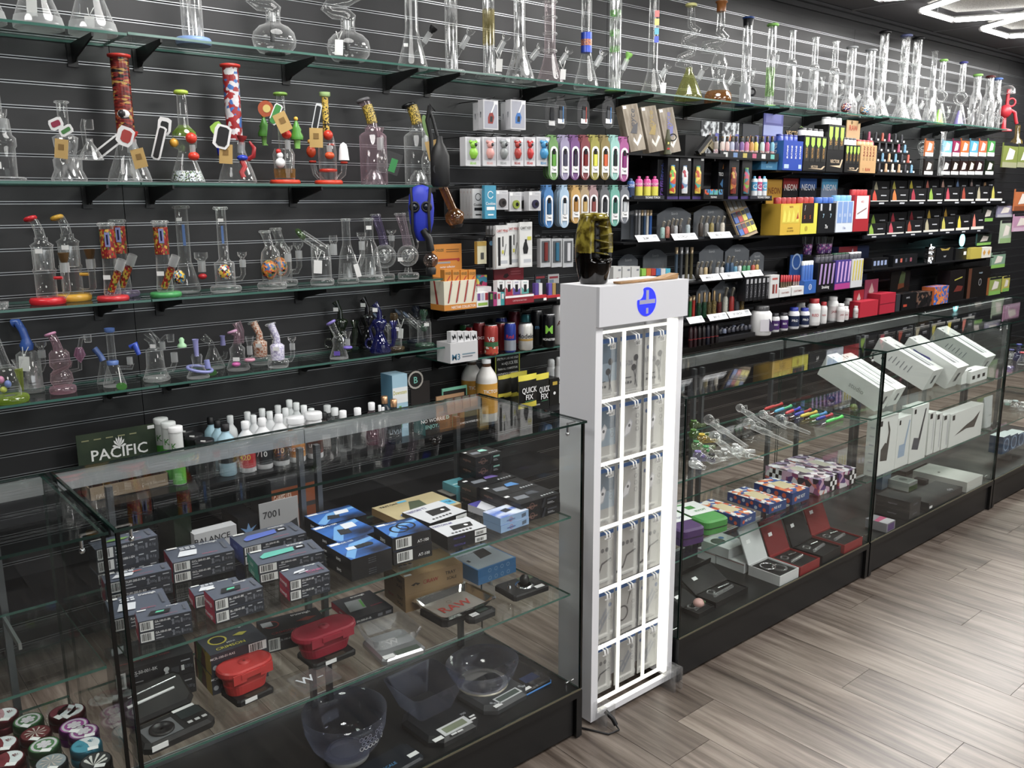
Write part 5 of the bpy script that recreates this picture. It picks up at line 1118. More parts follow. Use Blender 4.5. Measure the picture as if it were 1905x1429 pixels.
for k,(xx,yy)in enumerate([(.06,-.1),(.066,-.088),(-.02,-.118),(0,-.119)]):MB().box(xx-.009,yy-.003,.0242,xx+.009,yy+.003,.025,WH).build('button',t)
prints(t,None,[('T','t',.82,.2,.012,'700',GY)],{'t':(Vector((-.085,-.075,.0245)),Vector((1,0,0)),Vector((0,1,0)),.17,.06,Vector((0,0,1)))})
o=onZ(911,1291,ZK)
t=thing('bowl_scale','grey kitchen scale with a round clear bowl and steel plate','bowl scale',(o.x,o.y,ZK+.0008),R(4),'bowl scales on the deck')
MB().cbox(-.085,-.095,0,.085,.07,.022,.028,P('#3a3c3f',.4)).build('scale_base',t)
MB().lathe([(.075,.022),(.075,.025),(.06,.0255)],P('#b8b09c',.3,.6),28,0,.03,0).build('weighing_plate',t)
b=dish(MB(),[(ell(.15,.15),.028),(ell(.195,.185),.06),(ell(.225,.20),.09),(ell(.222,.197),.09),(ell(.148,.148),.030)],AC,smooth=True);b.move(Matrix.Translation((0,.03,0)));b.build('clear_bowl',t)
MB().box(-.04,-.085,.0222,.05,-.055,.0228,P('#c8cacc',.35)).build('display_frame',t)
MB().box(-.034,-.08,.0229,.044,-.06,.0234,P('#56605a',.25)).build('display',t)
MB().box(-.062,-.093,.0222,-.035,-.08,.0228,WH).build('price_sticker',t)
for xx,yy in((.062,-.06),(.068,-.068),(-.055,-.066),(-.048,-.074)):MB().lathe([(.005,0),(.005,.001)],P('#8d9093',.4),12,xx,yy,.022,cap1=True).build('button',t)
o=onZ(995,1268,ZK)
t=thing('flat_scale','flat black marble-print scale with a bright blue edge','scale',(min(o.x,1.53),o.y+.035,ZK+.0008),R(2))
MB().cbox(-.075,-.075,.004,.075,.085,.014,.01,noisy('black_marble_print',lin('#1b1b1d'),lin('#5a5a5c'),14,.25,lo=.56,hi=.7)).build('scale_body',t)
MB().cbox(-.077,-.077,0,.077,.087,.004,.01,P('#2f7fd0',.35)).build('blue_base',t)
MB().box(-.005,-.045,.0142,.05,-.012,.0147,P('#2f3a58',.2)).build('display',t)
MB().box(-.035,-.072,.0142,-.008,-.06,.0147,WH).build('price_sticker',t)
prints(t,None,[('T','t',.3,.24,.013,'KIJOY',GY),('T','t',.6,.56,.010,'tare',GY)],{'t':(Vector((-.075,-.075,.0142)),Vector((1,0,0)),Vector((0,1,0)),.15,.1,Vector((0,0,1)))})
o=onZ(690,1420,ZK)
t=thing('flat_scale','flat black scale with blue lettering cut by the bottom frame edge','scale',(o.x+.02,YF+.078,ZK+.0008),R(4))
MB().cbox(-.09,-.055,0,.09,.035,.012,.01,P('#20262e',.35)).build('scale_body',t)
MB().box(.055,-.035,.0122,.085,-.02,.0128,WH).build('price_sticker',t)
prints(t,None,[('T','t',.5,.35,.014,'SCALE',P('#4f9ad0'))],{'t':(Vector((-.09,-.055,.0122)),Vector((1,0,0)),Vector((0,1,0)),.18,.09,Vector((0,0,1)))})
t=thing('flat_scale','large dark round-edged scale plate in shadow left of the big bowl','scale',(.615,1.72,ZK+.0008),R(3))
MB().cbox(-.12,-.03,0,.12,.14,.02,.04,P('#1b1c1e',.35)).build('scale_body',t)
MB().lathe([(.075,.02),(.075,.024),(.07,.025)],P('#26272a',.3),28,0,.06,0,cap1=True).build('weighing_plate',t)
def grinder(label,px,py,col,topc,art,h=.034,r=.030):
 o=onZ(px,py,ZL+h)
 t=thing('herb_grinder',label,'grinder',(min(o.x,.365),min(o.y,2.01),ZL+.0005),random.uniform(-.5,.5)-YAW,'metal herb grinders')
 m=plain(lin(col),.32,.75)
 MB().lathe([(r*.97,0),(r,.002),(r,h*.48),(r*.95,h*.5),(r,h*.53),(r,h-.003),(r*.94,h)],m,28,cap1=True).build('body',t)
 MB().lathe([(r*.88,h+.0002),(r*.86,h+.0005)],P(topc,.35),28,cap1=True).build('lid_face',t)
 fr={'t':(Vector((-r,-r,h+.0007)),Vector((1,0,0)),Vector((0,1,0)),2*r,2*r,Vector((0,0,1)))}
 it=[]
 if art=='yin':
  it=[('p','t',[(.5+.42*math.cos(R(a)),.5+.42*math.sin(R(a)))for a in range(-60,121,15)]+[(.42,.72),(.55,.5),(.6,.3)],P('#d9dfe2',.4)),('leaf',.35,.45,col),('leaf',.68,.6,col)]
 elif art=='lion':
  it=[('ring','t',.5,.5,r*.8,P('#c9c4cc',.4))]+[('c','t',.5+.16*math.cos(R(a)),.5+.16*math.sin(R(a)),r*.16,P(topc if False else '#d2ccd4',.4))for a in range(0,360,60)]+[('c','t',.5,.5,r*.2,P('#d2ccd4',.4))]
 elif art=='fan':
  it=[('p','t',[(.5,.2),(.5+.38*math.cos(R(a-7)),.2+.62*math.sin(R(a-7))),(.5+.42*math.cos(R(a)),.2+.68*math.sin(R(a))),(.5+.38*math.cos(R(a+7)),.2+.62*math.sin(R(a+7)))],P('#d5d5d0',.4))for a in(30,55,90,125,150)]
 elif art=='tree':
  it=[('p','t',[(.5,.5),(.5+.3*math.cos(R(a-12)),.5+.3*math.sin(R(a-12))),(.5+.36*math.cos(R(a)),.5+.36*math.sin(R(a)))],P('#c4b8b0',.4))for a in range(0,360,36)]
 out=[]
 for q in it:
  if q[0]=='leaf':
   for a in(30,60,90,120,150):out.append(('p','t',[(q[1],q[2]-.06),(q[1]+.12*math.cos(R(a-12)),q[2]+.12*math.sin(R(a-12))),(q[1]+.17*math.cos(R(a)),q[2]-.02+.17*math.sin(R(a)))],P('#6a2430' if col!='#2f7f96' else '#2f7f96',.4)))
  else:out.append(q)
 prints(t,None,out,fr)
 MB().box(r*.1,-r*.86,h+.0012,r*.75,-r*.5,h+.0016,WH).build('price_sticker',t)
 return t
grinder('dark red grinder with pale lid at the left frame edge',6,1330,'#6a2430','#b58a92','yin')
grinder('green grinder with lion head lid, upper of two green ones',52,1340,'#2c5a34','#4c7a4e','lion')
grinder('dark red grinder with yin-yang leaf lid behind the purple lion one',118,1324,'#5c1f2a','#7a3340','yin')
grinder('purple grinder with pink lion head lid',138,1350,'#6a2a72','#a04a98','lion')
grinder('dark red grinder with engraved tree lid',66,1364,'#5a2026','#6a2a2e','tree')
grinder('green grinder with lion head lid, lower of two green ones',82,1386,'#2f5c3a','#4f8050','lion')
grinder('teal grinder with yin-yang leaf lid',160,1386,'#2f7f96','#3f93aa','yin')
grinder('black grinder with silver fan leaf lid at the bottom edge',178,1415,'#26282a','#3a3c3e','fan')
grinder('black grinder with silver mountain lid at the bottom edge',95,1418,'#2a3034','#8c979c','tree')
grinder('dark red grinder with yin-yang lid at the lower left edge',16,1412,'#5a2026','#7a3038','yin')
grinder('maroon grinder with yin-yang lid half cut by the left edge',4,1384,'#5a2026','#7a3038','yin')
grinder('dark red grinder near the black post at the back',196,1300,'#5c1f2a','#8a5a62','yin')
grinder('small purple grinder against the black post',214,1340,'#5f2a66','#92508c','lion')
# goods on the low shelf behind the left showcase
def boxY(name,label,cat,px0,px1,py0,py1,Y,depth,mat,pr=(),zs=None,group=None,rot=None):
 """upright box whose front lies in the plane Y and is seen between px0..px1, py0 (top)..py1 (bottom)"""
 pm=(py0+py1)/2
 a=onY(px0,pm,Y);b=onY(px1,pm,Y);c=onY((px0+px1)/2,py0,Y);e=onY((px0+px1)/2,py1,Y)
 z0=zs+.0005 if zs is not None else e.z
 w_,h_=b.x-a.x,c.z-z0
 return carton(name,label,cat,((a.x+b.x)/2,Y+depth/2,z0),0,(w_,depth,h_),mat,pr(w_,depth,h_)if callable(pr)else pr,group,rot)
ZLOW=.29
wall_shelf(-.255,2.9,ZLOW,'lowest dark shelf behind the showcase with spare cartons','black',2.93,(.3,1.2,2.1,2.8))
OR_=P('#8a4a2a',.5)
boxY('carton','dark carton with a brown printed band on the lowest wall shelf','carton',505,597,885,960,2.95,.2,P('#34363a',.5),lambda w,d,h:[('q','f',0,.55,1,.85,OR_),('T','f',.22,.70,h*.16,'GoWISE USA',P('#d8c8b8'),0,w*.36),('q','f',0,.2,1,.48,P('#7a4024'))],ZLOW)
boxY('carton','pale grey carton with big number and dark gadget picture','carton',483,556,930,1000,2.945,.004,P('#a9abae',.5),lambda w,d,h:[('T','f',.3,.72,h*.22,'7001',P('#3a3c40')),('p','f',[(.35,.05),(.5,.35),(.95,.5),(1,.05)],P('#3a3c40')),('c','f',.12,.3,.01,BK)],ZLOW)
boxY('carton','white carton with blue number beside a dark carton','carton',362,442,985,1030,2.935,.05,P('#c4c6ca',.5),lambda w,d,h:[('T','f',.42,.75,h*.25,'BALANCE',P('#33363c')),('T','f',.55,.3,h*.4,'5000',P('#4a6aa8'))],ZLOW)
boxY('carton','dark carton with pale blue eagle emblem','carton',444,482,960,1020,2.96,.15,P('#17191d',.4),lambda w,d,h:[('p','f',[(.1,.7),(.4,.62),(.5,.8),(.6,.62),(.9,.7),(.6,.5),(.5,.3),(.4,.5)],P('#6f9acc'))],ZLOW)
boxY('carton','black carton lying flat at the left of the lowest wall shelf','carton',326,358,962,1040,2.97,.18,P('#1d2a1e',.4),(),ZLOW)
GP='cleaner bottles on the low shelf'
def low(label,px,top,parts,Y=3.03,name='bottle',cat='bottle',group=GP):return rig(label,px,Z5,top,parts,Y,name,cat,group)
def bott(r,body,cap,lab=None,txt=None,tc=None,sh=.72,neck=.42,lab0=.08,lab1=.62,capn=14):
 def f(H):
  Hc=H-capn
  o=[('L','bottle_body',body,[(r*.92,0),(r,2),(r,Hc*sh),(r*.9,Hc*(sh+.12)),(r*neck*1.05,Hc*.95),(r*neck,Hc)]),('L','cap',cap,[(r*neck*1.12,0),(r*neck*1.15,capn-1),(r*neck*.9,capn),(.5,capn+.2)],(0,Hc))]
  if lab:o.append(('L','label_wrap',lab,[(r*1.015,Hc*lab0),(r*1.015,Hc*lab1)]))
  if txt:o.append(('W','lettering',tc or WH,(txt,Hc*(lab0+lab1)/2,r*.95,r*1.02)))
  return o
 return f
LBL=P('#a8cfe0',.35);WB=P('#eceef0',.4)
b0=fit((167,934),(315,904),Z5,T=(165,909),d=.10)
loc,rz,(w_,d_,h_)=b0
t=thing('display_carton','kraft display carton with a tall dark green header card','display box',(loc[0],loc[1],Z5+.0005),0)
kb=MB().box(-w_/2,-d_/2,0,w_/2,-d_/2+.003,h_,P('#8d7a62',.6)).box(-w_/2,d_/2-.003,0,w_/2,d_/2,h_,P('#8d7a62',.6)).box(-w_/2,-d_/2,0,-w_/2+.003,d_/2,h_,P('#8d7a62',.6)).box(w_/2-.003,-d_/2,0,w_/2,d_/2,h_,P('#8d7a62',.6)).box(-w_/2,-d_/2,0,w_/2,d_/2,.003,P('#8d7a62',.6))
kb.build('tray',t)
prints(t,(w_,d_,h_),[('T','f',.2,.3,h_*.4,'PACIFIC',P('#b8ab98')),('T','f',.8,.5,h_*.3,'Cozy & Seasoned',P('#b8ab98'),0,w_*.3)])
hh=onY(195,803,loc[1]+d_/2).z-Z5
MB().box(-w_/2,d_/2,0,w_/2,d_/2+.004,hh,noisy('forest_card',lin('#2c3a2a'),lin('#3d4a34'),9,.5)).build('header_card',t)
fr={'f':(Vector((-w_/2,d_/2-.0006,0)),Vector((1,0,0)),Vector((0,0,1)),w_,hh,Vector((0,-1,0)))}
leaf=[('p','f',[(.52,.70),(.52+.07*math.cos(R(a-9)),.70+.14*math.sin(R(a-9))),(.52+.09*math.cos(R(a)),.70+.19*math.sin(R(a))),(.52+.07*math.cos(R(a+9)),.70+.14*math.sin(R(a+9)))],WH)for a in(10,40,65,90,115,140,170)]
prints(t,None,[('T','f',.52,.62,hh*.26,'PACIFIC',WH),('q','f',.33,.46,.74,.475,P('#b8b49c')),('q','f',.9,.92,.99,.98,WH)]+leaf+[('q','f',.06+.15*k,.88,.15+.15*k,.90,P('#9a9a70'))for k in range(5)],fr)
for i in range(5):
 jx=loc[0]-w_/2+.035+(w_-.07)*i/4
 j=thing('small_jar',['amber jar with dark lid at the left of the kraft display','amber jar with pale green lid in the kraft display','black-lidded amber jar in the middle of the kraft display','amber jar right of the middle in the kraft display','dark jar at the right end of the kraft display'][i],'jar',(jx,loc[1],Z5+.0045),0,'jars in the kraft display')
 MB().lathe([(.022,0),(.023,.003),(.023,.045)],P('#3a2016',.25),18).build('jar_body',j)
 MB().lathe([(.024,.045),(.024,.058),(.02,.059)],P(['#24262a','#a8b86a','#1c1d1f','#3a3430','#24262a'][i],.4),18,cap1=True).build('lid',j)
for i,(px,tp,Y)in enumerate([(308,775,3.19),(322,782,3.12),(335,790,3.05)]):
 low('%s green and white tablet tube with white cap'%['back','middle','front'][i],px,tp,lambda H:[('L','tube',P('#e8ecea',.4),[(11,0),(12,1),(12,H-10)]),('L','green_wrap',P('#4fb038',.4),[(12.2,2),(12.2,H*.55)]),('W','lettering',P('#3f8a30'),('K',H*.68,16,12.3)),('L','cap',P('#eef0f0',.4),[(13,0),(13,9),(12,10),(.5,10.2)],(0,H-10))],Y,'tablet_tube','tube','green tablet tubes')
for i,(px,tp,Y)in enumerate([(350,797,3.20),(366,806,3.13),(386,815,3.06)]):
 low('%s black tub with price sticker beside the tubes'%['back','middle','front'][i],px,tp,lambda H:[('L','tub',BK,[(15,0),(16,2),(16,H-8)]),('L','lid',P('#232326',.4),[(17,0),(17,7),(16,8),(.5,8.2)],(0,H-8)),('X','price_sticker','paper',(3,H+.5,9,3,0,16))],Y,'tub','tub','black tubs')
for i,(px,tp,Y)in enumerate([(398,773,3.20),(411,779,3.12),(425,785,3.04)]):
 low('%s pale blue cleaner bottle with black cap'%['back','middle','front'][i],px,tp,bott(16,LBL,BK,P('#1e2428',.4),'DIAMOND',P('#9fc6d8'),lab0=.3,lab1=.66)if Y<3.1 else bott(13,LBL,BK),Y)
specs=[(434,771,3.19,None,'','white cap bottle alone behind the red label one'),(462,781,3.03,'#b8262e','420','white cleaner bottle with red label and yellow number, front row'),(466,764,3.17,None,'','white bottle behind the red label one, back row'),(477,770,3.10,None,'','white bottle behind the red label one, middle row'),(493,775,3.03,'#1d2127','710','white bottle with black label and white number, left of two alike'),(493,758,3.18,None,'','white bottle behind the left black label one, back row'),(507,763,3.105,None,'','white bottle behind the left black label one, middle row'),(524,768,3.03,'#1a1c20','710','white bottle with black label and tan number, right of two alike'),(522,752,3.18,None,'','white bottle behind the right black label one, back row'),(536,757,3.105,None,'','white bottle behind the right black label one, middle row'),(543,742,3.215,None,'','white bottle topmost in the white cap cluster'),(556,747,3.16,None,'','white bottle second from the top of the cluster'),(570,752,3.10,None,'','white bottle right of the cluster top'),(583,758,3.13,None,'','white bottle behind the brown label jar')]
for px,tp,Y,lc,tx,lb in specs:
 low(lb,px,tp,bott(15 if Y<3.05 else 12,WB,WB,P(lc,.4)if lc else None,tx or None,P('#e2c23a')if lc=='#b8262e' else(WH if px==493 else P('#c8b898')),lab0=.12,lab1=.62),Y)
for px,tp,lc,tx,lb in((554,773,'#c07828','ORIGINAL','short white jar with orange label'),(587,765,'#4a2a1e','LIVE','short white jar with dark brown label')):
 low(lb+' and wide white lid, front row',px,tp,lambda H:[('L','jar_body',WB,[(14,0),(15,2),(15,H*.8),(13,H*.86)]),('L','label_wrap',noisy('swirl_label_'+lc[1:],lin(lc),lin('#d8a860' if lc=='#c07828' else '#8a3a2a'),30,.4,lo=.5,hi=.7),[(15.2,H*.12),(15.2,H*.75)]),('W','lettering',WH,(tx,H*.3,9,15.4)),('L','lid',WB,[(16,0),(16,H*.12),(15,H*.14),(.5,H*.145)],(0,H*.86))],3.03,'jar','jar')
low('amber bottle with black cap right of the brown label jar',606,765,bott(11,'#6a4020@0.8',BK),3.10)
CL='clear'
for px,tp,Y,lb in((612,752,3.18,'clear spirit bottle with white cap, back of the row of three'),(626,757,3.11,'clear spirit bottle with white cap, middle of the row of three'),(641,762,3.04,'clear spirit bottle with white cap, front of the row of three'),(668,757,3.04,'clear spirit bottle with white cap beside the pink one')):
 low(lb,px,tp,bott(14,CL,WB,P('#23395c',.4),'ISO',WH,lab0=.55,lab1=.68),Y)
low('bottle of pink cleaner with white cap',694,747,lambda H:bott(13,'#e8d2da@0.2',WB)(H)+[('L','pink_liquid','#c8508c@0.8',[(12.4,1),(12.4,H*.42),(.5,H*.425)]),('W','lettering',P('#a8a8b0'),('FORMULA',H*.6,8,13.3))],3.04)
low('small bottle with white cap, left of the copper-capped pair',709,752,bott(6,'#e8d2da@0.3',WB),3.0)
low('tiny white-capped bottle in front of the copper-capped pair',715,756,bott(6,'#d8c2da@0.3',WB),3.02)
for px,tp,Y,lb in((718,735,3.07,'back dark blue bottle with copper cap'),(735,741,2.995,'front dark blue bottle with copper cap')):
 low(lb,px,tp,bott(13,P('#26323c',.2),plain((.6,.35,.2),.3,.8),P('#1b242c',.4),'OLIVIA',P('#8fa0ac')),Y)
boxY('cleaner_box','light blue tall box with yellow lettering beside the round black sign','box',731,759,697,806,3.06,.09,P('#a8cfe4',.4),lambda w,d,h:[('q','l',0,0,1,1,P('#6fa8c8')),('q','f',0,.55,1,.8,P('#f0f4f6')),('T','f',.5,.72,h*.09,'Downstem',P('#c8c02a'),0,w*.9),('T','f',.5,.63,h*.09,'Soaker',WH,0,w*.9),('q','f',.4,.15,.55,.5,P('#5fa04a')),('q','f',.7,.3,.98,.46,P('#2f6fb8'))],Z5)
t=thing('round_top_sign','black card sign with a round top and pale letter emblem','sign',(onY(783,760,3.09).x,3.09,Z5+.0005),0)
pts=onY(773,707,3.09);dx=pts.x-t.location.x;cz=pts.z-Z5;rd=17*mpp(pts)*1.12;hb=onY(783,706,3.09).z-Z5
MB().box(-.05,0,0,.05,.005,hb-.01,P('#2a2422',.5)).build('card',t)
MB().prism([(dx+rd*math.cos(R(a)),cz+rd*math.sin(R(a)))for a in range(0,360,12)],-.001,.004,P('#201c1b',.5)).build('round_top',t)
prints(t,None,[('ring','f',0,0,rd*.9,P('#b8b2aa')),('T','f',0,0,rd*.9,'B',P('#7fd0c0')),],{'f':(Vector((dx,-.0014,cz)),Vector((1,0,0)),Vector((0,0,1)),1,1,Vector((0,-1,0)))})
BV=P('#2b2926',.5)
boxY('display_carton','dark display box with white slogan and teal side','display box',791,841,757,803,3.0,.1,BV,lambda w,d,h:[('q','l',0,0,1,1,P('#4f8a86')),('T','f',.3,.78,h*.19,'NO MESS.',WH),('T','f',.34,.55,h*.19,'NO WORRIES.',WH),('T','f',.24,.32,h*.19,'ENJOY.',P('#8fd0c8')),('q','f',.74,.2,.92,.9,P('#3f3c38')),('T','f',.83,.6,h*.3,'B',P('#8fd0c8'))],Z5)
boxY('display_carton','dark display box with pouch window beside the slogan box','display box',851,897,745,800,3.0,.1,BV,lambda w,d,h:[('q','l',0,0,1,1,P('#7fc8b8')),('q','f',.1,.4,.9,.9,P('#6a6248')),('T','f',.38,.68,h*.22,'B',P('#8fd0c8')),('T','f',.62,.68,h*.18,'75%',P('#c8e0d8')),('T','f',.5,.2,h*.1,'NO MESS. NO WORRIES. ENJOY.',WH,0,w*.85)],Z5)
boxY('header_card','green edged header card with white brand lettering on the low shelf','sign',823,869,720,768,3.12,.006,P('#7fd0b0',.5),lambda w,d,h:[('q','f',.04,.1,.96,.92,P('#2b2926')),('T','f',.55,.62,h*.34,'Boveda',P('#9fe0d0'),0,w*.8)],Z5)
boxY('header_card','tan header card standing behind the slogan box','sign',812,864,734,770,3.105,.006,P('#c89a70',.5),lambda w,d,h:[('T','f',.3,.3,h*.2,'Boveda',P('#7a5a3c'))],Z5)
for px,tp,Y,lb in((879,664,3.19,'back bottle of amber detox with orange label'),(906,666,3.045,'front bottle of amber detox with orange label')):
 low(lb,px,tp,lambda H:[('L','bottle_body',P('#e2e0dc',.3),[(19,0),(20,2),(20,H*.66),(18,H*.74),(8,H*.88),(7.5,H*.93)]),('L','label_wrap',P('#d39a2c',.4),[(20.3,H*.14),(20.3,H*.62)]),('L','amber_neck','#8a5a1c@0.8',[(8.2,H*.87),(7.8,H*.94)]),('W','lettering',WH,('TICTOX',H*.5,8.5,20.6,30)),('L','cap',WB,[(8.5,0),(8.5,H*.065),(8,H*.07),(.5,H*.071)],(0,H*.93))],Y)
t=boxY('wall_sign','black wall sign with yellow side bars and white text','sign',921,967,655,702,3.2,.008,P('#191918',.5),lambda w,d,h:[('q','f',0,0,.04,1,P('#a8b02c')),('q','f',.96,0,1,1,P('#a8b02c')),('T','f',.5,.93,h*.10,'DID YOU KNOW?',WH),('T','f',.5,.76,h*.12,'SPECTRUM LABS HAS SOLD',WH,0,w*.85),('T','f',.36,.56,h*.11,'MORE',WH,0,w*.2),('T','f',.66,.57,h*.18,'QUICK FIX',WH,0,w*.5),('T','f',.5,.36,h*.11,'THAN ALL COMPETITOR',WH,0,w*.8),('T','f',.5,.16,h*.11,'SYNTHETICS COMBINED!',WH,0,w*.85)])
def pouch(label,px0,px1,py0,py1,Y,txt=True):
 a=onY(px0,(py0+py1)/2,Y);b=onY(px1,(py0+py1)/2,Y);z1=onY(px0,py0,Y).z;z0=onY(px0,py1,Y).z
 w_,h_=b.x-a.x,z1-z0
 t=thing('foil_pouch',label,'pouch',((a.x+b.x)/2,Y,z0),random.uniform(-.12,.12),'yellow and black pouches')
 yl=P('#e2d42a',.35);vs=[];fs=[]
 nx,nz=5,6
 for sgn in(-1,1):
  for i in range(nx+1):
   for j in range(nz+1):
    u,v=i/nx,j/nz
    bul=.012*math.sin(math.pi*u)*math.sin(math.pi*min(1,v*1.05))**.6 if 0<v<1 else 0
    vs.append(((u-.5)*w_*(1-.04*math.sin(math.pi*v)),sgn*(bul+.0006),v*h_))
 n1=(nx+1)*(nz+1)
 for q in range(2):
  for i in range(nx):
   for j in range(nz):
    a_=q*n1+i*(nz+1)+j;f=(a_,a_+nz+1,a_+nz+2,a_+1)
    fs.append(f if q==0 else f[::-1])
 m=MB();m.add(vs,fs,yl,True)
 for k in range(nx*nz):
  i,j=divmod(k,nz)
  if 1<=j<=nz-2 and 0<i<nx-1 or(0<j<nz-1):m.mi[k]=m.m(P('#1c1c1a',.4))
 m.build('pouch_body',t)
 if txt:
  fr={'f':(Vector((-w_/2,-.0145,0)),Vector((1,0,0)),Vector((0,0,1)),w_,h_,Vector((0,-1,0)))}
  prints(t,None,[('T','f',.5,.55,h_*.24,'QUICK',WH,0,w_*.8),('T','f',.5,.34,h_*.22,'FIX',WH,0,w_*.6),('q','f',.25,.2,.75,.22,P('#3f7a5a'))],fr)
 return t
pouch('front yellow-edged pouch with white lettering, left of the pair',963,999,700,762,3.0)
pouch('front yellow-edged pouch with white lettering, right of the pair',996,1022,697,760,3.03)
for i,(a,b,c,e,Y)in enumerate([(926,952,700,740,3.08),(938,962,698,740,3.14),(950,980,694,740,3.19)]):
 pouch(['yellow-edged pouch at the left of the pile behind','yellow-edged pouch in the middle of the pile behind','yellow-edged pouch at the right of the pile behind'][i],a,b,c,e,Y,False)
boxY('display_tray','black counter tray under the yellow-edged pouches','display box',936,1022,752,800,3.02,.2,P('#1b1b1a',.5),lambda w,d,h:[('T','f',.6,.7,h*.2,"AMERICA'S MOST TRUSTED",WH,0,w*.7)],Z5)
boxY('detox_box','black and yellow box at the right end of the low shelf','box',1023,1040,704,770,3.06,.07,P('#22211f',.4),lambda w,d,h:[('q','f',.3,.75,.8,.88,P('#c8a82c')),('c','f',.5,.45,.008,WH)],Z5)
for px,Y,lb in((1025,3.17,'white aerosol bottle with round cap, left of two'),(1040,3.09,'white aerosol bottle partly hidden by the tower')):
 low(lb,px,666 if px<1030 else 662,lambda H:[('L','can_body',WB,[(9,0),(9,H*.72),(7,H*.8)]),('L','cap',WB,[(6.5,0),(6.5,H*.14),(5,H*.18),(.5,H*.185)],(0,H*.8)),('W','lettering',P('#3a3a3c'),('A',H*.45,20,9.2))],Y,'aerosol_bottle','bottle')
 # pegged packs on the middle of the wall
def peg(px,py,Y0=3.05,group=None):
 pass
def hook_part(t,w_,h_,d_,hang=.0):
 MB().tube([(0,YW-t.location.y-.003,h_+.006),(0,-d_/2-.02,h_+.006),(0,-d_/2-.028,h_+.014)],.0022,M['matte_black'],6).build('peg_hook',t)
 MB().box(-.014,-.0008,h_-.001,.014,.0008,h_+.012,M['pack']).build('hang_tab',t)
def pegbox(label,px0,px1,py0,py1,Y,d,mat,pr,group,cat='blister pack',name='hanging_pack',hook=True):
 t=boxY(name,label,cat,px0,px1,py0,py1,Y,d,mat,pr,None,group)
 w_=onY(px1,300,Y).x-onY(px0,300,Y).x;h_=onY(px0,py0,Y).z-onY(px0,py1,Y).z
 if hook:hook_part(t,w_,h_,d)
 return t
GW=P('#c4c4c8',.45);GWS=P('#b4b4b8',.45)
def tool(c):return lambda w,d,h:[('q','f',.08,.05,.92,.95,P('#a2a4b0',.45)),('p','f',[(.3,.2),(.62,.2),(.72,.42),(.62,.58),(.4,.55),(.3,.4)],P(c,.35)),('p','f',[(.42,.26),(.6,.26),(.62,.45),(.45,.45)],P('#1e1e22')),('p','f',[(.5,.58),(.56,.56),(.78,.85),(.72,.88)],WH),('q','f',.7,.86,.94,.96,WH),('T','l',.5,.5,.012,'GEM',DG,90)]
pegbox('white window box with red gadget, front of its peg',899,927,186,241,3.03,.035,GW,tool('#8f2f26'),'gadget boxes on pegs')
pegbox('white window box behind the red gadget box',889,917,192,243,3.10,.035,GW,tool('#2a2a2e'),'gadget boxes on pegs',hook=False)
pegbox('white window box with blue gadget, front of its peg',950,978,186,241,3.03,.035,GW,tool('#2f6fb8'),'gadget boxes on pegs')
pegbox('white window box behind the blue gadget box',941,969,192,243,3.10,.035,GW,tool('#3a3a3e'),'gadget boxes on pegs',hook=False)
def oval(w_,h_,n_=10):
 r=w_/2;o=[]
 for k in range(n_+1):o.append((r*math.cos(R(180*k/n_)),h_-r+r*math.sin(R(180*k/n_))))
 for k in range(n_+1):o.append((r*math.cos(R(180+180*k/n_)),r+r*math.sin(R(180+180*k/n_))))
 return o
def capsule(label,px,py0,py1,Y,wpx,shell,rimc,core,grp,txt='Twist',n_behind=0,hook=True):
 a=onY(px-wpx/2,(py0+py1)/2,Y);b=onY(px+wpx/2,(py0+py1)/2,Y);z1=onY(px,py0,Y).z;z0=onY(px,py1,Y).z
 w_,h_=b.x-a.x,z1-z0
 t=thing('capsule_pack',label,'blister pack',((a.x+b.x)/2,Y,z0),0,grp)
 MB().prism(oval(w_,h_),0,.004,shell).build('tinted_shell',t)
 ov=oval(w_*.78,h_*.78);m=MB();ov2=oval(w_*.56,h_*.70)
 ov2=[(x,z+h_*.04)for x,z in ov2]
 k=len(ov);vs=[(x,-.0025,z+h_*.04)for x,z in ov]+[(x,-.0025,z+h_*.04-h_*.04)for x,z in ov2]
 m.add(vs,[(i,(i+1)%k,(i+1)%k+k,i+k)for i in range(k)],rimc);m.build('white_rim',t)
 if core is not None:
  MB().box(-w_*.16,-.006,h_*.34,w_*.16,-.0005,h_*.62,core).build('device_body',t)
  MB().box(-w_*.12,-.005,h_*.62,w_*.12,-.0005,h_*.76,P('#202024',.3)).build('device_tip',t)
 MB().box(-w_*.26,-.0035,h_*.18,w_*.26,-.0026,h_*.34,WH).build('name_label',t)
 prints(t,None,[('T','f',.5,.5,h_*.09,txt,BK,0,w_*.42)],{'f':(Vector((-w_*.26,-.0037,h_*.18)),Vector((1,0,0)),Vector((0,0,1)),w_*.52,h_*.16,Vector((0,-1,0)))})
 hm=MB().box(-w_*.3,.0008,h_*.98,w_*.3,.0024,h_*1.08,shell);hm.build('hang_tab',t)
 if hook:MB().tube([(0,YW-Y-.003,h_*1.05),(0,-.02,h_*1.05),(0,-.026,h_*1.05+.008)],.002,M['matte_black'],6).build('peg_hook',t)
 for q in range(n_behind):
  pass
 return t
CLP='clear capsule packs on pegs'
for px,lb,st in((1043,'clear capsule pack with blue tube, left peg','#4f8fd0'),(1086,'clear capsule pack with red tube, middle peg','#c04a40'),(1132,'clear capsule pack with blue tube, right peg beside the wooden boxes','#4f8fd0')):
 t=capsule(lb,px,184,240,3.03,22,M['pack'],M['pack'],P('#4a4c50',.3),CLP,'')
 MB().box(.008,-.008,.03,.011,-.005,.10,P(st,.3)).build('coloured_tube',t)
capsule('clear capsule pack hanging behind the left one',1026,186,244,3.09,22,M['pack'],M['pack'],P('#2a2c30',.3),CLP,'',hook=False)
BE='bear window boxes on pegs'
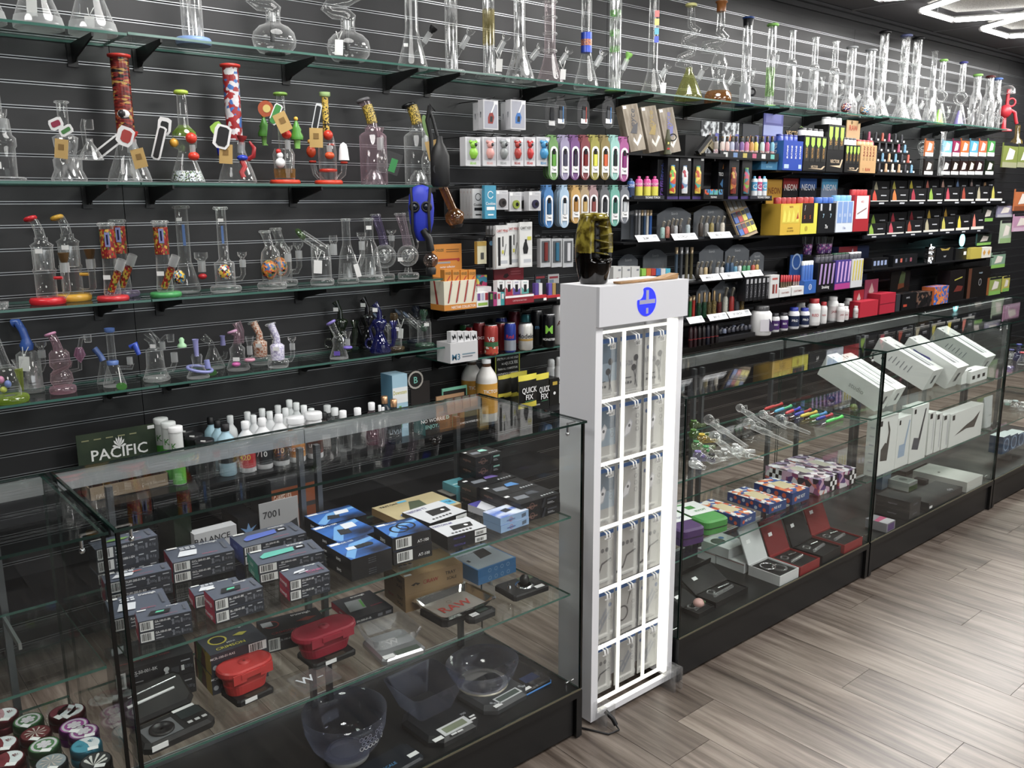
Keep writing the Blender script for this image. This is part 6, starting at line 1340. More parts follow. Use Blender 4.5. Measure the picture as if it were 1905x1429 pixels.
def bearbox(label,px0,px1,col,Y=3.03,py0=255,py1=309):
 t=pegbox(label,px0,px1,py0,py1,Y,.04,P('#d2d2d6',.45),lambda w,d,h:[('q','f',.1,.2,.9,.95,P('#b6b6bc',.45)),('T','f',.5,.1,h*.12,'BEAR',P(col),0,w*.6),('q','f',.68,.84,.95,.94,WH)],BE)
 a=onY(px0,280,Y);b=onY(px1,280,Y);s=(b.x-a.x);h_=onY(px0,py0,Y).z-onY(px0,py1,Y).z
 m=P(col,.35);y=-.022
 f=MB()
 f.ball((0,y,h_*.74),s*.20,m,12);f.ball((-s*.18,y,h_*.84),s*.09,m,8);f.ball((s*.18,y,h_*.84),s*.09,m,8)
 f.lathe([(s*.14,h_*.26),(s*.2,h_*.34),(s*.26,h_*.44),(s*.2,h_*.58),(s*.12,h_*.62)],m,14,0,y,0)
 f.build('bear_figure',t)
 MB().lathe([(s*.215,h_*.48),(s*.205,h_*.53)],BK,14,0,y,0).build('black_belt',t)
 MB().lathe([(s*.15,h_*.27),(s*.17,h_*.36)],BK,14,0,y,0).build('black_band',t)
 MB().ball((s*.04,y-s*.15,h_*.74),s*.10,P('#33353a',.3),10).build('bear_face',t)
 return t
for lb,a,b,c in(('bear window box with lime bear',866,894,'#8fd02a'),('bear window box with pink bear',898,924,'#e0a09a'),('bear window box with grey bear',923,950,'#8d9292'),('bear window box with red and black bear',951,974,'#b8403a'),('bear window box with bright red bear',975.5,996,'#cc3436'),('bear window box with sky blue bear',998,1024,'#3f9ad0')):
 bearbox(lb,a,b,c,3.03)
TWC=[('green',1030,'#6f9a5a','#5fa03a'),('lilac grey',1051,'#9a92b0','#4a4a5a'),('purple',1070,'#7a5288','#3c3a48'),('dark red',1089,'#84444a','#7a2a2a'),('olive yellow',1107,'#9a9442','#d8d83a'),('olive brown',1126,'#8a7a4a','#d0603a'),('pale teal',1144,'#8fc0b8','#2c2c30'),('magenta',1161,'#a85a92','#8a3a78')]
for nm,px,c,co in TWC:
 lo=3 if nm=='magenta' else 0
 capsule('%s tinted capsule pack in the upper row of capsules'%nm,px,258+lo,335+lo,3.02,17,P(c,.35),WH,P(co,.3),'tinted capsule packs, upper row')
 for q in range(2):
  capsule('%s tinted capsule pack, %s in the upper row'%(nm,['directly behind the front one','rearmost on its peg'][q]),px-5-5*q,257+lo,333+lo,3.05+.03*q,17,P(c,.35),WH,None,'tinted capsule packs, upper row',hook=False)
TW2=[('sky blue',1021,'#4f86c0','#2c5a80',0),('pale blue',1050,'#a8c4dc','#d0d4d8',0),('orange',1071,'#c8a05c','#a8783a',-8),('tan',1088,'#b09a78','#c0a060',-8),('dusty pink',1104,'#a88a8c','#8a4a48',-8),('dark grey',1125,'#6a6c70','#3a3c40',-6),('teal',1144,'#6fb0a0','#3a6a60',-3.01),('slate',1162,'#7a7e86','#c0c4c8',-8)]
for nm,px,c,co,lo in TW2:
 capsule('%s tinted capsule pack in the lower row of capsules'%nm,px,350,424+lo,3.02,17,P(c,.35),WH,P(co,.3),'tinted capsule packs, lower row')
 for q in range(2):
  capsule('%s tinted capsule pack, %s in the lower row'%(nm,['directly behind the front one','rearmost on its peg'][q]),px-5-5*q,350,422+lo,3.05+.03*q,17,P(c,.35),WH,None,'tinted capsule packs, lower row',hook=False)
CK='slim battery boxes on pegs'
def cook(c1,c2):return lambda w,d,h:[('ring','f',.5,.72,w*.26,c2),('q','f',.64,.68,.8,.76,c1),('T','f',.5,.46,h*.12,'Cookies',c2,0,w*.85),('q','f',.15,.26,.85,.36,c2),('q','f',.25,.1,.75,.14,c2),('T','l',.5,.12,.01,'C',P('#a05040')),('T','l',.5,.88,.01,'C',P('#a05040'))]
pegbox('blue slim battery box with white lettering',902,923,345,407,3.0,.02,P('#3a97b8',.4),cook(P('#3a97b8',.4),WH),CK)
for i in range(4):
 pegbox(['white slim battery box with black lettering, front of four','white slim battery box, second of four','white slim battery box, third of four','white slim battery box, rearmost of four'][i],879-6*i,900-6*i,351,406,3.04+.03*i,.02,P('#c9c9ca',.45),cook(P('#c9c9ca',.45),BK),CK,hook=(i==0))
for i,(px,c,py)in enumerate([(934,'#3a3434',354),(959,'#8a9a2a',357),(972,'#2c2c2c',357),(995,'#2c2a48',356),(1014,'#3f6a4a',355)]):
 t=pegbox('white disc vaporizer box with %s disc'%['brown','yellow-green','black','navy','green'][i],px-11,px+11,py,py+36,3.02+(.05 if i in(2,4)else 0),.035,P('#cfcfd2',.45),lambda w,d,h:[('q','f',.08,.08,.92,.8,P('#bcbcc0',.45)),('q','f',.5,.86,.9,.92,GY),('q','f',.02,.8,.25,.95,WH)],'disc vaporizer boxes on pegs')
 MB().cyl((0,-.0176,.03),(0,-.026,.03),.019,P(c,.35),n=20).cyl((.003,-.026,.03),(.003,-.0265,.03),.009,P('#1c1c1c',.3),n=14).build('disc_device',t)
CP='pen cards on pegs'
def pen(tt,kind):return lambda w,d,h:[('T','f',.5,.87,h*.08,tt,P('#b83030')if kind=='pen' else BK,0,w*.9),('q','f',.1,.82,.9,.83,GY),('q','f',.05,.03,.95,.27,P('#e4e4e2')),('q','f',.3,.1,.9,.18,GY)]+([('q','f',.14,.06,.34,.72,P('#1c1c1e')),('q','f',.5,.5,.58,.74,P('#2c2c2e')),('p','f',[(.62,.3),(.66,.3),(.82,.56),(.78,.56)],P('#2c2c2e')),('q','f',.45,.34,.6,.42,P('#c8c23a'))]if kind=='pen' else[('p','f',[(.3,.3),(.6,.3),(.68,.42),(.56,.56),(.36,.56),(.24,.42)],BK),('q','f',.4,.56,.56,.62,BK),('q','f',.6,.6,.92,.68,P('#c8c23a'))])
pegbox('white blister card with black pen, left of three',923,946,419,499,2.98,.008,P('#d8d8d6',.45),pen('CART PENS','pen'),CP)
pegbox('white blister card with black pen, middle of three',944,966,415,497,3.03,.008,P('#d8d8d6',.45),pen('CART PENS','pen'),CP)
pegbox('white blister card with black key fob, right of three',967,990,413,497,3.01,.008,P('#d8d8d6',.45),pen('CART KEY','key'),CP)
for i in range(3):pegbox('white blister card hanging %s behind the pen cards'%['close','farther','farthest'][i],918-6*i,941-6*i,420,501,3.04+.04*i,.008,P('#b8b8b8',.45),(),CP,hook=False)
pegbox('small yellow and gold vape box on a peg',888,905,449,491,3.03,.02,P('#d8d2b0',.45),lambda w,d,h:[('q','l',0,0,1,1,P('#b8963a')),('q','f',0,.8,1,1,P('#b8963a')),('q','f',.35,.2,.7,.5,P('#4a4a48'))],None)
pegbox('small black pack with blue lens beside the gold box',909,919,441,498,3.05,.03,P('#202226',.4),lambda w,d,h:[('c','f',.5,.8,w*.35,P('#5f94b8'))],None)
CV='clear vape boxes on pegs'
for i,(px,c,nm)in enumerate([(1015,'#7a302c','dark red'),(1036,'#2f6a86','teal'),(1057,'#c8c8cc','white')]):
 t=pegbox('clear fronted box with a %s vape pen'%nm,px-9.5,px+9.5,444,497,3.02,.025,P('#b4b6b8',.45),lambda w,d,h:[('q','f',.1,.16,.9,.92,P('#55585c')),('q','f',.3,.02,.8,.1,GY)],CV)
 MB().box(-.009,-.019,.03,.009,-.0135,.115,P(c,.35)).build('vape_pen',t)
pegbox('black drawstring pouch with white lettering on a peg',992,1008,420,452,3.12,.02,P('#222224',.6),lambda w,d,h:[('T','f',.5,.4,h*.2,'ATY',GY)],None)
t=thing('gas_mask_bong','royal blue rubber gas mask bong with black straps and smoky tube','gas mask',(onY(784,400,2.93).x,2.93,onY(784,448,2.93).z),-YAW)
s=mpp(onY(784,400,2.93));bl=P('#2436b8',.55)
MB().lathe([(8,0),(16,12),(22,34),(24,60),(22,84),(14,98),(4,102)],bl,20,0,0,0,sy=.6).move(Matrix.Scale(s,4)).build('mask_shell',t)
for sx in(-1,1):MB().torus((sx*11*s,-13*s,62*s),8*s,2.4*s,BK,'y').ball((sx*11*s,-11*s,62*s),7*s,P('#1b2230',.15),12,1.0).build('eye_lens',t)
for sx in(-1,1):MB().tube([(sx*18*s,-4*s,96*s),(sx*15*s,-16*s,60*s),(sx*16*s,-14*s,20*s),(sx*10*s,-8*s,-8*s)],3*s,M['matte_black'],6).build('strap',t)
MB().tube([(4*s,-10*s,20*s),(14*s,-14*s,4*s),(16*s,-10*s,-18*s)],[7*s,7*s,8*s],P('#17181a',.4),12).build('hose',t)
MB().ball((16*s,-10*s,-36*s),14*s,'' and None or thin_glass('smoky_plastic',(.45,.38,.34),.2,.7,(.25,.2,.18),.5),16).build('smoky_chamber',t)
MB().lathe([(9,0),(10,10),(8,14)],P('#17181a',.4),16,0,0,0).move(Matrix.Translation((16*s,-10*s,-62*s))@Matrix.Scale(s,4)).build('black_foot',t)
MB().tube([(0,(YW-2.93)*math.cos(YAW),104*s),(0,-6*s,104*s)],.003,M['matte_black'],6).build('peg_hook',t)
t=thing('gas_mask_bong','black rubber hanging water piece with loop handle beside the bent neck rigs','gas mask',(onY(818,280,2.95).x,2.95,onY(818,348,2.95).z),-YAW)
s=mpp(onY(818,280,2.95));bk=P('#17181a',.5)
MB().lathe([(14,0),(18,6),(18,56),(12,72),(7,80),(5,92)],bk,18,0,0,0,sy=.7).move(Matrix.Scale(s,4)).build('rubber_body',t)
MB().torus((-2*s,-9*s,32*s),9*s,2.2*s,P('#2c2d30',.4),'y').build('loop_handle',t)
MB().tube([(-14*s,4*s,40*s),(-16*s,4*s,90*s),(-22*s,2*s,120*s),(-16*s,0,146*s)],4*s,bk,8).build('strap',t)
MB().tube([(-4*s,2*s,92*s),(-12*s,2*s,124*s),(-18*s,0,140*s)],3*s,bk,8).build('strap',t)
MB().tube([(-16*s,(YW-2.95)*math.cos(YAW),148*s),(-16*s,-6*s,148*s)],.003,M['matte_black'],6).build('peg_hook',t)
t=thing('acrylic_bong','amber acrylic water pipe hanging tilted below the eye-level shelf','water pipe',(onY(843,390,3.03).x,3.03,onY(843,432,3.03).z),-YAW)
s=mpp(onY(843,390,3.03));am=tint('#b8761c',.75)
MB().tube([(6*s,0,8*s),(5*s,0,14*s)],[10*s,14*s],P('#2c2c2e',.4),14).build('black_base',t)
MB().tube([(5*s,0,12*s),(3*s,0,22*s),(2*s,0,34*s),(0,0,42*s)],[10*s,17*s,17*s,8*s],am,16).build('amber_bulb',t)
MB().tube([(0,0,40*s),(-22*s,0,92*s)],[8*s,8*s],am,14).build('amber_tube',t)
MB().tube([(-21*s,0,90*s),(-25*s,0,99*s)],[9*s,9*s],P('#c9c9c9',.3),14).build('mouthpiece',t)
MB().tube([(-16*s,(YW-3.03)*math.cos(YAW),80*s),(-16*s,-10*s,80*s)],.003,M['matte_black'],6).build('peg_hook',t)
boxY('hanging_pack','black window box behind the amber water pipe','box',826,856,352,404,3.17,.06,P('#141416',.4),lambda w,d,h:[('T','f',.3,.5,.014,'VORTEX',GY,80)])
ON=P('#d98a1e',.45);CRM=P('#e6dfc8',.5)
t=boxY('display_carton','orange and cream counter display with red dab straws','display box',826,886,522,577,2.99,.10,CRM,lambda w,d,h:[('q','f',0,0,1,.2,ON),('T','f',.6,.1,h*.12,'NECTAR COLLECTOR',WH,0,w*.75),('q','l',0,0,1,.2,ON),('p','f',[(0,.2),(.25,.2),(0,.5)],CRM),('p','l',[(.45,.2),(.6,.2),(.35,1),(.25,1)],P('#b0352a'))]+[('p','f',[(.1+.25*k,.25),(.14+.25*k,.25),(.26+.25*k,1),(.22+.25*k,1)],P('#b0352a'))for k in range(4)]+[('p','f',[(.15+.25*k,.3),(.165+.25*k,.3),(.26+.25*k,.9),(.245+.25*k,.9)],P('#9a9a9c'))for k in range(4)],ZO)
for i in range(4):
 a=826+15*i
 boxY('straw_box',['leftmost orange-topped dab straw box in the display','second orange-topped dab straw box in the display','third orange-topped dab straw box in the display','rightmost orange-topped dab straw box in the display'][i],'box',a+1,a+14,502,524,3.0,.03,ON,lambda w,d,h:[('T','f',.5,.7,h*.3,'OOZE',P('#2a4a2c'),0,w*.8),('p','f',[(.2,0),(.4,0),(.9,.5),(.75,.5)],P('#b0352a'))],None,'dab straw boxes')
boxY('header_card','orange header card with a red dab straw picture','sign',805,859,454,522,3.10,.006,ON,lambda w,d,h:[('T','f',.24,.84,h*.10,'OOZE',P('#2a4a2c')),('q','f',.2,.55,.9,.6,P('#b0352a')),('q','f',.1,.47,.6,.52,P('#a0a0a2')),('c','f',.88,.56,.008,P('#b0352a')),('T','f',.5,.38,h*.08,'nectar collector',WH),('q','f',.46,.78,.9,.8,P('#8a5a1c')),('q','f',.46,.84,.9,.86,P('#8a5a1c'))])
boxY('vape_carton','small multicolour carton beside the orange display','box',888,906,512,545,3.08,.05,multi('bright_blocks',['#c03a6a','#2f8aa8','#d0c23a','#2c2c30','#7fb84a'],60,.4),(),None)
boxY('vape_carton','white carton with violet, white and red vapes in front','box',887,909,544,570,3.0,.06,WH,lambda w,d,h:[('q','f',.05,.45,.3,.95,P('#7a4f98')),('q','f',.38,.45,.62,.95,P('#b8b8d0')),('q','f',.7,.45,.95,.95,P('#a82c3c')),('q','f',.1,.1,.9,.3,P('#8fb83a'))],ZO)
boxY('vape_carton','flat white carton lying above the violet vapes','box',888,914,534,545,3.03,.06,P('#dcdcdc',.45),(),None)
for i in range(4):
 boxY('lighter_box',['black lighter box in the striped row','magenta lighter box in the striped row','white lighter box in the striped row','teal lighter box in the striped row'][i],'box',911+7*i,917.5+7*i,544,568,2.99,.05,P(['#202226','#b03a78','#d0d0d4','#2f9aa0'][i],.4),lambda w,d,h:[('q','f',.2,.5,.8,.9,P(['#5f8a4a','#2c2c30','#c03a4a','#d8d8d8'][i]))],ZO,'striped lighter boxes')
boxY('display_carton','red and white display tray with cartridge boxes','display box',940,993,549,566,2.985,.10,P('#8f1e2c',.4),lambda w,d,h:[('q','f',0,.75,1,1,WH),('T','f',.5,.4,h*.25,'CARTRIDGE BATTERY',P('#d8a8ac'),0,w*.5)],ZO)
for i,(px,c,nm)in enumerate([(932,'#2a1c1e','black'),(947,'#a82a40','red'),(961,'#5a4a98','violet'),(977,'#4fa8a0','teal')]):
 boxY('cartridge_box','small white and %s cartridge box in the red tray'%nm,'box',px-6.5,px+6.5,522,550,3.01,.03,WH,lambda w,d,h:[('p','f',[(0,0),(1,0),(1,.5),(.5,.3),(0,.6)],P(c)),('q','f',.3,.25,.7,.75,P('#18181a')),('T','f',.5,.88,h*.12,'PULSE',P(c))],None,'cartridge boxes in the red tray')
boxY('header_card','dark red header card leaning over the cartridge boxes','sign',919,974,499,522,3.1,.006,P('#7a1c28',.45),lambda w,d,h:[('p','f',[(.3,.3),(.4,.2),(.5,.4),(.45,.6),(.35,.55)],P('#2a0c10')),('q','f',.55,.7,.9,.74,P('#b06068')),('q','f',.55,.5,.9,.53,P('#b06068'))])
for i,(px,nm)in enumerate([(1005,'left'),(1030,'right')]):
 t=boxY('battery_tray','%s red tray of small batteries near the tower'%nm,'display box',px-12,px+12,549,560,2.99,.08,P('#c02430',.4),lambda w,d,h:[('q','f',0,0,1,.5,BK),('q','f',.75,.1,.98,.5,WH)],ZO,'red battery trays')
 for k in range(3):
  boxY('battery','%s battery standing %s in the %s red tray'%(['violet','white','black'][k]if i==0 else['purple','gold','grey'][k],['left','centre','right'][k],nm),'battery',px-9+7*k,px-3+7*k,527,550,3.0,.02,P([['#5f4a98','#d8d8da','#202024'],['#6a5ab0','#a88a4a','#3a3c40']][i][k],.35),(),None,'batteries in red trays')
 boxY('header_card','small printed card behind the %s red battery tray'%nm,'sign',px-10,px+10,510,530,3.08,.004,P('#2c2e34' if i==0 else '#c0c0c0',.45),lambda w,d,h:[('q','f',.1,.6,.9,.8,P('#a03a44')),('q','f',.1,.2,.5,.5,P('#7a92a8'))])
t=boxY('battery_carton','white counter box of batteries with big M lettering','display box',838,889,636,675,2.97,.10,P('#d0d0d2',.45),lambda w,d,h:[('T','f',.2,.3,h*.42,'M3',P('#2f6a8a'),0,w*.3),('q','f',.42,.36,.9,.42,P('#6a8a9a')),('q','f',.42,.24,.8,.29,DG)],ZN)
for i in range(4):
 boxY('battery_box',['leftmost small white battery box in the counter box','second small white battery box in the counter box','third small white battery box in the counter box','rightmost small white battery box in the counter box'][i],'box',839+12.5*i,850+12.5*i,617,637,2.98,.03,P('#d4d4d6',.45),lambda w,d,h:[('T','f',.5,.5,h*.6,'M',P('#3a3c40'),20)],None,'battery boxes in the counter box')
def can(label,px,tp,c,Y,r=13,txt=None,tc=None,art=None):
 def f(H):
  o=[('L','can_body',P(c,.3,.3),[(r*.82,0),(r,3),(r,H-6),(r*.84,H-1)]),('L','can_lid',M['alu'],[(r*.86,H-1),(r*.86,H),(r*.7,H-.6),(.5,H-.6)])]
  if art:o+=art(H,r)
  if txt:o.append(('W','lettering',tc or WH,(txt,H*.55,r*.9,r*1.02)))
  return o
 return rig(label,px,ZN,tp,f,Y,'drink_can','can','drink cans')
can('white and red vegetable juice can with green top',914,604,'#a83a34',3.03,13,'V8',WH,lambda H,r:[('L','green_band',P('#3a6a44',.3),[(r*1.01,H*.2),(r*1.01,H*.45)]),('L','tomato_print',multi('tomato_print',['#b02c28','#d8d0c0','#3a6a3c','#c04a30'],90),[(r*1.012,3),(r*1.012,H*.3)])])
can('slim blue and silver energy drink can',949,600,'#2a3f9a',3.03,11,'Red',P('#c03038'),lambda H,r:[('L','silver_band',P('#a8b0bc',.3,.5),[(r*1.01,4),(r*1.01,H*.42)])])
can('white and gold beer can with dark lettering',978,601,'#d8d6d0',3.03,13.5,'Modelo',BK,lambda H,r:[('L','gold_band',P('#b08a3a',.3),[(r*1.01,H*.36),(r*1.01,H*.44)])])
can('tall black can with green claw mark',1021,584,'#15161a',3.02,12,None,None,lambda H,r:[('W','claw_mark',P('#7fc82a',.4),('M',H*.55,r*1.8,r*1.02)),('W','lettering',WH,('MONSTER',H*.25,r*.5,r*1.02))])
can('tall black can with blue claw mark',999,577,'#17181c',3.09,12,'m',P('#4a8ab8'))
can('teal topped can behind the beer can',982,583,'#3a8f98',3.165,13)
can('tall dark red can behind the slim blue one',956,578,'#6a2030',3.225,12)
can('dark red cola can between vegetable and energy cans',932,600,'#7a1a22',3.11,12)
can('blue topped can behind the cola can',933,590,'#25357a',3.19,11)
can('dark red cola can behind the battery box',892,599,'#6a161c',3.09,12,'Coca',P('#d8c8c8'))
can('red can peeking over the battery box',878,607,'#a8242c',3.15,12)
can('green can behind the red one over the battery box',867,603,'#2f6a3c',3.22,12)
can('tall white can half hidden by the tower',1040,566,'#d0d0d0',3.05,14,'A',P('#5a2a20'))
# right half of the wall
def seen(px,py,Y=3.0):return onY(px,py,Y)
WD=noisy('weathered_wood_box',lin('#6f6353'),lin('#8f8474'),30,.6,(1,1,.3))
for i,(px,ac,nm)in enumerate([(1186,'#3a3a40','grey script'),(1220,'#8a742f','gold script'),(1252,'#5a5a9a','violet script')]):
 p=seen(px,287,3.03)
 t=thing('wooden_slide_box','leaning wooden slide box with %s and white swoosh'%nm,'box',(p.x,3.045,ZR['r1']+.011),0,'leaning wooden slide boxes',rot=(R(-9),R(-9),0))
 w_,d_,h_=.115,.045,.23
 MB().box(-w_/2,-d_/2,0,w_/2,d_/2,h_,WD).build('box_body',t)
 prints(t,(w_,d_,h_),[('p','f',[(.3,.22),(.5,.1),(.9,.3),(.8,.35),(.5,.18),(.36,.3)],P('#d8d4c8')),('T','f',.5,.72,.05,'eyce',P(ac),75),('q','f',.05,.92,.25,.98,WH),('p','f',[(.2,.4),(.6,.36),(.8,.6),(.5,.55)],P(ac))])
rig('olive torch lighter with carry loop in front of the wooden boxes',1242,ZR['r1'],243,lambda H:[('L','torch_body',P('#4a4c34',.4),[(7,0),(7,3),(5,8),(5,22),(6,26),(4,34),(3,H)]),('O','carry_loop',BK,(9,H-14,6,1.2,'y')),('X','yellow_light',P('#d8d070',.3),(0,20,3,4,0,6)),('X','red_button',P('#b83024',.3),(0,10,5,3,0,7.5))],3.0,'torch_lighter','lighter','torch lighters')
p=seen(1318,284,3.03)
t=thing('pistol_lighter','tan and black pistol-shaped lighter leaning on a black stand','lighter',(p.x,3.05,ZR['r1']+.001),0)
MB().box(-.05,-.04,0,.13,.04,.018,M['matte_black']).build('stand',t)
b=MB().prism([(-.06,.03),(.075,.03),(.078,.052),(-.062,.052)],-.011,.011,P('#2c2c2e',.4));b.move(Matrix.Translation((0,0,.03))@Matrix.Rotation(R(-40),4,'Y'));b.build('slide',t)
b=MB().prism([(-.05,.012),(.06,.014),(.072,.03),(-.06,.03)],-.010,.010,P('#8f8468',.5));b.prism([(.03,.018),(.07,.02),(.09,-.05),(.055,-.055)],-.010,.010,P('#8f8468',.5));b.move(Matrix.Translation((0,0,.03))@Matrix.Rotation(R(-40),4,'Y'));b.build('frame_and_grip',t)
boxY('mesh_bag','black mesh bag standing behind the pistol lighter','bag',1275,1312,252,288,3.10,.08,P('#151516',.8),(),ZR['r1'])
MAR=noisy('marbled_card',lin('#d0d4d8'),lin('#2c2e34'),22,.45,lo=.44,hi=.56)
for i,(a,b,c,e)in enumerate([(1304,1337,226,255),(1343,1374,228,256),(1381,1411,231,259)]):
 boxY('header_card','marbled printed card above the shot bottles, %s of three'%['left','middle','right'][i],'sign',a,b,c,e+28,3.12,.005,MAR if i<2 else P('#22262e',.45),lambda w,d,h:[('p','f',[(.4,.5),(.5,.7),(.62,.5)],P('#b8683a')),('q','f',.8,.5,1,.7,P('#5a5aa8'))],ZR['r1'])
BC=['#8a8078','#c8b8b0','#d0b0a8','#a8b0c8','#4a4464','#7a5a9a','#c86a9a','#c8903a','#d8c23a','#b8d0d0','#c04a78','#6ab0c8']
for i,px in enumerate([1331,1343,1352,1361,1369,1379,1388,1397,1405,1417,1426,1435]):
 rig('tiny %s shot bottle, number %s along the bottle tray'%(['taupe','cream','peach','pale blue','plum','violet','rose','amber','yellow','mint','crimson','aqua'][i],['one','two','three','four','five','six','seven','eight','nine','ten','eleven','twelve'][i]),px,ZR['r1']+.012,255,lambda H:[('L','bottle_body',P(BC[i],.35),[(4.2,0),(4.4,1),(4.4,H*.62),(2.5,H*.72)]),('L','cap',P('#15130f',.4),[(2.6,0),(2.6,H*.26),(.4,H*.28)],(0,H*.72)),('O','gold_ring',P('#a8803a',.3,.5),(0,H*.95,2.2,.6,'z')),('L','label_wrap',multi('shot_label',['#d8d8d8','#4a3a7a','#c85a3a','#d8d8d8'],400),[(4.5,H*.1),(4.5,H*.3)])],3.03,'shot_bottle','bottle','shot bottles')
boxY('bottle_tray','printed low tray under the shot bottles','tray',1340,1449,283,289,3.012,.05,P('#1d2024',.4),lambda w,d,h:[('q','f',.05+.16*k,.1,.12+.16*k,.8,P(['#c8c8c8','#6a8ab8','#b8a84a','#c05a7a','#d8d8d8','#5ab0a8'][k]))for k in range(6)],ZR['r1'])
SP='painted torch boxes'
for i,(a,b)in enumerate([(1242,1262),(1264,1285),(1289,1309),(1356,1374),(1380,1398)]):
 cols=[['#c84a2c','#3a8ac0','#5aa83a','#d8c83a'],['#c8d0d8','#6a8ab0','#a83a4a','#d8d8d8'],['#c88a2c','#3fa08a','#b8402a','#d8c23a'],['#7a2a22','#b8602a','#c89a3a','#8a3a2a'],['#b05a4a','#7ab03a','#c8507a','#3a7a8a']][i]
 t=boxY('torch_box','dark window box with %s painted torch'%['red, blue and green','white and blue','orange and teal','rust and gold','pink and lime'][i],'box',a,b,294,370,3.02,.06,P('#1d1d22',.4),lambda w,d,h:[('q','f',.14,.1,.86,.92,P('#0e0e10')),('q','f',.7,.94,.95,.99,WH),('q','f',0,0,1,.07,P('#4a3a78'))],ZR['r2'],SP)
 MB().lathe([(.018,.03),(.019,.04),(.019,.14),(.012,.155),(.012,.175)],multi('torch_paint_%d'%i,cols,45,.35),14,-.008,-.031,0).build('painted_torch',t)
boxY('torch_box','dark box side with purple scribble lettering left of the painted torches','box',1223,1239,297,370,3.05,.05,P('#1b1b20',.4),lambda w,d,h:[('T','f',.5,.3,.05,'graffiti',P('#6a4a98'),80),('T','f',.5,.7,.04,'torch',P('#3a4a8a'),80)],ZR['r2'])
boxY('torch_box','black box with blue flame torch picture and white word','box',1336,1354,300,370,3.06,.05,P('#141418',.4),lambda w,d,h:[('T','f',.5,.66,.026,'TECHNO',WH,0,w*.95),('p','f',[(.2,.4),(.5,.55),(.9,.4),(.6,.25)],P('#4a7aa8')),('p','f',[(.4,.8),(.6,.8),(.5,.95)],P('#c87a2a'))],ZR['r2'])
boxY('lighter_display','small display box of striped mini torches','display box',1309,1346,352,370,3.0,.08,P('#1a1a1c',.4),lambda w,d,h:[('q','f',.05+.23*k,.45,.25+.23*k,.98,multi('mini_torches',['#3a8ac0','#c8502c','#2c2c30','#5aa8a0'],60))for k in range(4)]+[('T','f',.5,.2,h*.25,'TECHNO',WH)],ZR['r2'])
for i,(px,c,tp)in enumerate([(1173,'#2f5a9a',333),(1188,'#c83a8a',329),(1203,'#c83a8a',329),(1217,'#c83a8a',329)]):
 rig(['blue spray-can torch at the left of the pink ones','pink and yellow spray-can torch, left of three','pink and yellow spray-can torch, middle of three','pink and yellow spray-can torch, right of three'][i],px,ZR['r2']+.012,tp,lambda H:[('L','can_body',P(c,.35),[(7,0),(7,H*.78),(5,H*.86)]),('L','yellow_wrap',P('#d8d03a' if i else '#2c3a5a',.35),[(7.2,2),(7.2,H*.5)]),('W','lettering',P('#f0e8f0'),('RACOON',H*.62,6,7.3)),('L','nozzle',P('#a82a70' if i else '#24406a',.4),[(3,0),(3,H*.12),(.4,H*.14)],(0,H*.86))],3.04,'spray_torch','lighter','spray-can torches')
for i,(px,c)in enumerate([(1402,'#4a9ac8'),(1411,'#c84a7a'),(1420,'#5ab0d8')]):
 rig('%s and white cookie-logo can torch'%['sky blue','rose','aqua'][i],px,ZR['r2']+.012,329,lambda H:[('L','can_body',P('#d8dce0',.35),[(5.5,0),(5.5,H*.8),(4,H*.88)]),('L','colour_wrap',P(c,.35),[(5.7,H*.3),(5.7,H*.72)]),('W','lettering',WH,('C',H*.5,12,5.9)),('L','nozzle',P(c,.4),[(2.4,0),(2.4,H*.1),(.4,H*.12)],(0,H*.88))],3.04,'spray_torch','lighter','cookie can torches')
for a,b,lb in((1180,1236,'left'),(1396,1436,'right')):
 boxY('can_tray','%s white lettered tray under the can torches'%lb,'tray',a,b,364,371,3.005,.06,P('#2a2c34',.4),lambda w,d,h:[('T','f',.6,.5,h*.8,'TECHNO TORCH',WH,0,w*.7)],ZR['r2'])
HB=thin_glass('grey_frosted_board',(.7,.73,.76),.55,.8,(.55,.58,.62),.75)
LST=[0]
def stand(label,px0,px1,py0,py1,Y,z,card):
 a=onY(px0,py1,Y+.1);b=onY(px1,py1,Y+.1);w_=b.x-a.x;h_=onY(px0,py0,Y+.1).z-z
 t=thing('lighter_stand',label,'lighter stand',((a.x+b.x)/2,Y,z+.0005),0,'lighter stands with price cards')
 MB().prism([(-w_/2,0),(w_/2,0),(w_/2,h_*.78),(w_*.2,h_*.97),(0,h_),(-w_*.2,h_*.97),(-w_/2,h_*.78)],.10,.104,HB).build('back_board',t)
 MB().box(-w_/2,0,0,w_/2,.0995,.0105,P('#2c2e32',.4)).build('tray',t)
 c0=onY(card[0],card[2],Y-.012);c1=onY(card[1],card[3],Y-.012)
 x0,x1=c0.x-t.location.x,c1.x-t.location.x
 pm=MB().add([(x0,-.03,.001),(x1,-.03,.001),(x1,-.004,.034),(x0,-.004,.034)],[(0,1,2,3)],P('#d9dbde',.4));pm.add([(x0,-.03,.0005),(x1,-.03,.0005),(x1,-.003,.034),(x0,-.003,.034)],[(3,2,1,0)],P('#d9dbde',.4));pm.build('price_card',t)
 U=Vector((1,0,0));V=Vector((0,.026,.033)).normalized()
 prints(t,None,[('T','c',.42,.5,.022,card[4],P('#3a3c40'),0,(x1-x0)*.5),('q','c',.76,.15,.95,.85,P('#a4a8ac')),('q','c',.78,.6,.93,.68,DG)],{'c':(Vector((x0,-.0304,.0015)),U,V,x1-x0,.042,Vector((0,-.78,.62)))})
 prints(t,None,[('T','f',.5,.8,.02,'Scorch',P('#c8ccd0'))],{'f':(Vector((-w_/2,.0995,0)),U,Vector((0,0,1)),w_,h_,Vector((0,-1,0)))})
 return t
